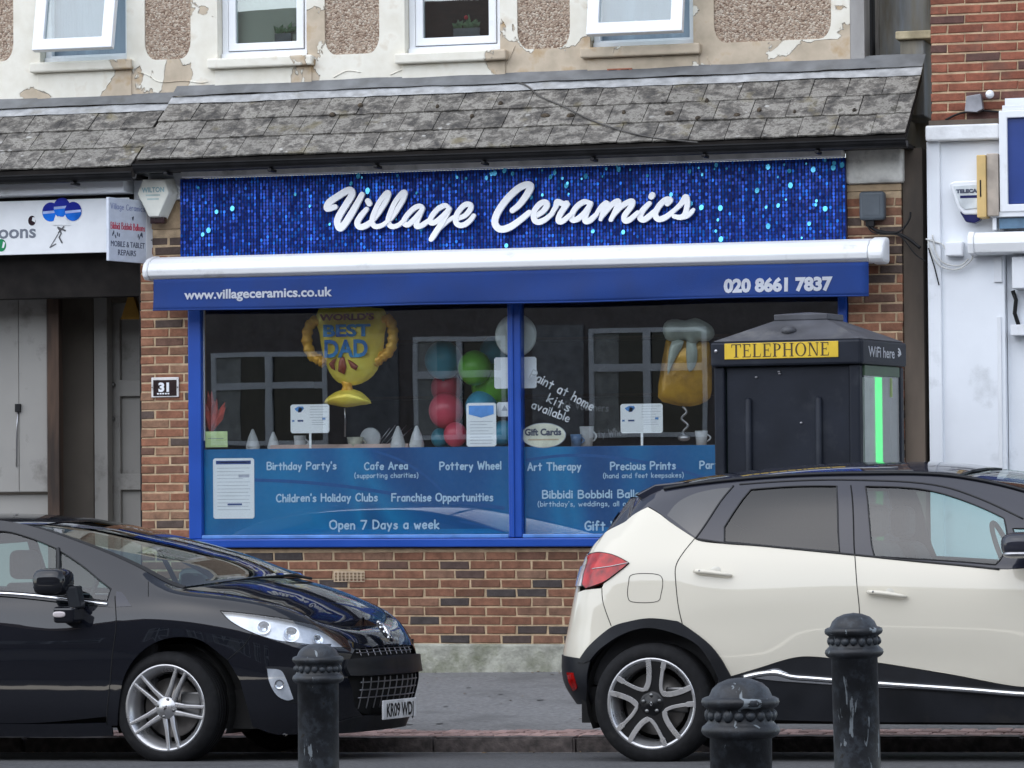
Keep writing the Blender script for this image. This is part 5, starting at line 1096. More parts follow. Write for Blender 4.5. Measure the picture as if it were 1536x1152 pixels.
cup(0.392, .25, .04, .085, mat('blue glazed cup', (.12, .22, .4), .3), 'short blue cup right of the gift cards oval'); cup(0.457, .3, .05, .14, M['bisque'], 'tall white mug right of the gift cards oval'); cup(1.283, .3, .045, .1, M['bisque'], 'pale cup near the telephone box'); cup(-1.692, .35, .045, .1, M['bisque'], 'pale mug half hidden under the left mug card'); cup(-1.272, .35, .06, .085, M['ctin'], 'cream pot just right of the balloon ribbon')
hb = thing('hanging_plate', 'pale dish leaning on the shelf right of the cream pot', 'plate', (-1.178, .4, zs+.075)); MB().lathe([(0, 0), (.06, -.003), (.08, -.014), (.075, 0), (0, .006)], axis='y', seg=24).build('dish', M['bisque'], hb)
wr = thing('wire_rack', 'crossed metal wires leaning on the shelf beside the pottery figures', 'rack')
for k in range(5): MB().tube([(-1.186+.03*k, .5, zs), (-1.059+.035*k, .5+.02*k, zs+.15+.02*(k % 2))], .004, 5).build('wire', M['metal'], wr)
# counter, shelves and chairs further inside
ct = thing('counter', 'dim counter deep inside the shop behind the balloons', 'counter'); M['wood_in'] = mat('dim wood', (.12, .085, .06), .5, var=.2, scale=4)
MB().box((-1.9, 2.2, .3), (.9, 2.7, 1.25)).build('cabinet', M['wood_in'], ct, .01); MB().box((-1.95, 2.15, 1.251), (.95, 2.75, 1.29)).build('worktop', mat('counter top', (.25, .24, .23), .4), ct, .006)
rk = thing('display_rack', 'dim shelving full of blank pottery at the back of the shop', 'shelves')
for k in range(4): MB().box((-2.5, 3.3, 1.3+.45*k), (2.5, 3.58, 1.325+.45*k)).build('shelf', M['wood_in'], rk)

# ================================================================ TELEPHONE BOX AND BOLLARDS
tx0, tx1, ty = 1.862, 2.885, -1.9
tz1, tz0 = 2.415, 2.259
tw = tx1-tx0; td = .86; tgz = zpave(tx0, ty)
tel = thing('telephone_box', 'black modern telephone box with yellow TELEPHONE panel and green lit edge', 'telephone box', ((tx0+tx1)/2, ty+td/2, tgz))
M['tbox'] = spec(mat('weathered black box paint', (.013, .016, .024), .5, var=.12, scale=3, dirt=.3, dcol=(.03, .034, .042), dscale=4, bump=.1, bscale=20), .2)
M['tgrey'] = mat('grey box roof', (.06, .062, .072), .6, var=.15, scale=5, dirt=.4, dcol=(.12, .12, .12), dscale=4)
ox, oy, oz = (tx0+tx1)/2, ty+td/2, tgz
def tb_(a, b): return ((a[0]-ox, a[1]-oy, a[2]-oz), (b[0]-ox, b[1]-oy, b[2]-oz))
def tbox(name, a, b, m, bev=.008, parent=None): A, B = tb_(a, b); return MB().box(A, B).build(name, m, parent or tel, bev)
tbox('fascia', (tx0, ty, tz0), (tx1-.012, ty+.05, tz1), M['tbox'], .015); tbox('fascia', (tx1-.05, ty+.012, tz0), (tx1, ty+td, tz1), M['tbox'], .015)
tbox('fascia', (tx0, ty+.055, tz0), (tx0+.05, ty+td, tz1), M['tbox'], .01); tbox('fascia', (tx0+.06, ty+td-.05, tz0), (tx1-.06, ty+td, tz1), M['tbox'], .01)
for cx_, cy_ in ((tx0+.045, ty+.065), (tx1-.065, ty+.065), (tx0+.045, ty+td-.05), (tx1-.05, ty+td-.05)): tbox('corner_post', (cx_-.035, cy_-.035, tgz), (cx_+.035, cy_+.035, tz0-.001), M['tbox'], .012)
tbox('rear_panel', (tx0+.09, ty+.055, tgz+.02), (tx1-.105, ty+.075, tz0-.002), M['tbox'], .004)
tbox('side_panel', (tx0+.02, ty+.12, tgz+.02), (tx0+.04, ty+td-.1, tz0-.002), M['tbox'], .004)
for px_ in (2.102, 2.577):
    o = MB().tube([(px_-ox, ty+.046-oy, tgz+.3-oz), (px_-ox, ty+.046-oy, 2.057-oz-.012), (px_-ox, ty+.05-oy, 2.057-oz)], [.022, .022, .012], 12).build('pressed_rib', M['tbox'], tel)
# pyramid roof on a shallow tray, cap and button
r0 = [(tx0+.005, ty+.005), (tx1-.005, ty+.005), (tx1-.005, ty+td-.005), (tx0+.005, ty+td-.005)]
cxm, cym = (tx0+tx1)/2, ty+td/2; zr1 = 2.560
fr_ = .33
vs = [(a-ox, b-oy, tz1-oz+.002) for a, b in r0]+[(cxm+(a-cxm)*fr_-ox, cym+(b-cym)*fr_-oy, zr1-oz) for a, b in r0]
MB().add(vs, [(3, 2, 1, 0), (4, 5, 6, 7)]+[(i, (i+1) % 4, (i+1) % 4+4, i+4) for i in range(4)]).build('roof', M['tgrey'], tel, .02, segs=3)
vs = [(cxm+(a-cxm)*k_-ox, cym+(b-cym)*k_-oy, z_-oz) for k_, z_ in ((.36, zr1-.004), (.36, zr1+.035), (.02, 2.611)) for a, b in r0]
MB().add(vs, [(3, 2, 1, 0), (8, 9, 10, 11)]+[(j*4+i, j*4+(i+1) % 4, j*4+(i+1) % 4+4, j*4+i+4) for j in range(2) for i in range(4)]).build('roof_cap', M['tgrey'], tel, .006)
MB().ball((2.350-ox, -1.77-oy, 2.483-oz), .05, .05, .03).build('roof_knob', M['tgrey'], tel)
# lettering panel
lp_ = MB().box(*tb_((1.962, ty-.006, 2.305), (2.729, ty-.001, 2.406))).build('name_panel', mat('yellow sign panel', (.68, .46, .03), .4, var=.04), tel, .006)
def serif_word(word, x0, x1, zb, h, y, m, parent):
    mb = MB(); W_ = {'T': 7, 'E': 6.3, 'L': 6.2, 'P': 6, 'H': 8, 'O': 8, 'N': 8}; tot = sum(W_[c] for c in word)+1.1*(len(word)-1); s = (x1-x0)/tot; sv = h/10; cx = 0; k = [0]
    def R_(a, b, c, d): k[0] += 1; yy = y-.0003*(k[0] % 6); mb.add([(x0+(cx+a)*s, yy, zb+b*sv), (x0+(cx+c)*s, yy, zb+b*sv), (x0+(cx+c)*s, yy, zb+d*sv), (x0+(cx+a)*s, yy, zb+d*sv)], [(0, 1, 2, 3)])
    def Q(ps): k[0] += 1; yy = y-.0003*(k[0] % 6); mb.add([(x0+(cx+a)*s, yy, zb+b*sv) for a, b in ps], [tuple(range(len(ps)))])
    for ch in word:
        w = W_[ch]
        if ch == 'T': R_(2.8, 0, 4.2, 10); R_(0, 9.3, 7, 10); R_(1.8, 0, 5.2, .5); Q([(0, 7.4), (.4, 7.4), (.7, 9.3), (0, 9.3)]); Q([(7, 7.4), (7, 9.3), (6.3, 9.3), (6.6, 7.4)])
        if ch in 'ELP': R_(.8, 0, 2.1, 10); R_(0, 9.5, 2.9, 10)
        if ch in 'EL': R_(0, 0, w-.6, .6); Q([(w-.9, .6), (w-.4, 2.6), (w-.1, 2.6), (w-.5, 0)])
        if ch == 'E': R_(2.1, 9.4, w-.8, 10); R_(2.1, 4.8, w-1.9, 5.4); Q([(w-1, 7.6), (w-.6, 7.6), (w-.6, 10), (w-1.2, 9.4)]); R_(w-2.2, 3.9, w-1.9, 6.3)
        if ch == 'P':
            R_(0, 0, 2.9, .5); n = 12; a_ = [(2.1+3.7*math.sin(math.pi*t/n)**.9, 7.3+2.6*math.cos(math.pi*t/n)) for t in range(n+1)]; b_ = [(2.1+2.4*math.sin(math.pi*t/n)**.9, 7.3+2.1*math.cos(math.pi*t/n)) for t in range(n+1)]
            for t in range(n): Q([a_[t], a_[t+1], b_[t+1], b_[t]])
        if ch == 'H': R_(.8, 0, 2.1, 10); R_(5.9, 0, 7.2, 10); R_(2.1, 4.8, 5.9, 5.4); [R_(a, b, a+2.9, b+.5) for a in (0, 5.1) for b in (0, 9.5)]
        if ch == 'N': R_(1, 0, 1.6, 10); R_(6.4, 0, 7, 10); Q([(.6, 10), (2.3, 10), (7, 0), (6.2, 0)]); R_(.2, 0, 2.4, .5); R_(0, 9.5, 1.4, 10); R_(5.6, 9.5, 7.8, 10)
        if ch == 'O':
            n = 24; a_ = [(4+4*math.sin(2*math.pi*t/n), 5+5.1*math.cos(2*math.pi*t/n)) for t in range(n+1)]; b_ = [(4+2.7*math.sin(2*math.pi*t/n), 5+4.6*math.cos(2*math.pi*t/n)) for t in range(n+1)]
            for t in range(n): Q([a_[t], a_[t+1], b_[t+1], b_[t]])
        cx += w+1.1
    return mb.build('lettering', m, parent)
serif_word('TELEPHONE', 2.010-ox, 2.670-ox, 2.316-oz, .085, ty-.0068-oy, mat('dark brown lettering', (.05, .03, .01), .5), tel)
MB().ball((1.902-ox, ty-.002-oy, 2.359-oz), .012, .006, .012, 10, 8).build('rivet', M['metal'], tel)
# glazed right side: frame, green lit edge, pale inner panel
MB().box(*tb_((tx1-.03, ty+.105, tgz+.05), (tx1-.024, ty+td-.09, tz0-.07))).build('side_glass', glass_mat('booth glass', (.75, .8, .78), .08), tel)
MB().box(*tb_((tx1-.05, ty+.105, tgz+.05), (tx1-.04, ty+.35, tz0-.08))).build('inner_panel', mat('pale inner panel', (.45, .45, .42), .5), tel)
gm, nt_, bs_ = new_mat('green edge light'); bs_.inputs['Base Color'].default_value = (.0, .5, .12, 1); bs_.inputs['Emission Color'].default_value = (.0, 1, .18, 1); bs_.inputs['Emission Strength'].default_value = 1.1
MB().box(*tb_((tx1-.05, ty+.36, tgz+.05), (tx1-.034, ty+.47, tz0-.075))).build('green_light_strip', gm, tel)
MB().box(*tb_((tx1-.048, ty+.10, tz0-.07), (tx1-.018, ty+td-.09, tz0-.002))).build('light_housing', mat('green grey housing', (.05, .09, .05), .5), tel, .006)
MB().box(*tb_((tx1-.032, ty+.60, tz0-.2), (tx1-.022, ty+.64, tz0-.075))).build('pull_handle', mat('lime handle', (.2, .3, .05), .4), tel, .004)
me = text_mesh('WiFi here', .075, .006, .001); xs = [v.co.x for v in me.vertices]; k_ = .5/(max(xs)-min(xs))
for v in me.vertices: a_, b_ = v.co.x, v.co.y; v.co = (tx1+.0015-ox, ty+.12+a_*k_-oy, tz0+.05+b_*1.25-oz)
link('lettering', me, tel, M['print_white'])
wv = MB()
for r_ in (.02, .04, .06): wv.tube([(tx1+.001-ox, ty+.68+r_*math.cos(rad(a))-oy, tz0+.055+r_*math.sin(rad(a))-oz) for a in range(20, 90, 12)], .005, 5)
wv.build('signal_print', M['print_white'], tel)
tbox('back_panel', (tx0+.09, ty+td-.08, tgz+.05), (tx1-.09, ty+td-.05, tz0-.002), M['tbox'], .004)
tbox('base', (tx0+.02, ty+.03, tgz-.01), (tx1-.02, ty+td-.02, tgz+.05), M['tbox'], .01)
chips = MB(); rr = random.Random(4)
for a, b in [(2.310, 2.222), (2.314, 2.209), (2.803, 2.080), (2.456, 1.896), (2.155, 2.190)]: chips.ball((a-ox, ty+.05-oy, b-oz), .011, .006, .007, 6, 4)
tag(chips.build('paint_chips', M['galv'], tel), kind='stuff')

tel.rotation_euler = (0, 0, rad(-9)); tel.location.x += .03; tel.location.y += .02
M['boll'] = None
def boll_mat():
    m, nt, b = new_mat('flaking black iron paint'); N = nt.nodes.new; L = nt.links.new; tc = N('ShaderNodeTexCoord'); mp = N('ShaderNodeMapping'); mp.inputs['Scale'].default_value = (16, 16, 4); L(tc.outputs['Object'], mp.inputs[0])
    oi = N('ShaderNodeObjectInfo'); mu = N('ShaderNodeMath'); mu.operation = 'MULTIPLY'; mu.inputs[1].default_value = 40; L(oi.outputs['Random'], mu.inputs[0]); cb = N('ShaderNodeCombineXYZ'); L(mu.outputs[0], cb.inputs[0]); L(mu.outputs[0], cb.inputs[2]); L(cb.outputs[0], mp.inputs['Location'])
    n = N('ShaderNodeTexNoise'); n.inputs['Scale'].default_value = 1; n.inputs['Detail'].default_value = 6; n.inputs['Roughness'].default_value = .6; n.inputs['Distortion'].default_value = 1.5; L(mp.outputs[0], n.inputs['Vector'])
    ch = N('ShaderNodeMapRange'); ch.inputs[1].default_value = .645; ch.inputs[2].default_value = .655; L(n.outputs['Fac'], ch.inputs[0])
    n2 = N('ShaderNodeTexNoise'); n2.inputs['Scale'].default_value = 18; n2.inputs['Detail'].default_value = 10; n2.inputs['Roughness'].default_value = .7; L(tc.outputs['Object'], n2.inputs['Vector'])
    r = ramp(nt, [(.3, (.007, .008, .009)), (.5, (.016, .018, .022)), (.6, (.04, .048, .058)), (.68, (.02, .016, .013))]); L(n2.outputs['Fac'], r.inputs[0])
    mx = N('ShaderNodeMix'); mx.data_type = 'RGBA'; mx.inputs[7].default_value = (.22, .25, .27, 1); L(ch.outputs[0], mx.inputs[0]); L(r.outputs[0], mx.inputs[6]); L(mx.outputs[2], b.inputs['Base Color'])
    rr_ = N('ShaderNodeMapRange'); rr_.inputs[3].default_value = .35; rr_.inputs[4].default_value = .65; L(n2.outputs['Fac'], rr_.inputs[0]); L(rr_.outputs[0], b.inputs['Roughness'])
    bp = N('ShaderNodeBump'); bp.inputs['Strength'].default_value = .5; bp.inputs['Distance'].default_value = .006; L(n2.outputs['Fac'], bp.inputs['Height']); bp2 = N('ShaderNodeBump'); bp2.invert = True; bp2.inputs['Strength'].default_value = .8; bp2.inputs['Distance'].default_value = .004; L(ch.outputs[0], bp2.inputs['Height']); L(bp.outputs[0], bp2.inputs['Normal']); L(bp2.outputs[0], b.inputs['Normal']); return m
M['boll'] = boll_mat()
bprof = [(0, 0), (.03, -.004), (.055, -.014), (.07, -.028), (.078, -.046), (.086, -.048), (.094, -.052), (.0965, -.06), (.094, -.068), (.088, -.073), (.082, -.076), (.082, -.11), (.088, -.116), (.095, -.122), (.0975, -.131), (.094, -.14), (.086, -.146), (.077, -.150), (.077, -.5), (.079, -.9), (.095, -.94), (.1, -1.2)]
def bollard(x, y, ztop, label, k=1.0, lean=0):
    g = zroad(x, -11.2)+.11; t = thing('bollard', label, 'bollard', (x, y, g), 'cast iron bollards along the near pavement'); h = ztop-g
    pr = [(r_*k, h+z_*k) for r_, z_ in bprof if h+z_*k > 0]; last = pr[-1][0]; pr.append((last, -.03))
    o = MB().lathe(pr[::-1], seg=48).build('post', M['boll'], t)
    for v in o.data.vertices: nz_ = mnoise.noise(v.co*14+Vector((x*3, 0, 0))); v.co.x *= 1+nz_*.018; v.co.y *= 1+nz_*.018
    for i in range(18): a = 2*math.pi*i/18; o = MB().ball((0, 0, 0), .0145*k, .0145*k, .0155*k, 10, 6); link('bead', (bead_me if 'bead_me' in globals() else globals().setdefault('bead_me', o.mesh('bead'))), t, None, (.0775*k*math.cos(a), .0775*k*math.sin(a), h-.093*k)); 
    if not bead_me.materials: bead_me.materials.append(M['boll'])
    t.rotation_euler = (0, lean, 0)
    for c_ in t.children:
        if c_.name.startswith('bead'): c_.scale = (rnd.uniform(.85, 1.1), rnd.uniform(.85, 1.1), rnd.uniform(.85, 1.15)); c_.location.z += rnd.uniform(-.0015, .0015)
    return t
bollard(2.562, -11.6, 0.945, 'bollard standing in front of the black car bumper', 1.0)
bollard(4.802, -12.6, 1.101, 'tallest bollard, with long pale scratches, in front of the cream car door', 1.0, -.02)
bollard(5.084, -15.7, 1.056, 'stoutest bollard, nearest, overlapping the cream car rear wheel area', 1.0)

# ================================================================ CARS
# <carlib>
def pchip(xs, ys):
    n = len(xs); h = [xs[i+1]-xs[i] for i in range(n-1)]; dl = [(ys[i+1]-ys[i])/h[i] for i in range(n-1)]; m = [0]*n
    m[0] = dl[0]; m[-1] = dl[-1]
    for i in range(1, n-1): m[i] = (dl[i-1]*h[i]+dl[i]*h[i-1])/(h[i-1]+h[i])
    def f(x):
        x = min(max(x, xs[0]), xs[-1]); lo = 0; hi = n-1
        while hi-lo > 1:
            k = (lo+hi)//2
            if xs[k] <= x: lo = k
            else: hi = k
        t = (x-xs[lo])/h[lo]; a = h[lo]
        return ys[lo]*(1+2*t)*(1-t)**2+a*m[lo]*t*(1-t)**2+ys[hi]*t*t*(3-2*t)+a*m[hi]*t*t*(t-1)
    return f
class Skin:
    """near half of a car body: plan curve (s along it, from one end's centre round to the other) times cross-section v"""
    def __init__(q, st):
        q.s = [0]
        for i in range(1, len(st)): q.s.append(q.s[-1]+math.hypot(st[i][0]-st[i-1][0], st[i][1]-st[i-1][1]))
        q.K = len(st[0][2]); q.fx = pchip(q.s, [a[0] for a in st]); q.fy = pchip(q.s, [a[1] for a in st]); q.L = q.s[-1]
        q.fz = [pchip(q.s, [a[2][k] for a in st]) for k in range(q.K)]; q.fd = [pchip(q.s, [a[3][k] for a in st]) for k in range(q.K)]
        q.cache = {}
    def col(q, s):
        c = q.cache.get(s)
        if c is None:
            e = 1e-3; tx = q.fx(s+e)-q.fx(s-e); ty = q.fy(s+e)-q.fy(s-e); l = math.hypot(tx, ty) or 1; tx /= l; ty /= l
            if s < .02 or s > q.L-.02: tx, ty = 0, (1 if s < 1 else -1)
            # inward normal: towards the car's middle
            nx, ny = ty, -tx
            if nx*(q.cx-q.fx(s))+ny*(0-q.fy(s)) < 0: nx, ny = -nx, -ny
            ks = list(range(q.K)); c = (q.fx(s), q.fy(s), nx, ny, pchip(ks, [f(s) for f in q.fz]), pchip(ks, [f(s) for f in q.fd])); q.cache[s] = c
        return c
    def __call__(q, s, v):
        x, y, nx, ny, fz, fd = q.col(round(s, 4)); d = fd(v); yy = y+ny*d
        return (x+nx*d, -max(yy, 0), fz(v))
    def vz(q, s, z):
        lo, hi = 0, q.K-1
        for _ in range(30):
            m = (lo+hi)/2
            if q(s, m)[2] < z: lo = m
            else: hi = m
        return (lo+hi)/2
    def sx(q, x, v=3):
        """s on the long side with surface x"""
        a, b = q.side
        up_ = q(b, v)[0] > q(a, v)[0]
        for _ in range(30):
            m = (a+b)/2
            if (q(m, v)[0] < x) == up_: a = m
            else: b = m
        return (a+b)/2
TILT = (.046, .0125)
def car_world(o, p):
    x, y, z = p; c, s = math.cos(o[3]), math.sin(o[3]); x, y = x*c-y*s, x*s+y*c; return (o[0]+x, o[1]+y, o[2]+z+TILT[1]*x-TILT[0]*y)
HORIGIN = (-.575, -4.13, -.076, -.07)     # black hatchback: middle of the front axle on the road
CORIGIN = (2.25, -4.13, -.038, -.035)     # cream car: middle of the rear axle on the road
HS = [
 (1.06, 0,   (.17, .26, .36, .46, .53, .60, .68, .74, .77), (.10, .05, .02, .0, .01, .02, .06, .12, .20)),
 (1.055, .26, (.17, .26, .36, .46, .53, .60, .68, .74, .77), (.10, .05, .02, .0, .01, .02, .06, .12, .20)),
 (1.01, .50, (.17, .26, .36, .46, .54, .62, .70, .76, .79), (.09, .05, .02, .0, .01, .02, .06, .12, .20)),
 (.90, .70, (.17, .26, .36, .47, .56, .65, .74, .80, .83), (.08, .04, .02, .0, .01, .02, .06, .11, .18)),
 (.69, .82, (.17, .27, .38, .50, .60, .71, .81, .875, .90), (.07, .03, .01, .0, .005, .015, .05, .10, .17)),
 (.35, .875, (.17, .29, .41, .54, .66, .79, .89, .945, .965), (.06, .02, .005, .0, .0, .01, .045, .10, .17)),
 (.0, .90, (.17, .30, .43, .57, .70, .84, .94, .99, 1.015), (.05, .01, .0, .0, .0, .01, .05, .10, .17)),
 (-.30, .905, (.16, .30, .44, .58, .72, .87, .98, 1.08, 1.145), (.05, .01, .0, .0, .0, .02, .075, .15, .215)),
 (-.65, .905, (.15, .30, .44, .58, .72, .88, 1.01, 1.17, 1.27), (.05, .01, .0, .0, .0, .03, .09, .19, .265)),
 (-1.1, .905, (.15, .30, .44, .58, .72, .90, 1.03, 1.24, 1.395), (.05, .01, .0, .0, .0, .03, .10, .215, .31)),
 (-1.7, .905, (.15, .30, .44, .58, .72, .91, 1.04, 1.26, 1.42), (.05, .01, .0, .0, .0, .03, .10, .22, .32)),
 (-2.4, .90, (.16, .30, .44, .58, .74, .92, 1.05, 1.25, 1.36), (.05, .01, .0, .0, .0, .03, .10, .22, .32)),
 (-2.9, .87, (.2, .33, .46, .60, .76, .93, 1.04, 1.16, 1.22), (.05, .01, .0, .0, .0, .03, .10, .22, .30)),
 (-3.17, .74, (.24, .36, .48, .62, .78, .92, 1.0, 1.05, 1.08), (.06, .02, .0, .0, .02, .05, .12, .22, .30)),
 (-3.27, .45, (.25, .37, .49, .62, .78, .90, .98, 1.03, 1.06), (.06, .02, .0, .0, .02, .05, .12, .22, .30)),
 (-3.29, 0, (.25, .37, .49, .62, .78, .90, .98, 1.03, 1.06), (.06, .02, .0, .0, .02, .05, .12, .22, .30)),
]
CS = [
 (-.655, 0,   (.32, .44, .58, .74, .90, 1.06, 1.22, 1.38, 1.49), (.08, .01, .0, .03, .07, .10, .19, .36, .50)),
 (-.645, .32, (.32, .44, .58, .74, .90, 1.06, 1.22, 1.38, 1.49), (.08, .01, .0, .03, .07, .10, .19, .36, .50)),
 (-.60, .58, (.32, .44, .58, .74, .90, 1.06, 1.22, 1.38, 1.48), (.08, .01, .0, .03, .06, .10, .18, .35, .48)),
 (-.49, .75, (.32, .44, .58, .74, .90, 1.06, 1.22, 1.38, 1.48), (.08, .01, .0, .02, .04, .08, .17, .32, .44)),
 (-.27, .845, (.32, .44, .58, .74, .90, 1.08, 1.24, 1.39, 1.48), (.07, .01, .0, .01, .02, .05, .14, .27, .36)),
 (.0, .875, (.30, .43, .58, .74, .90, 1.10, 1.27, 1.43, 1.52), (.06, .01, .0, .0, .01, .04, .12, .22, .30)),
 (.45, .888, (.26, .42, .58, .74, .92, 1.09, 1.25, 1.44, 1.565), (.06, .02, .0, .0, .0, .035, .10, .20, .29)),
 (1.1, .89, (.24, .40, .57, .75, .94, 1.08, 1.20, 1.45, 1.585), (.06, .03, .02, .0, .0, .03, .08, .19, .29)),
 (1.7, .89, (.24, .40, .56, .74, .93, 1.06, 1.15, 1.40, 1.555), (.06, .03, .02, .0, .0, .03, .075, .18, .28)),
 (2.2, .89, (.24, .40, .56, .74, .92, 1.04, 1.12, 1.28, 1.42), (.06, .03, .01, .0, .0, .03, .07, .15, .23)),
 (2.65, .885, (.26, .40, .56, .72, .88, 1.02, 1.10, 1.16, 1.20), (.06, .02, .0, .0, .01, .04, .09, .14, .19)),
 (3.0, .84, (.28, .40, .54, .70, .84, .95, 1.02, 1.06, 1.09), (.06, .02, .0, .0, .02, .05, .12, .2, .27)),
 (3.26, .70, (.28, .40, .52, .66, .78, .88, .94, .99, 1.02), (.07, .02, .0, .0, .02, .05, .12, .2, .27)),
 (3.40, .42, (.28, .40, .52, .64, .75, .85, .91, .96, .99), (.07, .02, .0, .0, .02, .05, .12, .2, .27)),
 (3.43, 0, (.28, .40, .52, .64, .75, .85, .91, .96, .99), (.07, .02, .0, .0, .02, .05, .12, .2, .27)),
]
hskin = Skin(HS); hskin.cx = -1.0; hskin.side = (.9, hskin.L-.9)
cskin = Skin(CS); cskin.cx = 1.4; cskin.side = (.9, cskin.L-.9)
# </carlib>

M['tyre'] = spec(mat('tyre rubber', (.011, .011, .012), .8, var=.15, scale=30, bump=.15, bscale=80, dirt=.2, dcol=(.03, .029, .027), dscale=8), .2)
M['alloy'] = mat('silver alloy', (.5, .5, .51), .28, .8, var=.05, dirt=.2, dcol=(.25, .24, .23), dscale=14)
M['alloy_dark'] = spec(mat('gloss black alloy', (.007, .007, .008), .3, 0, var=.1), .35)
M['disc'] = mat('brake disc', (.16, .15, .14), .4, .8)
def paint_mat(name, col, rough=.32, metal=0, dust=.45):
    m, nt, b = new_mat(name); N = nt.nodes.new; L = nt.links.new; tc = N('ShaderNodeTexCoord'); n = N('ShaderNodeTexNoise'); n.inputs['Scale'].default_value = 2.5; n.inputs['Detail'].default_value = 8; n.inputs['Roughness'].default_value = .7; L(tc.outputs['Object'], n.inputs['Vector'])
    sz = N('ShaderNodeSeparateXYZ'); L(tc.outputs['Object'], sz.inputs[0]); dz = N('ShaderNodeMapRange'); dz.inputs[1].default_value = .75; dz.inputs[2].default_value = .2; dz.inputs[4].default_value = dust; L(sz.outputs[2], dz.inputs[0])
    mu = N('ShaderNodeMath'); mu.operation = 'MULTIPLY'; L(n.outputs['Fac'], mu.inputs[0]); L(dz.outputs[0], mu.inputs[1])
    mx = N('ShaderNodeMix'); mx.data_type = 'RGBA'; mx.inputs[6].default_value = (*col, 1); mx.inputs[7].default_value = (.16, .145, .12, 1); L(mu.outputs[0], mx.inputs[0]); L(mx.outputs[2], b.inputs['Base Color'])
    b.inputs['Roughness'].default_value = rough; b.inputs['Metallic'].default_value = metal; b.inputs['Specular IOR Level'].default_value = .04; b.inputs['Coat Weight'].default_value = 1; b.inputs['Coat Roughness'].default_value = .0; b.inputs['Coat IOR'].default_value = 1.5
    # dust film dulls the lacquer a little in patches
    r2 = N('ShaderNodeMapRange'); r2.inputs[3].default_value = .0; r2.inputs[4].default_value = .05; L(n.outputs['Fac'], r2.inputs[0]); L(r2.outputs[0], b.inputs['Coat Roughness'])
    n2 = N('ShaderNodeTexNoise'); n2.inputs['Scale'].default_value = 3; L(tc.outputs['Object'], n2.inputs['Vector']); bp = N('ShaderNodeBump'); bp.inputs['Strength'].default_value = .04; bp.inputs['Distance'].default_value = .02; L(n2.outputs['Fac'], bp.inputs['Height']); L(bp.outputs[0], b.inputs['Coat Normal'])
    return m
M['ink_paint'] = paint_mat('black metallic paint', (.004, .005, .009), .5, 0, .04)
M['cream_paint'] = paint_mat('ivory paint', (.66, .62, .52), .4)
M['roof_paint'] = paint_mat('dark aubergine grey paint', (.016, .018, .03), .45, 0, .08)
M['cladding'] = spec(mat('black cladding', (.011, .012, .015), .4, var=.15, scale=5, dirt=.25, dcol=(.028, .027, .026), dscale=3), .3)
M['rubber'] = mat('seal rubber', (.008, .008, .009), .6); M['gap'] = mat('panel gap', (.004, .004, .004), .9)
M['chrome'] = mat('chrome', (.75, .76, .78), .08, 1, var=.01)
M['carglass'] = glass_mat('car glass', (.6, .79, .78), .085, power=1.2)
M['privacy'] = glass_mat('privacy glass', (.1, .105, .12), .06, power=1.2)
M['screen'] = glass_mat('windscreen glass', (.7, .8, .76), .14, power=1.2)
M['lens'] = glass_mat('lamp lens', (.85, .88, .92), .12)
M['cabin'] = mat('dark cabin trim', (.025, .025, .027), .8, var=.1); M['seat'] = mat('charcoal seat cloth', (.04, .04, .043), .9, var=.15, scale=20)
M['reflector'] = mat('lamp reflector', (.85, .87, .9), .2, .35, var=.15, scale=12)
M['red_lens'] = mat('red tail lens', (.33, .006, .005), .2, var=.3, scale=14, coat=.5, spec=.3); M['clear_lens'] = mat('pale lens', (.55, .5, .5), .12, coat=1)
VS = .13
def expand(P, n=7):
    """control points (a, b[, corner]) to a closed polyline"""
    cs = [i for i, p in enumerate(P) if len(p) > 2]
    pts = [(p[0], p[1]) for p in P]
    if not cs: return spl(pts, n, True)
    out = []
    for a, b in zip(cs, cs[1:]+[cs[0]+len(P)]):
        seg = [pts[i % len(P)] for i in range(a, b+1)]
        if len(seg) == 2: k = max(2, min(12, int(math.hypot(seg[1][0]-seg[0][0], (seg[1][1]-seg[0][1])*VS)/.06))); out += [(seg[0][0]+(seg[1][0]-seg[0][0])*t/k, seg[0][1]+(seg[1][1]-seg[0][1])*t/k) for t in range(k)]
        else: out += spl(seg, n)[:-1]
    return out
def inside_poly(c, lp):
    k = False; j = len(lp)-1
    for i in range(len(lp)):
        if (lp[i][1] > c[1]) != (lp[j][1] > c[1]) and c[0] < (lp[j][0]-lp[i][0])*(c[1]-lp[i][1])/(lp[j][1]-lp[i][1])+lp[i][0]: k = not k
        j = i
    return k
def normal_of(f, a, b, sgn=1):
    e = .004; eb = .03
    p1, p0 = Vector(f(a+e, b)), Vector(f(a-e, b)); q1, q0 = Vector(f(a, b+eb)), Vector(f(a, b-eb))
    n = (p1-p0).cross(q1-q0)
    if n.length < 1e-9: return Vector((0, 0, 1))
    return n.normalized()*sgn
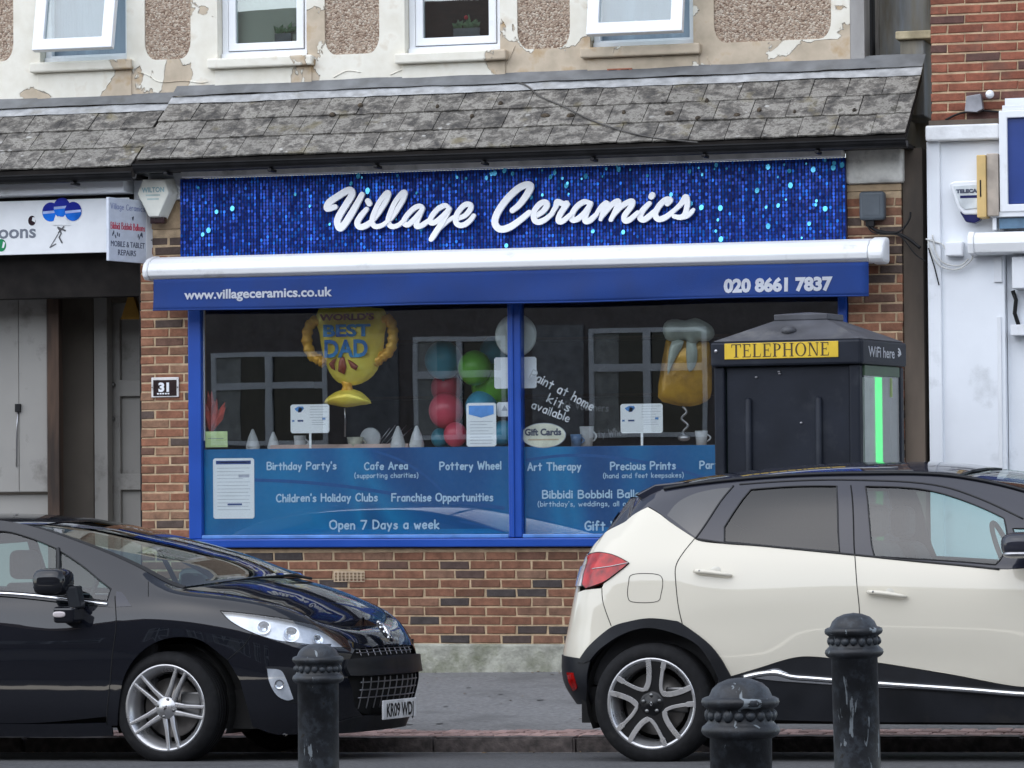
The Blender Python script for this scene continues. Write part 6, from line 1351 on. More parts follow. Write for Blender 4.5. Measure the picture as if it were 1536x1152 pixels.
def surf_panel(name, f, outline, m, parent, holes=(), off=0.0, step=.05, thick=.012, sgn=1, vs=VS, mirror=True, raw=False):
    lo = outline if raw else expand(outline); lps = [lo]+[expand(h) for h in holes]
    lps = [[(a, b*vs) for a, b in lp] for lp in lps]; pts = []; es = []
    for lp in lps:
        o = len(pts); pts += [Vector(p) for p in lp]; es += [(o+i, o+(i+1) % len(lp)) for i in range(len(lp))]
    x0, x1 = min(p[0] for p in lps[0]), max(p[0] for p in lps[0]); z0, z1 = min(p[1] for p in lps[0]), max(p[1] for p in lps[0])
    nb = len(pts); bx = [Vector(p) for p in pts]
    nx, nz = max(1, int((x1-x0)/step)), max(1, int((z1-z0)/(step*.8)))
    for i in range(nx+1):
        for j in range(nz+1):
            c = (x0+(x1-x0)*(i+.5)/(nx+1), z0+(z1-z0)*(j+.5)/(nz+1))
            if inside_poly(c, lps[0]) and not any(inside_poly(c, h) for h in lps[1:]) and min((c[0]-p.x)**2+(c[1]-p.y)**2 for p in bx) > (step*.35)**2: pts.append(Vector(c))
    r = delaunay_2d_cdt(pts, es, [], 0, 1e-6); V, F = r[0], r[2]; keep = []
    for t in F:
        c = ((V[t[0]].x+V[t[1]].x+V[t[2]].x)/3, (V[t[0]].y+V[t[1]].y+V[t[2]].y)/3)
        if inside_poly(c, lps[0]) and not any(inside_poly(c, h) for h in lps[1:]): keep.append(tuple(t))
    vs_, ns = [], []
    for p in V:
        a, b = p.x, p.y/vs; n = normal_of(f, a, b, sgn); vs_.append(Vector(f(a, b))+n*off); ns.append(n)
    # winding so that the faces agree with the normals
    fs = []
    for t in keep:
        g = (vs_[t[1]]-vs_[t[0]]).cross(vs_[t[2]]-vs_[t[0]])
        fs.append(t if g.dot(ns[t[0]]) > 0 else t[::-1])
    ed = {}
    for t in fs:
        for a, b in zip(t, t[1:]+t[:1]): ed[(a, b)] = 1
    bd = [e for e in ed if (e[1], e[0]) not in ed]
    for a, b in bd:
        k = len(vs_); w = ((vs_[b]-vs_[a]).cross(ns[a])); w = w.normalized() if w.length > 1e-9 else ns[a]
        vs_ += [vs_[a].copy(), vs_[b].copy(), vs_[b]-ns[b]*thick, vs_[a]-ns[a]*thick]; ns += [w]*4; fs.append((k+1, k, k+3, k+2))
    me = bpy.data.meshes.new(name); me.from_pydata([tuple(v) for v in vs_], [], fs); me.polygons.foreach_set('use_smooth', [True]*len(fs)); me.update()
    me.normals_split_custom_set_from_vertices([tuple(n) for n in ns])
    o = link(name, me, parent, m)
    if mirror:
        c = o.copy(); COL.objects.link(c); c.parent = parent; c.scale = (1, -1, 1)
    return o
def top_fn(sk, zc, K=8):
    """surface from the near edge (q 0) to the centre line (q 1)"""
    def f(s, q):
        s = min(max(s, .001), sk.L-.001); q = max(-.2, q); x, y, z = sk(s, K); w = 1-(1-q)**2 if q < 1 else 1
        return (x, y*(1-q), z+(zc(x)-z)*w)
    return f
def screen_fn(sk, xs0, xs1, bx, tx, bz, tz):
    def f(t, q):
        s = sk.sx(xs0+(xs1-xs0)*t, 8); x, y, z = sk(s, 8); w = 1-(1-q)**2
        return (x+(bx+(tx-bx)*t)*w, y*(1-q), z+(bz+(tz-bz)*t)*w)
    return f
def seam(name, sk, P, parent, r=.0022, m=None, off=.0002, closed=False, mirror=True, raw=False):
    pts = [(p[0], p[1]) for p in P] if closed and len(P) > 16 else spl([(p[0], p[1]) for p in P], 6, closed)
    out = []
    for a, b in pts: n = normal_of(sk, a, b, -sk.sg); out.append(Vector(sk(a, b))+n*off)
    o = MB().tube(out, r, 5, closed=closed).build(name, m or M['gap'], parent)
    if mirror: c = o.copy(); COL.objects.link(c); c.parent = parent; c.scale = (1, -1, 1)
    return o
hskin.sg = 1; cskin.sg = -1
def tyre_wheel(parent, x, side, R_, rim, style, zc=None, yaw=0, outer=.87):
    w = bpy.data.objects.new('wheel', None); COL.objects.link(w); w.parent = parent; w.location = (x, side*outer, R_ if zc is None else zc); w.rotation_euler = (0, 0, (math.pi if side > 0 else 0)+yaw)
    W = .205; pr = [(rim-.012, .02), (rim, .004), (rim+.012, -.004), (rim+(R_-rim)*.45, -.006), (R_-.022, .006), (R_-.006, .02), (R_, .035)]
    for k in range(4): a = .045+k*.032; pr += [(R_, a), (R_-.007, a+.002), (R_-.007, a+.006), (R_, a+.008)]
    pr += [(R_, W-.03), (R_-.02, W-.004), (rim, W), (rim-.012, W-.01)]
    MB().lathe([(r_, -h_) for r_, h_ in pr], axis='y', seg=64).build('tyre', M['tyre'], w)
    rp = [(rim-.05, .13), (rim-.035, .03), (rim-.018, .016), (rim-.012, .006), (rim+.004, .0), (rim+.003, .012), (rim-.012, .018), (rim-.02, .19), (rim-.05, .19)]
    MB().lathe([(r_, -h_) for r_, h_ in rp], axis='y', seg=64).build('rim', M['alloy'], w)
    MB().lathe([(0, -.10), (rim-.075, -.10), (rim-.075, -.115), (0, -.115)], axis='y', seg=40).build('brake_disc', M['disc'], w)
    MB().lathe([(0, -.16), (rim-.02, -.16), (rim-.02, -.165), (0, -.165)], axis='y', seg=24).build('wheel_back', M['gap'], w)
    MB().box((.06, .075, -.05), (rim-.06, .1, .09)).build('caliper', M['screw'], w, .01)
    if style == 'twin':
        for k in range(5):
            a = rad(66+72*k); ca, sa = math.cos(a), math.sin(a)
            for q in (-1, 1):
                mb = MB(); vs = []
                for r_, off, wd, y0, y1 in ((.045, .022, .017, .012, .05), (.12, .023, .0125, .006, .045), (rim-.03, .030, .0105, .004, .04), (rim-.008, .032, .012, .002, .04)):
                    for dw, yy in ((-wd, y0+.006), (-wd*.6, y0), (wd*.6, y0), (wd, y0+.006), (wd*.8, y1), (-wd*.8, y1)):
                        t = q*off+dw; vs.append((ca*r_-sa*t, yy, sa*r_+ca*t))
                fs = [(i*6+k_, i*6+(k_+1) % 6, (i+1)*6+(k_+1) % 6, (i+1)*6+k_) for i in range(3) for k_ in range(6)]
                mb.add(vs, fs).build('spoke', M['alloy'], w, .0015)
        MB().lathe([(0, -.002), (.03, -.002), (.034, -.006), (.06, -.009), (.066, -.018), (.066, -.06), (0, -.06)], axis='y', seg=30).build('hub', M['alloy'], w)
        for k in range(4): MB().lathe([(0, -.007), (.010, -.007), (.010, -.012)], (.05*math.cos(rad(75+90*k)), 0, .05*math.sin(rad(75+90*k))), 'y', 8).build('wheel_nut', M['screw'], w)
        MB().lathe([(0, .0), (.008, .0), (.010, -.004)], (0, .0, .0), 'y', 6).tube([(-.008, -.0, -.012), (.0, -.0, .006), (.008, -.0, .014)], .003, 5).build('badge', M['screw'], w)
    else:
        holes = []; sil = []
        for k in range(5):
            th = 47+72*k
            U_ = [(25, .94), (23, .72), (15, .46), (-3, .35), (-20, .46), (-25, .7), (-25, .94)]
            P = [(math.cos(rad(th+a))*r_*rim, math.sin(rad(th+a))*r_*rim) for a, r_ in U_]; L_ = spl(P, 5); holes.append(L_+[(math.cos(rad(th+a))*.93*rim, math.sin(rad(th+a))*.93*rim) for a in (-11, 0, 11)]); sil.append(L_)
        outer_ = [(rim*.965*math.cos(2*math.pi*k/60), rim*.965*math.sin(2*math.pi*k/60)) for k in range(60)]
        MB().plate(outer_, holes, .012, .045).build('rim_face', M['alloy_dark'], w, .003)
        mb = MB()
        for L_ in sil:
            n = len(L_); ribbon(mb, L_, [.0095 if .1 < i/n < .5 else .0145 for i in range(n)], .004, .012)
        mb.build('machined_edge', M['alloy'], w, .001)
        MB().lathe([(0, .002), (.022, .002), (.026, -.004), (.055, -.008), (.075, -.014), (.08, -.05), (0, -.05)], axis='y', seg=30).build('hub', M['alloy_dark'], w)
        for k in range(5): MB().lathe([(0, -.002), (.011, -.002), (.011, -.012)], (.048*math.cos(rad(20+72*k)), 0, .048*math.sin(rad(20+72*k))), 'y', 8).build('wheel_nut', M['screw'], w)
        MB().tube([(.007*math.cos(a), -.004, .011*math.sin(a)) for a in [rad(90*k) for k in range(4)]], .0022, 5, closed=True).build('badge', M['alloy'], w)
    return w
def arch_well(parent, x, z, r, m=None):
    for sg in (-1, 1):
        mb = MB(); n = 20; vs = []
        for k in range(n+1):
            a = rad(-25+230*k/n)
            for y_ in (.80, .45): vs.append((x+r*math.cos(a), sg*y_, z+r*math.sin(a)))
        mb.add(vs, [(2*k, 2*k+1, 2*k+3, 2*k+2) for k in range(n)]); b = len(mb.v); mb.v.append((x, sg*.45, z)); mb.f += [(2*k+1, b, 2*k+3) for k in range(n)]; mb.sm += [False]*n
        mb.build('wheel_arch_liner', M['gap'], parent)
def seats(parent, xs, zf, zt):
    for x in xs:
        for y_ in (-.36, .36):
            MB().box((x-.1, y_-.24, zf), (x+.4, y_+.24, zf+.2)).build('seat', M['seat'], parent, .06)
            mb = MB(); mb.add([(x-.12+dx+ (-.16 if up_ else 0), y_+dy*(.21 if up_ else .25), zt-.12 if up_ else zf+.1) for up_ in (0, 1) for dx, dy in ((-.07, -1), (.07, -1), (.07, 1), (-.07, 1))], [(3, 2, 1, 0), (4, 5, 6, 7), (0, 1, 5, 4), (1, 2, 6, 5), (2, 3, 7, 6), (3, 0, 4, 7)]).build('seat_back', M['seat'], parent, .05, segs=3)
            MB().box((x-.35, y_-.13, zt-.10), (x-.24, y_+.13, zt+.08)).build('head_restraint', M['seat'], parent, .045, segs=3)

# ---------------------------------------------------------------- black hatchback
hc = thing('parked_car', 'black hatchback with twin spoke alloy wheels parked at the left, windscreen reflecting the blue sign', 'car')
def car_matrix(o):
    c, s = math.cos(o[3]), math.sin(o[3]); return Matrix(((c, -s, 0, o[0]), (s, c, 0, o[1]), (TILT[1]*c-TILT[0]*s, -TILT[1]*s-TILT[0]*c, 1, o[2]), (0, 0, 0, 1)))
hc.matrix_world = car_matrix(HORIGIN)
H = hskin; PT = M['ink_paint']
V8h = lambda *xs: [(H.sx(x, 8), 8) for x in xs]
ARCH = '178,1052! 186,1010 206,978 236,957 270,950 305,957 338,980'
surf_panel('front_wing', H, [(1.9892, 5.192, 1), (1.8752, 5.296, 1), (1.7926, 6.009, 1), (1.8271, 7.156, 1)]+[(H.sx(.02, 8), 8, 1), (H.sx(.15, 8), 8), (H.sx(.30, 8), 8, 1)]+[(1.3379, 5.795, 1), (1.2653, 5.285), (1.1412, 4.953, 1), (1.1862, 4.324), (1.2838, 3.503, 1), (1.4272, 4.185), (1.5690, 4.263), (1.7084, 3.987), (1.8336, 3.337), (1.9183, 2.446), (1.9553, 1.296, 1), (1.9777, 0.423, 1), (2.0454, 0.432, 1), (2.0121, 1.893), (1.9935, 3.257), (1.9712, 4.564)], PT, hc, sgn=-1)
surf_panel('bonnet_edge', H, [(H.sx(.30, 8), 8, 1), (H.sx(.5, 8), 8), (H.sx(.7, 8), 8, 1)]+[(0.6803, 6.780, 1), (0.8994, 6.427), (1.1041, 6.103), (1.3379, 5.795, 1)], PT, hc, sgn=-1)
surf_panel('front_bumper', H, [(1.1412, 4.953, 1), (0.9883, 4.868), (0.8408, 5.044), (0.5055, 5.380, 1), (0.5806, 6.134), (0.6803, 6.780, 1)]+[(H.sx(.7, 8), 8, 1), (.6, 8), (.3, 8), (0, 8, 1)]+[(0.0000, 5.673, 1), (0.2500, 5.678), (0.4500, 5.438, 1), (0.5200, 4.731), (0.5600, 3.453), (0.5200, 2.584, 1), (0.4600, 1.604), (0.3500, 1.000, 1), (0.0000, 0.563, 1), (0.0000, 0.000, 1), (0.4000, 0.000), (0.8000, 0.000), (1.0000, 0.000)]+[(1.1517, 0.428, 1), (1.1727, 1.396), (1.2106, 2.603, 1), (1.2838, 3.503, 1), (1.1862, 4.324)], PT, hc, sgn=-1)
surf_panel('door', H, [(1.9892, 5.192, 1), (2.2159, 5.240), (2.4790, 5.367), (2.7425, 5.468)]+[(3.0197, 5.469), (3.4198, 5.510, 1), (3.4497, 3.146), (3.3898, 0.595, 1), (2.5698, 0.531)]+[(2.0248, 0.808, 1), (2.0121, 1.893), (1.9935, 3.257), (1.9712, 4.564)], PT, hc, sgn=-1)
surf_panel('sill_panel', H, [(2.0147, 0.540, 1), (2.5698, 0.498), (3.3898, 0.562, 1), (3.8696, 0.571, 1), (3.8696, 0.000, 1), (2.5698, 0.005), (2.0147, 0.010, 1)], PT, hc, sgn=-1)
surf_panel('rear_quarter', H, [(3.4247, 5.509, 1), (3.8696, 5.533), (4.3658, 5.589)]+[(H.L-.62, 5.8), (H.L-.001, 5.8, 1), (H.L-.001, 3, 1)]+[(4.6525, 2.257, 1), (4.6224, 1.355, 1), (4.6019, 2.282), (4.4664, 3.168), (4.2770, 3.597), (4.0698, 3.262), (3.9497, 2.449), (3.9197, 1.164, 1), (3.8696, 0.571, 1), (3.3898, 0.562, 1), (3.4547, 3.146)], PT, hc, sgn=-1)
surf_panel('rear_bumper', H, [(H.L-.001, 3, 1), (H.L-.001, 0, 1)]+[(4.6224, 0.338, 1), (4.6224, 1.316, 1), (4.6525, 2.257, 1)], PT, hc, sgn=-1)
# roof pillars in one piece with window openings
win_q = [(2.4351, 7.242, 1), (2.2319, 6.741), (2.0438, 6.139, 1), (2.0492, 5.507, 1), (2.3567, 5.620, 1)]
win_d = [(2.8570, 7.605), (2.6644, 7.528), (2.4656, 7.323, 1), (2.3836, 5.644, 1), (2.7539, 5.760)]+[(3.0197, 5.765), (3.2697, 5.779, 1), (3.2897, 7.227, 1), (2.9698, 7.287)]
win_r = [(3.3498, 5.771, 1), (3.8696, 5.812), (4.2869, 5.997, 1), (4.1196, 6.649), (3.8696, 6.978), (3.3498, 7.225, 1)]
surf_panel('pillar_frame', H, [(1.9892, 5.192, 1), (1.8752, 5.296, 1), (1.7926, 6.009, 1), (1.8271, 7.156, 1)]+[(H.sx(.02, 8), 8, 1)]+V8h(-.15, -.3, -.65, -1.1, -1.7, -2.4)+[(H.sx(-2.88, 8), 8, 1)]+[(4.4664, 5.588, 1), (3.8696, 5.576), (3.4247, 5.553), (3.0197, 5.558)]+[(2.7450, 5.536), (2.4809, 5.430), (2.2174, 5.303)], PT, hc, [win_q, win_d, win_r], sgn=-1)
for w_ in (win_q, win_d, win_r): surf_panel('side_window', H, w_, M['carglass'], hc, off=-.006, sgn=-1, thick=.003); seam('window_seal', H, [p[:2] for p in expand(w_, 5)], hc, .0045, M['rubber'], closed=True)
seam('window_divider', H, [(2.4530, 7.345), (2.4096, 6.497), (2.3697, 5.616)], hc, .011, M['rubber'])
surf_panel('sail_panel', H, [(2.0048, 6.037, 1), (1.9589, 5.969), (1.8845, 5.324, 1), (1.9814, 5.228, 1)], M['roof_paint'], hc, off=.002, sgn=-1)
seam('panel_gap', H, [(2.0054, 5.784), (1.9712, 4.564), (1.9935, 3.257), (2.0121, 1.893), (2.0441, 0.485)], hc, .003)
seam('panel_gap', H, [(1.7926, 6.009), (1.8089, 6.593), (1.8271, 7.156)], hc, .0025); seam('panel_gap', H, [(1.1412, 4.953), (1.1862, 4.324), (1.2838, 3.503)], hc, .0022)
seam('panel_gap', H, [(3.4247, 5.509), (3.4497, 3.146), (3.3898, 0.595)], hc, .003)
seam('waist_trim', H, [(2.0402, 5.337), (2.2209, 5.429), (2.4860, 5.588), (2.7501, 5.668)]+[(3.0197, 5.644), (3.4097, 5.642)], hc, .0115, M['chrome'], off=-.002)
seam('panel_gap', H, V8h(.02, .15, .3, .5, .7)[:5]+[(.62, 8), (.4, 8), (0.02, 8)], hc, .003)
# bonnet, windscreen, roof
zcH = pchip([-.2, .1, .42, .6, .72, .82, .9, 1.1], [1.12, 1.10, 1.045, .985, .925, .85, .775, .75])
tH = top_fn(H, zcH)
surf_panel('bonnet', tH, [(0.0, .0, 1), (.3, 0), (.6, 0), (H.sx(.7, 8), 0), (H.sx(.4, 8), 0), (H.sx(.05, 8), 0, 1), (H.sx(.2, 8), .3), (H.sx(.36, 8), .75), (H.sx(.38, 8), 1, 1), (.04, 1, 1)], PT, hc, vs=.7, step=.05, sgn=-1)
scr = screen_fn(H, .02, -.98, .42, .16, .075, .04)
surf_panel('windscreen', scr, [(0, .03, 1), (.5, .03), (1, .03, 1), (1, 1, 1), (0, 1, 1)], M['screen'], hc, vs=.6, step=.06, sgn=-1, thick=.004)
surf_panel('screen_seal', scr, [(-.02, -.0, 1), (.5, -.0), (1, .0, 1), (1, .035, 1), (.5, .035), (0, .035, 1)], M['rubber'], hc, vs=.6, step=.06, sgn=-1, off=.003)
surf_panel('cowl', lambda a, b: (H(H.sx(.05+.38*(1-(1-b)**2)+a*.12, 8), 8)[0], H(H.sx(.02, 8), 8)[1]*(1-b), .955+.075*(1-(1-b)**2)-a*.02), [(-.9, .06, 1), (.5, .06, 1), (.5, 1, 1), (-.9, 1, 1)], M['rubber'], hc, vs=.6, sgn=-1)
tR = top_fn(H, pchip([-3.3, -2.9, -2.4, -1.7, -1.2, -.9, -.5], [1.08, 1.24, 1.40, 1.46, 1.45, 1.42, 1.3]))
surf_panel('roof', tR, [(H.sx(-.99, 8), 0, 1), (H.sx(-1.7, 8), 0), (H.sx(-2.6, 8), 0, 1), (H.sx(-2.6, 8), 1, 1), (H.sx(-.84, 8), 1, 1)], M['screen'] if False else PT, hc, vs=.6, sgn=-1)
surf_panel('rear_window', tR, [(H.sx(-2.6, 8), 0, 1), (H.sx(-3.15, 8), 0, 1), (H.L-.3, 1, 1), (H.sx(-2.6, 8), 1, 1)], M['privacy'], hc, vs=.6, sgn=-1)
for sg in (-1, 1):
    a_, b_ = Vector((.36, sg*.1, 1.06)), Vector((.12, sg*.62, 1.05))
tag(MB().tube([(.36, -.02, 1.065), (.28, -.3, 1.06), (.12, -.58, 1.045)], .009, 6).build('wiper', M['rubber'], hc)); MB().tube([(.36, .4, 1.05), (.36, .1, 1.07), (.26, -.25, 1.07)], .009, 6).build('wiper', M['rubber'], hc)
# headlamp: housing, reflectors, clear cover
hl_o = [(1.3373, 5.753, 1), (1.2653, 5.285), (1.1414, 4.986), (0.9883, 4.903), (0.8407, 5.083), (0.5094, 5.421, 1), (0.5806, 6.134), (0.6846, 6.691), (0.8994, 6.370), (1.1036, 6.057)]
surf_panel('headlamp_housing', H, hl_o, M['reflector'], hc, off=-.03, sgn=-1, thick=.0)
for px_, r_ in (([(1.0772, 5.404)], .036), ([(0.9120, 5.448)], .042), ([(0.7415, 5.611)], .03)):
    c_ = Vector(H(*px_[0])); n_ = normal_of(H, *px_[0], -1); o = MB().lathe([(0, .0), (r_*.35, .002), (r_*.5, .012), (r_, .026), (r_*1.1, .026)], seg=24).build('lamp_bowl', M['chrome'], hc); o.location = c_-n_*.03; o.rotation_euler = n_.to_track_quat('Z', 'Y').to_euler()
    c2 = o.copy(); COL.objects.link(c2); c2.parent = hc; c2.location.y *= -1; e_ = n_.copy(); e_.y *= -1; c2.rotation_euler = e_.to_track_quat('Z', 'Y').to_euler()
surf_panel('headlamp', H, hl_o, M['lens'], hc, off=.001, sgn=-1, thick=.03); seam('lamp_rim', H, [p[:2] for p in expand(hl_o, 5)], hc, .0025, M['gap'], closed=True)
# fog lamp in its black surround
surf_panel('fog_surround', H, [(1.0615, 3.431, 1), (0.9579, 3.579), (0.7900, 3.598, 1), (0.7442, 1.902, 1), (0.8847, 1.784), (0.9595, 1.901), (1.0242, 2.450, 1)], M['cladding'], hc, off=.002, sgn=-1)
fo = [(1.0500, 3.336, 1), (0.9770, 3.357), (0.9433, 2.926), (0.9033, 2.009, 1), (0.9406, 1.914), (0.9978, 2.134), (1.0390, 2.710)]
surf_panel('fog_lamp', H, fo, M['reflector'], hc, off=.006, sgn=-1); c_ = Vector(H(*[(0.9815, 2.635)][0])); n_ = normal_of(H, *[(0.9815, 2.635)][0], -1); o = MB().lathe([(0, .0), (.012, .004), (.024, .02), (.027, .02)], seg=20).build('fog_bulb', M['chrome'], hc); o.location = c_-n_*.006; o.rotation_euler = n_.to_track_quat('Z', 'Y').to_euler()
surf_panel('fog_lens', H, fo, M['lens'], hc, off=.012, sgn=-1)
# grille mouth, rubber bumper band, mesh bars
surf_panel('grille_backing', H, [(0.0000, 5.735, 1), (0.4600, 5.547, 1), (0.5700, 3.447, 1), (0.4700, 1.407, 1), (0.0000, 0.338, 1)], M['gap'], hc, off=-.03, sgn=-1)
surf_panel('bumper_band', H, [(0.0000, 4.933, 1), (0.3000, 4.906), (0.5600, 4.562, 1), (0.5800, 3.937), (0.5600, 3.391, 1), (0.3000, 3.395), (0.0000, 3.398, 1)], M['cladding'], hc, off=.026, sgn=-1, thick=.05)
for z_ in (.62, .645): seam('grille_bar', H, [(0.0000, 5.373), (0.2000, 5.392), (0.4400, 5.208)] if z_ == .62 else [(0.0000, 5.588), (0.2000, 5.607), (0.4300, 5.439)], hc, .003, M['metal'], off=-.012)
for s_ in (.03, .12, .21, .30, .39): seam('grille_bar', H, [(s_, H.vz(s_, .61)), (s_, H.vz(s_, .655))], hc, .003, M['metal'], off=-.014)
for z_ in (.455, .41, .365): seam('grille_bar', H, [(0.001, H.vz(0, z_)), (.2, H.vz(.2, z_)), (.44, H.vz(.44, z_))], hc, .0042, M['metal'], off=-.008)
for s_ in (.05, .14, .23, .32, .41): seam('grille_bar', H, [(s_, H.vz(s_, .30)), (s_, H.vz(s_, .40)), (s_, H.vz(s_, .485))], hc, .0042, M['metal'], off=-.01)
surf_panel('lower_spoiler', H, [(0.0000, 0.894, 1), (0.4000, 1.000), (0.7500, 0.449, 1), (0.7500, 0.000, 1), (0.0000, 0.000, 1)], M['cladding'], hc, off=.008, sgn=-1)
npl = bpy.data.objects.new('number_plate', None); COL.objects.link(npl); npl.parent = hc; npl.location = (1.085, 0, .29)
box('plate', (-.006, -.26, -.0555), (.004, .26, .0555), mat('white reflective plate', (.72, .73, .74), .4), npl, .003)
me = text_mesh('KR09 WDJ', .1, .012, .001, 'CENTER'); xs = [v.co.x for v in me.vertices]; k_ = .42/(max(xs)-min(xs))
for v in me.vertices: a_, b_ = v.co.x, v.co.y; v.co = (.0055, a_*k_, b_*1.05-.038)
link('lettering', me, npl, mat('plate black', (.012, .012, .014), .5))
# chrome emblem: an upright striding figure on a boss
em = bpy.data.objects.new('bonnet_emblem', None); COL.objects.link(em); em.parent = hc; em.location = (1.0, 0, .745); em.rotation_euler = (0, rad(-38), 0)
mb = MB()
for pts, r_ in (([(0, -.02, -.05), (.004, .0, .0), (0, .008, .045)], .014), ([(0, .008, .045), (0, -.02, .06), (0, -.034, .05)], .012), ([(0, .0, .02), (0, -.04, .03), (0, -.05, .015)], .007), ([(0, -.005, 0), (0, -.04, -.005), (0, -.045, -.02)], .007), ([(0, -.015, -.04), (0, -.045, -.06)], .009), ([(0, -.01, -.045), (0, .015, -.065)], .009), ([(0, .01, -.03), (0, .045, -.01), (0, .035, .03)], .006)): mb.tube(pts, r_, 8)
mb.build('lion_figure', M['chrome'], em)
MB().ball((-.006, 0, 0), .012, .06, .08).build('emblem_base', PT, em)
# mirror
mr = bpy.data.objects.new('door_mirror', None); COL.objects.link(mr); mr.parent = hc; mr.location = (-.60, -.98, 1.045)
def squash(name, c, r, m, parent, pw=2.6, tilt=0):
    mb = MB(); seg, rings = 28, 18; vs = []; 
    sgp = lambda v, p: math.copysign(abs(v)**p, v)
    for i in range(rings+1):
        t = math.pi*i/rings
        for k in range(seg):
            a = 2*math.pi*k/seg; e = 2/pw; vs.append((c[0]+r[0]*sgp(math.sin(t), e)*sgp(math.cos(a), e), c[1]+r[1]*sgp(math.sin(t), e)*sgp(math.sin(a), e), c[2]-r[2]*sgp(math.cos(t), e)))
    fs = [(i*seg+k, i*seg+(k+1) % seg, (i+1)*seg+(k+1) % seg, (i+1)*seg+k) for i in range(rings) for k in range(seg)]
    return mb.add(vs, fs, True).build(name, m, parent)
squash('mirror_shell', (-.06, .0, .0), (.105, .11, .08), PT, mr, 3.3)
MB().add([(.02, -.03, -.03), (.075, .02, -.02), (.10, .03, -.15), (.05, -.02, -.16), (.02, .1, -.03), (.075, .1, -.02), (.10, .1, -.15), (.05, .1, -.16)], [(0, 3, 2, 1), (4, 5, 6, 7), (0, 4, 7, 3), (1, 2, 6, 5), (0, 1, 5, 4), (3, 7, 6, 2)]).build('mirror_arm', M['cladding'], mr, .012)
MB().box((-.045, -.045, -.235), (.085, .12, -.14)).build('mirror_foot', PT, mr, .02, segs=3)
squash('mirror_indicator', (.0, -.048, -.185), (.04, .008, .018), M['clear_lens'], mr)
c2 = copy_tree(mr, hc); c2.location.y = .98; c2.scale = (1, -1, 1)
# underside, cabin
box('underbody', (-3.1, -.72, .2), (.85, .72, .42), M['gap'], hc); box('cabin_floor', (-2.6, -.8, .42), (-.1, .8, .84), M['cabin'], hc, .03); box('engine_bay', (-.1, -.7, .4), (.9, .7, .68), M['gap'], hc)
box('dashboard', (-.45, -.74, .84), (.22, .74, .985), M['cabin'], hc, .05); seats(hc, (-1.25,), .6, 1.16)
MB().tube([(-.62+.07*math.cos(a), -.36+.18*math.sin(a), 1.0+.18*math.cos(a)) for a in [2*math.pi*k/24 for k in range(24)]], .014, 8, closed=True).build('steering_wheel', M['cabin'], hc)
box('rear_bench', (-2.5, -.6, .6), (-2.2, .6, 1.12), M['seat'], hc, .06)
for xw in (0, -2.61): arch_well(hc, xw, .33, .37)
for xw in (0, -2.61):
    for sg in (-1, 1): tyre_wheel(hc, xw, sg, .322, .246, 'twin', outer=.885)

# ---------------------------------------------------------------- cream crossover
cc = thing('parked_car', 'cream compact crossover with dark roof and black cladding parked at the right, facing right', 'car')
cc.matrix_world = car_matrix(CORIGIN)
Cc = cskin; CP = M['cream_paint']; RP = M['roof_paint']
V8c = lambda *xs: [(Cc.sx(x, 8), 8) for x in xs]
SG = 1
surf_panel('rear_quarter', Cc, [(1.2036, 6.998, 1), (1.3477, 6.400), (1.5253, 5.845, 1), (1.4699, 5.339), (1.4344, 4.920), (1.4387, 4.478), (1.4575, 3.753), (1.4803, 3.169, 1), (1.2945, 3.375), (1.1732, 3.289), (1.0575, 3.084, 1), (0.9998, 3.920), (0.9854, 4.388, 1), (0.9973, 4.526, 1), (1.1100, 4.881), (1.1602, 5.081, 1), (1.0536, 5.399), (0.8981, 5.641), (0.6853, 5.654, 1), (0.6995, 6.094), (0.9678, 6.491), (1.0957, 6.810)], CP, cc, sgn=SG)
surf_panel('rear_bumper', Cc, [(0, Cc.vz(0, .92), 1), (.5, Cc.vz(.5, .92))]+[(0.8550, 4.362, 1), (0.9854, 4.388, 1), (0.9998, 3.920), (1.0575, 3.084, 1), (0.9836, 2.768), (0.9206, 2.410), (0.8517, 1.838, 1)]+[(0.5000, 2.131), (0.0000, 2.131, 1)], CP, cc, sgn=SG)
surf_panel('lower_bumper', Cc, [(0.0000, 2.099, 1), (0.5000, 2.099), (0.8500, 2.000)]+[(0.8410, 1.813, 1), (0.9273, 1.910, 1), (0.9011, 1.230), (0.8825, 0.105, 1)]+[(0.6000, 0.000), (0.0000, 0.000, 1)], M['cladding'], cc, sgn=SG, off=.006)
surf_panel('tailgate', Cc, [(0, Cc.vz(0, .925), 1), (.5, Cc.vz(.5, .925)), (.74, Cc.vz(.74, .925), 1), (.70, Cc.vz(.70, 1.14), 1), (.5, Cc.vz(.5, 1.16)), (0, Cc.vz(0, 1.16), 1)], CP, cc, sgn=SG)
surf_panel('tail_window', Cc, [(0, Cc.vz(0, 1.165), 1), (.5, Cc.vz(.5, 1.165)), (.70, Cc.vz(.70, 1.14), 1)]+[(0.6995, 6.094), (0.9678, 6.491), (1.0957, 6.810), (1.2036, 6.998, 1)]+[(Cc.sx(-.02, 8), 8, 1), (.5, 7.8), (0, 7.5, 1)], M['roof_paint'], cc, sgn=SG, off=-.004)
surf_panel('wheel_arch_trim', Cc, [(0.8410, 1.838, 1), (0.9246, 2.455), (1.0577, 3.060), (1.1732, 3.289), (1.2943, 3.400), (1.4268, 3.312), (1.4803, 3.192), (1.6159, 2.600), (1.6941, 2.041), (1.7504, 1.406, 1), (1.7937, 0.236, 1), (1.7087, 0.069, 1), (1.6883, 1.150), (1.6152, 2.114), (1.5178, 2.673), (1.3181, 3.043), (1.1656, 2.915), (1.0039, 2.383), (0.9273, 1.910, 1), (0.8911, 1.836, 1)], M['cladding'], cc, sgn=SG, off=.012, thick=.03)
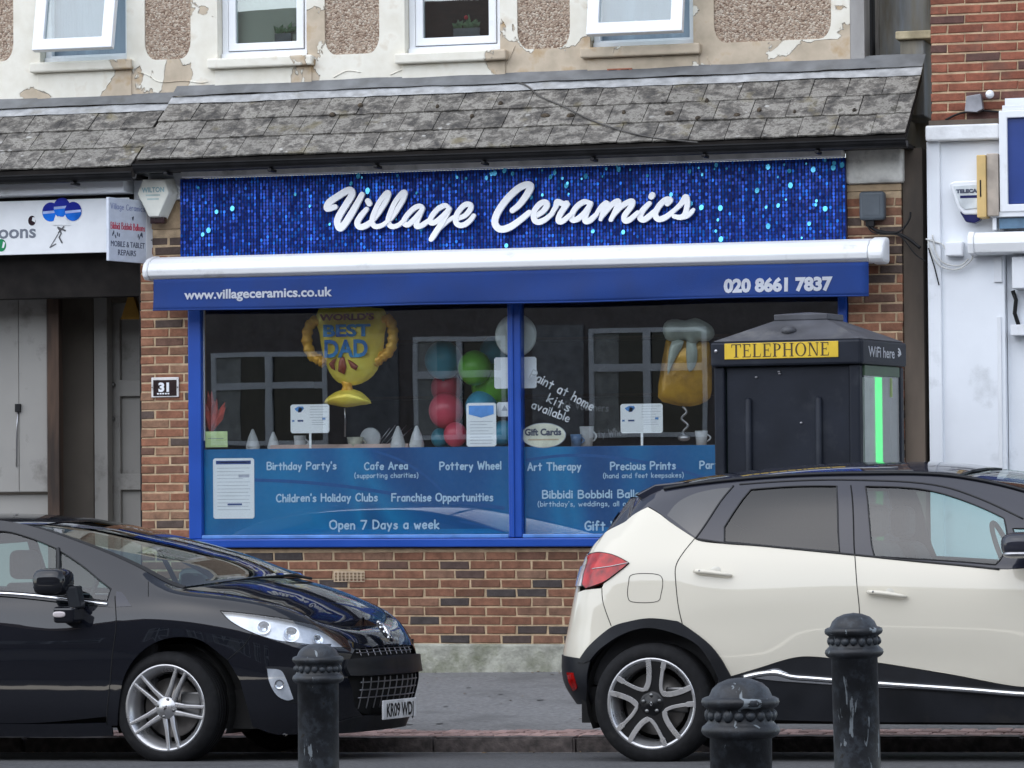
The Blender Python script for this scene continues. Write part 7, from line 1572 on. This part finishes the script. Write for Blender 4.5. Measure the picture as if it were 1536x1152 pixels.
surf_panel('rear_door', Cc, [(1.5253, 5.845, 1), (1.5972, 5.734), (1.9408, 5.700), (2.4389, 5.553, 1), (2.4589, 4.233), (2.4734, 3.315), (2.4688, 1.948, 1), (2.2352, 2.100), (2.0917, 2.050), (1.8979, 1.687), (1.7504, 1.406, 1), (1.6941, 2.041), (1.6159, 2.600), (1.4803, 3.169, 1), (1.4575, 3.753), (1.4387, 4.478), (1.4344, 4.920), (1.4699, 5.339)], CP, cc, sgn=SG)
surf_panel('front_door', Cc, [(2.4389, 5.553, 1), (2.8685, 5.333), (3.2312, 5.043)]+[(3.4980, 5.309), (3.6178, 5.032, 1), (3.5979, 3.346), (3.5579, 1.444, 1)]+[(3.3533, 1.185), (2.9450, 1.628), (2.5677, 1.954), (2.4688, 1.948, 1), (2.4734, 3.315), (2.4589, 4.233)], CP, cc, sgn=SG)
surf_panel('front_wing', Cc, [(3.6229, 5.032, 1), (3.8978, 4.786), (4.1466, 4.525), (4.3538, 3.916, 1), (4.3009, 2.744, 1), (4.1566, 3.061), (3.9179, 3.236), (3.6978, 2.694), (3.5779, 1.632, 1), (3.5630, 1.444, 1), (3.6030, 3.347)], CP, cc, sgn=SG)
surf_panel('front_wing_top', Cc, [(3.6229, 5.053, 1), (3.8978, 4.802), (4.1466, 4.541), (4.3538, 3.933, 1)]+[(Cc.L-.62, 8), (Cc.L-.9, 8), (Cc.sx(2.7, 8), 8), (Cc.sx(2.45, 8), 6.6, 1)], CP, cc, sgn=SG)
surf_panel('front_bumper', Cc, [(4.3538, 3.916, 1), (4.3009, 2.744, 1), (4.2585, 1.714), (4.2482, 0.182, 1)]+[(Cc.L-.4, 0), (Cc.L-.001, 0, 1), (Cc.L-.001, 8, 1), (Cc.L-.4, 8), (Cc.L-.62, 8, 1)], CP, cc, sgn=SG)
sill_top = [(1.7502, 1.383, 1), (1.8978, 1.665), (2.0916, 2.029), (2.2350, 2.079), (2.5675, 1.934), (2.9449, 1.605), (3.3532, 1.162)]
surf_panel('sill_cladding', Cc, sill_top+[(3.5579, 1.412, 1), (3.5180, 0.000, 1), (2.6980, 0.000), (1.7980, 0.000, 1), (1.7937, 0.236, 1)], M['cladding'], cc, sgn=SG, off=.01, thick=.03)
surf_panel('sill_trim', Cc, [(1.8068, 1.433, 1), (1.9121, 1.578), (2.0091, 1.720), (2.0783, 1.555), (2.1883, 1.483), (2.3533, 1.439), (2.6096, 1.363), (3.0446, 1.172), (3.3524, 1.028), (3.4980, 1.000, 1), (3.3516, 0.896), (3.0439, 1.037), (2.6089, 1.166), (2.1873, 1.268), (1.9846, 1.323)], M['chrome'], cc, sgn=SG, off=.02, thick=.02)
seam('sill_trim_edge', Cc, [(1.8289, 1.390), (1.9116, 1.510), (2.0045, 1.566), (2.0962, 1.449), (2.2431, 1.405), (2.6093, 1.276), (3.0444, 1.104), (3.3520, 0.962)]+[(3.4980, 1.000)], cc, .016, M['chrome'], off=.022)
surf_panel('front_arch_trim', Cc, [(3.5180, 0.373, 1), (3.5579, 1.444), (3.6779, 2.691), (3.9179, 3.357), (4.1566, 3.190), (4.3223, 2.511, 1), (4.2795, 2.057, 1), (4.1366, 2.801), (3.9179, 2.990), (3.7178, 2.346), (3.6178, 1.316), (3.5879, 0.365, 1)], M['cladding'], cc, sgn=SG, off=.012, thick=.03)
wR = [(1.8110, 7.481, 1), (2.0525, 7.499), (2.3015, 7.439, 1), (2.3526, 5.679, 1), (2.0161, 5.727), (1.6991, 5.793, 1), (1.6891, 6.250, 1)]
wF = [(2.4615, 7.431, 1), (2.6510, 7.418), (2.8257, 7.349), (3.0684, 7.101), (3.2363, 6.906, 1), (3.2597, 6.349), (3.2079, 5.379, 1), (2.9576, 5.546), (2.5456, 5.570, 1)]
wT = [(3.2869, 6.702, 1)]+[(3.5779, 6.861), (3.7178, 6.148, 1), (3.4980, 6.079, 1), (3.3580, 6.086, 1)]
wQ = [(1.3376, 6.558, 1), (1.3942, 7.034), (1.4916, 7.429), (1.6096, 7.610), (1.7005, 7.617, 1), (1.6137, 6.646), (1.5325, 5.870, 1)]
surf_panel('greenhouse_frame', Cc, [(1.2071, 7.024, 1), (1.3469, 6.422), (1.5248, 5.867), (1.5968, 5.757), (1.9405, 5.724), (2.4385, 5.588), (2.8681, 5.387), (3.2310, 5.082)]+[(3.4980, 5.338), (3.6378, 5.268, 1)]+[(Cc.sx(2.6, 8), 8, 1)]+V8c(2.3, 2.0, 1.7, 1.4, 1.1, .7, .45, .1)+[(Cc.sx(-.02, 8), 8, 1)], RP, cc, [wR, wF, wT], sgn=SG)
surf_panel('side_window', Cc, wR, M['privacy'], cc, off=-.004, sgn=SG, thick=.003); surf_panel('side_window', Cc, wF, M['carglass'], cc, off=-.004, sgn=SG, thick=.003); surf_panel('side_window', Cc, wT, M['carglass'], cc, off=-.004, sgn=SG, thick=.003)
surf_panel('quarter_window', Cc, wQ, mat('black glazed quarter', (.008, .009, .012), .05, coat=1), cc, off=.002, sgn=SG)
for w_ in (wR, wF, wT): seam('window_seal', Cc, [p[:2] for p in expand(w_, 5)], cc, .0045, M['rubber'], closed=True)
seam('window_seal', Cc, [(1.5296, 5.824), (1.6137, 6.646), (1.7059, 7.716)], cc, .006, M['rubber'])
seam('window_seal', Cc, [(1.5373, 5.826), (1.7113, 5.751), (1.9405, 5.724), (2.4385, 5.588), (2.8685, 5.333), (3.2312, 5.043)], cc, .0065, M['rubber'])
seam('window_seal', Cc, [(1.7384, 7.759), (2.0468, 7.758), (2.3847, 7.719), (2.8321, 7.591), (3.0939, 7.327), (3.3404, 7.018)], cc, .0055, M['rubber'])
seam('pillar_gap', Cc, [(2.3789, 7.461), (2.4154, 6.500), (2.4389, 5.553)], cc, .004, M['gap'])
for P_ in ([(2.4392, 5.517), (2.4589, 4.233), (2.4734, 3.315), (2.4688, 1.948)], [(1.5258, 5.822), (1.4699, 5.339), (1.4344, 4.920), (1.4387, 4.478), (1.4575, 3.753), (1.4803, 3.169)], [(0.9854, 4.388), (0.9998, 3.920), (1.0574, 3.130)]): seam('panel_gap', Cc, P_, cc, .0026 if P_[0][0] < 3 else .0026)
seam('panel_gap', Cc, [(3.6229, 5.032), (3.6030, 3.347), (3.5630, 1.444)], cc, .0026)
seam('fuel_flap_gap', Cc, [(1.1822, 4.732), (1.3192, 4.711), (1.3602, 4.562), (1.3546, 4.187), (1.3283, 3.958), (1.1912, 3.954), (1.1586, 4.120), (1.1604, 4.499)], cc, .002, closed=True, mirror=False)
# tail lamp
lo_ = [(0.6876, 5.560, 1), (0.9038, 5.589), (1.0550, 5.375), (1.1560, 5.083, 1), (1.1057, 4.883), (0.9965, 4.568), (0.8666, 4.404, 1)]+[(0.8200, 4.556, 1), (0.8000, 5.371, 1)]
surf_panel('tail_lamp', Cc, lo_, M['red_lens'], cc, off=.008, sgn=SG, thick=.02); seam('lamp_rim', Cc, [p[:2] for p in expand(lo_, 5)], cc, .003, M['gap'], off=.006, closed=True)
surf_panel('tail_lamp_inner', Cc, [(.5, Cc.vz(.5, .98), 1), (.81, Cc.vz(.81, .98), 1), (.79, Cc.vz(.79, 1.1), 1), (.5, Cc.vz(.5, 1.08), 1)], M['clear_lens'], cc, off=.008, sgn=SG)
seam('lamp_line', Cc, [(1.1560, 5.083), (1.0254, 5.034), (0.8996, 5.034)], cc, .003, M['clear_lens'], off=.009)
surf_panel('bumper_reflector', Cc, [(.72, Cc.vz(.72, .5), 1), (.80, Cc.vz(.80, .5), 1), (.81, Cc.vz(.81, .42)), (.74, Cc.vz(.74, .40), 1)], M['red_lens'], cc, off=.01, sgn=SG)
# roof, spoiler, windscreen, bonnet
tC = top_fn(Cc, pchip([-.2, 0, .45, 1.1, 1.7, 2.0, 2.6, 3.0, 3.2], [1.54, 1.58, 1.635, 1.665, 1.635, 1.57, 1.16, 1.11, 1.05]))
surf_panel('roof', tC, [(Cc.sx(-.03, 8), 0, 1), (Cc.sx(.8, 8), 0), (Cc.sx(1.65, 8), 0, 1), (Cc.sx(1.8, 8), 1, 1), (Cc.sx(-.03, 8), 1, 1)], RP, cc, vs=.6, sgn=1)
seam('roof_rail', Cc, V8c(0, .3, .7, 1.1, 1.5, 1.9, 2.3), cc, .012, M['cladding'], off=.004)
sp_ = MB(); vs = []
for y_ in (-.56, -.5, -.25, 0, .25, .5, .56):
    k_ = 1-abs(y_)**2*.3; vs += [(.12, y_, 1.55+.01*k_), (-.06, y_, 1.535*1+.01*k_), (-.17-.03*k_+.03*(abs(y_) > .52), y_, 1.475+.015*k_), (-.11, y_, 1.45), (.02, y_, 1.43)]
sp_.add(vs, [(5*i+j, 5*i+(j+1) % 5, 5*i+5+(j+1) % 5, 5*i+5+j) for i in range(6) for j in range(5)]+[(0, 4, 3, 2, 1), (30, 31, 32, 33, 34)]).build('roof_spoiler', RP, cc, .008)
scC = screen_fn(Cc, 2.62, 1.68, .32, .14, .06, .05)
surf_panel('windscreen', scC, [(0, .04, 1), (.5, .04), (1, .04, 1), (1, 1, 1), (0, 1, 1)], M['screen'], cc, vs=.6, step=.06, sgn=1, thick=.004)
surf_panel('bonnet', tC, [(Cc.sx(2.66, 8), 0, 1), (Cc.L-.7, 0), (Cc.L-.1, 0, 1), (Cc.L-.1, 1, 1), (Cc.sx(2.9, 8), 1, 1)], CP, cc, vs=.6, sgn=1)
LL = Cc.L
surf_panel('headlamp', Cc, [(LL-1.05, Cc.vz(LL-1.05, .9), 1), (LL-.62, Cc.vz(LL-.62, .74), 1), (LL-.5, Cc.vz(LL-.5, .8)), (LL-.62, Cc.vz(LL-.62, .87), 1)], M['reflector'], cc, sgn=1, off=.005)
surf_panel('grille', Cc, [(LL-.48, Cc.vz(LL-.48, .66), 1), (LL-.001, Cc.vz(LL-.01, .62), 1), (LL-.001, Cc.vz(LL-.01, .76), 1), (LL-.5, Cc.vz(LL-.5, .76), 1)], M['cladding'], cc, sgn=1, off=.005)
surf_panel('lower_grille', Cc, [(LL-.75, 0, 1), (LL-.001, 0, 1), (LL-.001, Cc.vz(LL-.01, .48), 1), (LL-.6, Cc.vz(LL-.6, .46), 1)], M['cladding'], cc, sgn=1, off=.006)
# door handles
for a_, b_ in (([(1.5475, 4.789)], [(1.7609, 4.661)]), ([(2.5219, 3.999)], [(2.7373, 3.858)])):
    pa, pb_2 = Vector(Cc(*a_[0])), Vector(Cc(*b_[0])); mid = (pa+pb_2)/2
    for sg in (1, -1):
        pts = [pa+(pb_2-pa)*t+Vector((0, -.03 if .1 < t < .9 else -.012, .004*math.sin(t*3.1))) for t in (0, .12, .3, .5, .7, .88, 1)]
        o = MB().tube([(p.x, p.y*sg, p.z) for p in pts], [.011, .014, .0145, .0145, .0135, .012, .007], 10, sy=.9).build('door_handle', CP, cc)
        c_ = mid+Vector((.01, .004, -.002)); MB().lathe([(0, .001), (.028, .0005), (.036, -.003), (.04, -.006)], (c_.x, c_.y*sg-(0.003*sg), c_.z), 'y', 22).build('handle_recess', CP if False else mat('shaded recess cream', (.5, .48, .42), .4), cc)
    MB().lathe([(0, 0), (.005, 0), (.006, -.003)], (pa.x+.035, pa.y-.045, pa.z+.001), 'y', 10).build('lock', M['screw'], cc)
# mirror
mr = bpy.data.objects.new('door_mirror', None); COL.objects.link(mr); mr.parent = cc; mr.location = (2.09, -1.0, 1.185)
squash('mirror_shell', (0, 0, 0), (.115, .12, .068), RP, mr, 3); squash('mirror_trim', (-.005, -.004, -.05), (.1, .118, .022), M['metal'], mr, 3)
MB().box((.04, .02, -.17), (.12, .14, -.04)).build('mirror_arm', M['cladding'], mr, .02, segs=3)
c2 = copy_tree(mr, cc); c2.location.y = 1.0; c2.scale = (1, -1, 1)
box('underbody', (-.45, -.72, .22), (3.1, .72, .42), M['gap'], cc); box('cabin_floor', (.35, -.8, .42), (2.25, .8, .98), M['cabin'], cc, .03); box('boot_floor', (-.4, -.7, .42), (.34, .7, 1.0), M['cabin'], cc, .03)
box('engine_bay', (2.26, -.68, .4), (3.1, .68, .9), M['gap'], cc); box('dashboard', (2.0, -.74, .95), (2.6, .74, 1.1), M['cabin'], cc, .05); seats(cc, (1.45,), .75, 1.34)
box('rear_bench', (.42, -.6, .8), (.62, .6, 1.3), M['seat'], cc, .06)
MB().tube([(1.88-.07*math.cos(a), -.36+.18*math.sin(a), 1.13+.18*math.cos(a)) for a in [2*math.pi*k/24 for k in range(24)]], .014, 8, closed=True).build('steering_wheel', M['cabin'], cc)
for xw in (0, 2.62):
    arch_well(cc, xw, .36, .40)
    for sg in (-1, 1): tyre_wheel(cc, xw, sg, .333, .249, 'swirl', outer=.885)

# ================================================================ THE OTHER SIDE OF THE STREET (seen in the glass and in the paintwork)
op = thing('opposite_terrace', 'brown brick terrace with white window frames across the street, seen reflected', 'building', (0, -27, 0))
M['op_brick'] = brick_mat('opposite brick', (.15, .13, .125), (.1, .09, .09), (.17, .15, .14))
wins = [(-12.425, -10.588, 2.098, 3.492), (-9.238, -7.825, 2.143, 3.662), (-6.573, -4.803, 2.162, 3.737),
        (-3.648, -2.007, 2.162, 3.737), (-15.650, -13.798, 2.098, 3.492), (-19.232, -17.202, 2.098, 3.492), (-0.583, 1.098, 2.162, 3.737)]
def owin(a, b, z0, z1):
    f = MB().plate(rect(a, z0, b, z1), [rect(a+.07, z0+.07, a+(b-a)*.47, z0+(z1-z0)*.6), rect(a+(b-a)*.53, z0+.07, b-.07, z0+(z1-z0)*.6), rect(a+.07, z0+(z1-z0)*.67, a+(b-a)*.47, z1-.07), rect(a+(b-a)*.53, z0+(z1-z0)*.67, b-.07, z1-.07)], .02, .08)
    o = f.build('window', M['upvc'], op); o2 = MB().box((a+.05, .01, z0+.05), (b-.05, .015, z1-.05)).build('pane', mat('dark glass', (.02, .022, .025), .05), o)
    MB().box((a+.06, .02, z0+.08), (a+(b-a)*.25, .03, z1-.08)).build('curtain', mat('net curtain', (.4, .4, .38), .8), o); return o
for w_ in wins: owin(*w_)
ls = sorted(wins); holes_o = [rect(a, z0, b, z1) for a, b, z0, z1 in wins]
MB().plate(rect(-45, -.2, 45, 7.4), holes_o, 0, .06).build('wall', M['op_brick'], op)
box('core', (-45, -5, -.2), (45, -.01, 7.3), M['dark'], op)
MB().add([(-45, .3, 7.35), (45, .3, 7.35), (45, -3, 9.2), (-45, -3, 9.2), (-45, -6, 7.35), (45, -6, 7.35)], [(0, 1, 2, 3), (3, 2, 5, 4), (1, 5, 2), (0, 3, 4)]).build('roof', mat('brown roof tiles', (.12, .07, .05), .8), op)
# unseen grey panels added to the terrace for the shop panes to mirror

box('reflection_panel', (-7.420, .061, 2.2), (-6.653, .09, 3.801), mat('grey render', (.28, .28, .29), .8), op)
box('reflection_panel', (-10.296, .061, 2.0), (-9.466, .09, 3.739), mat('grey render', (.2, .2, .21), .8), op)
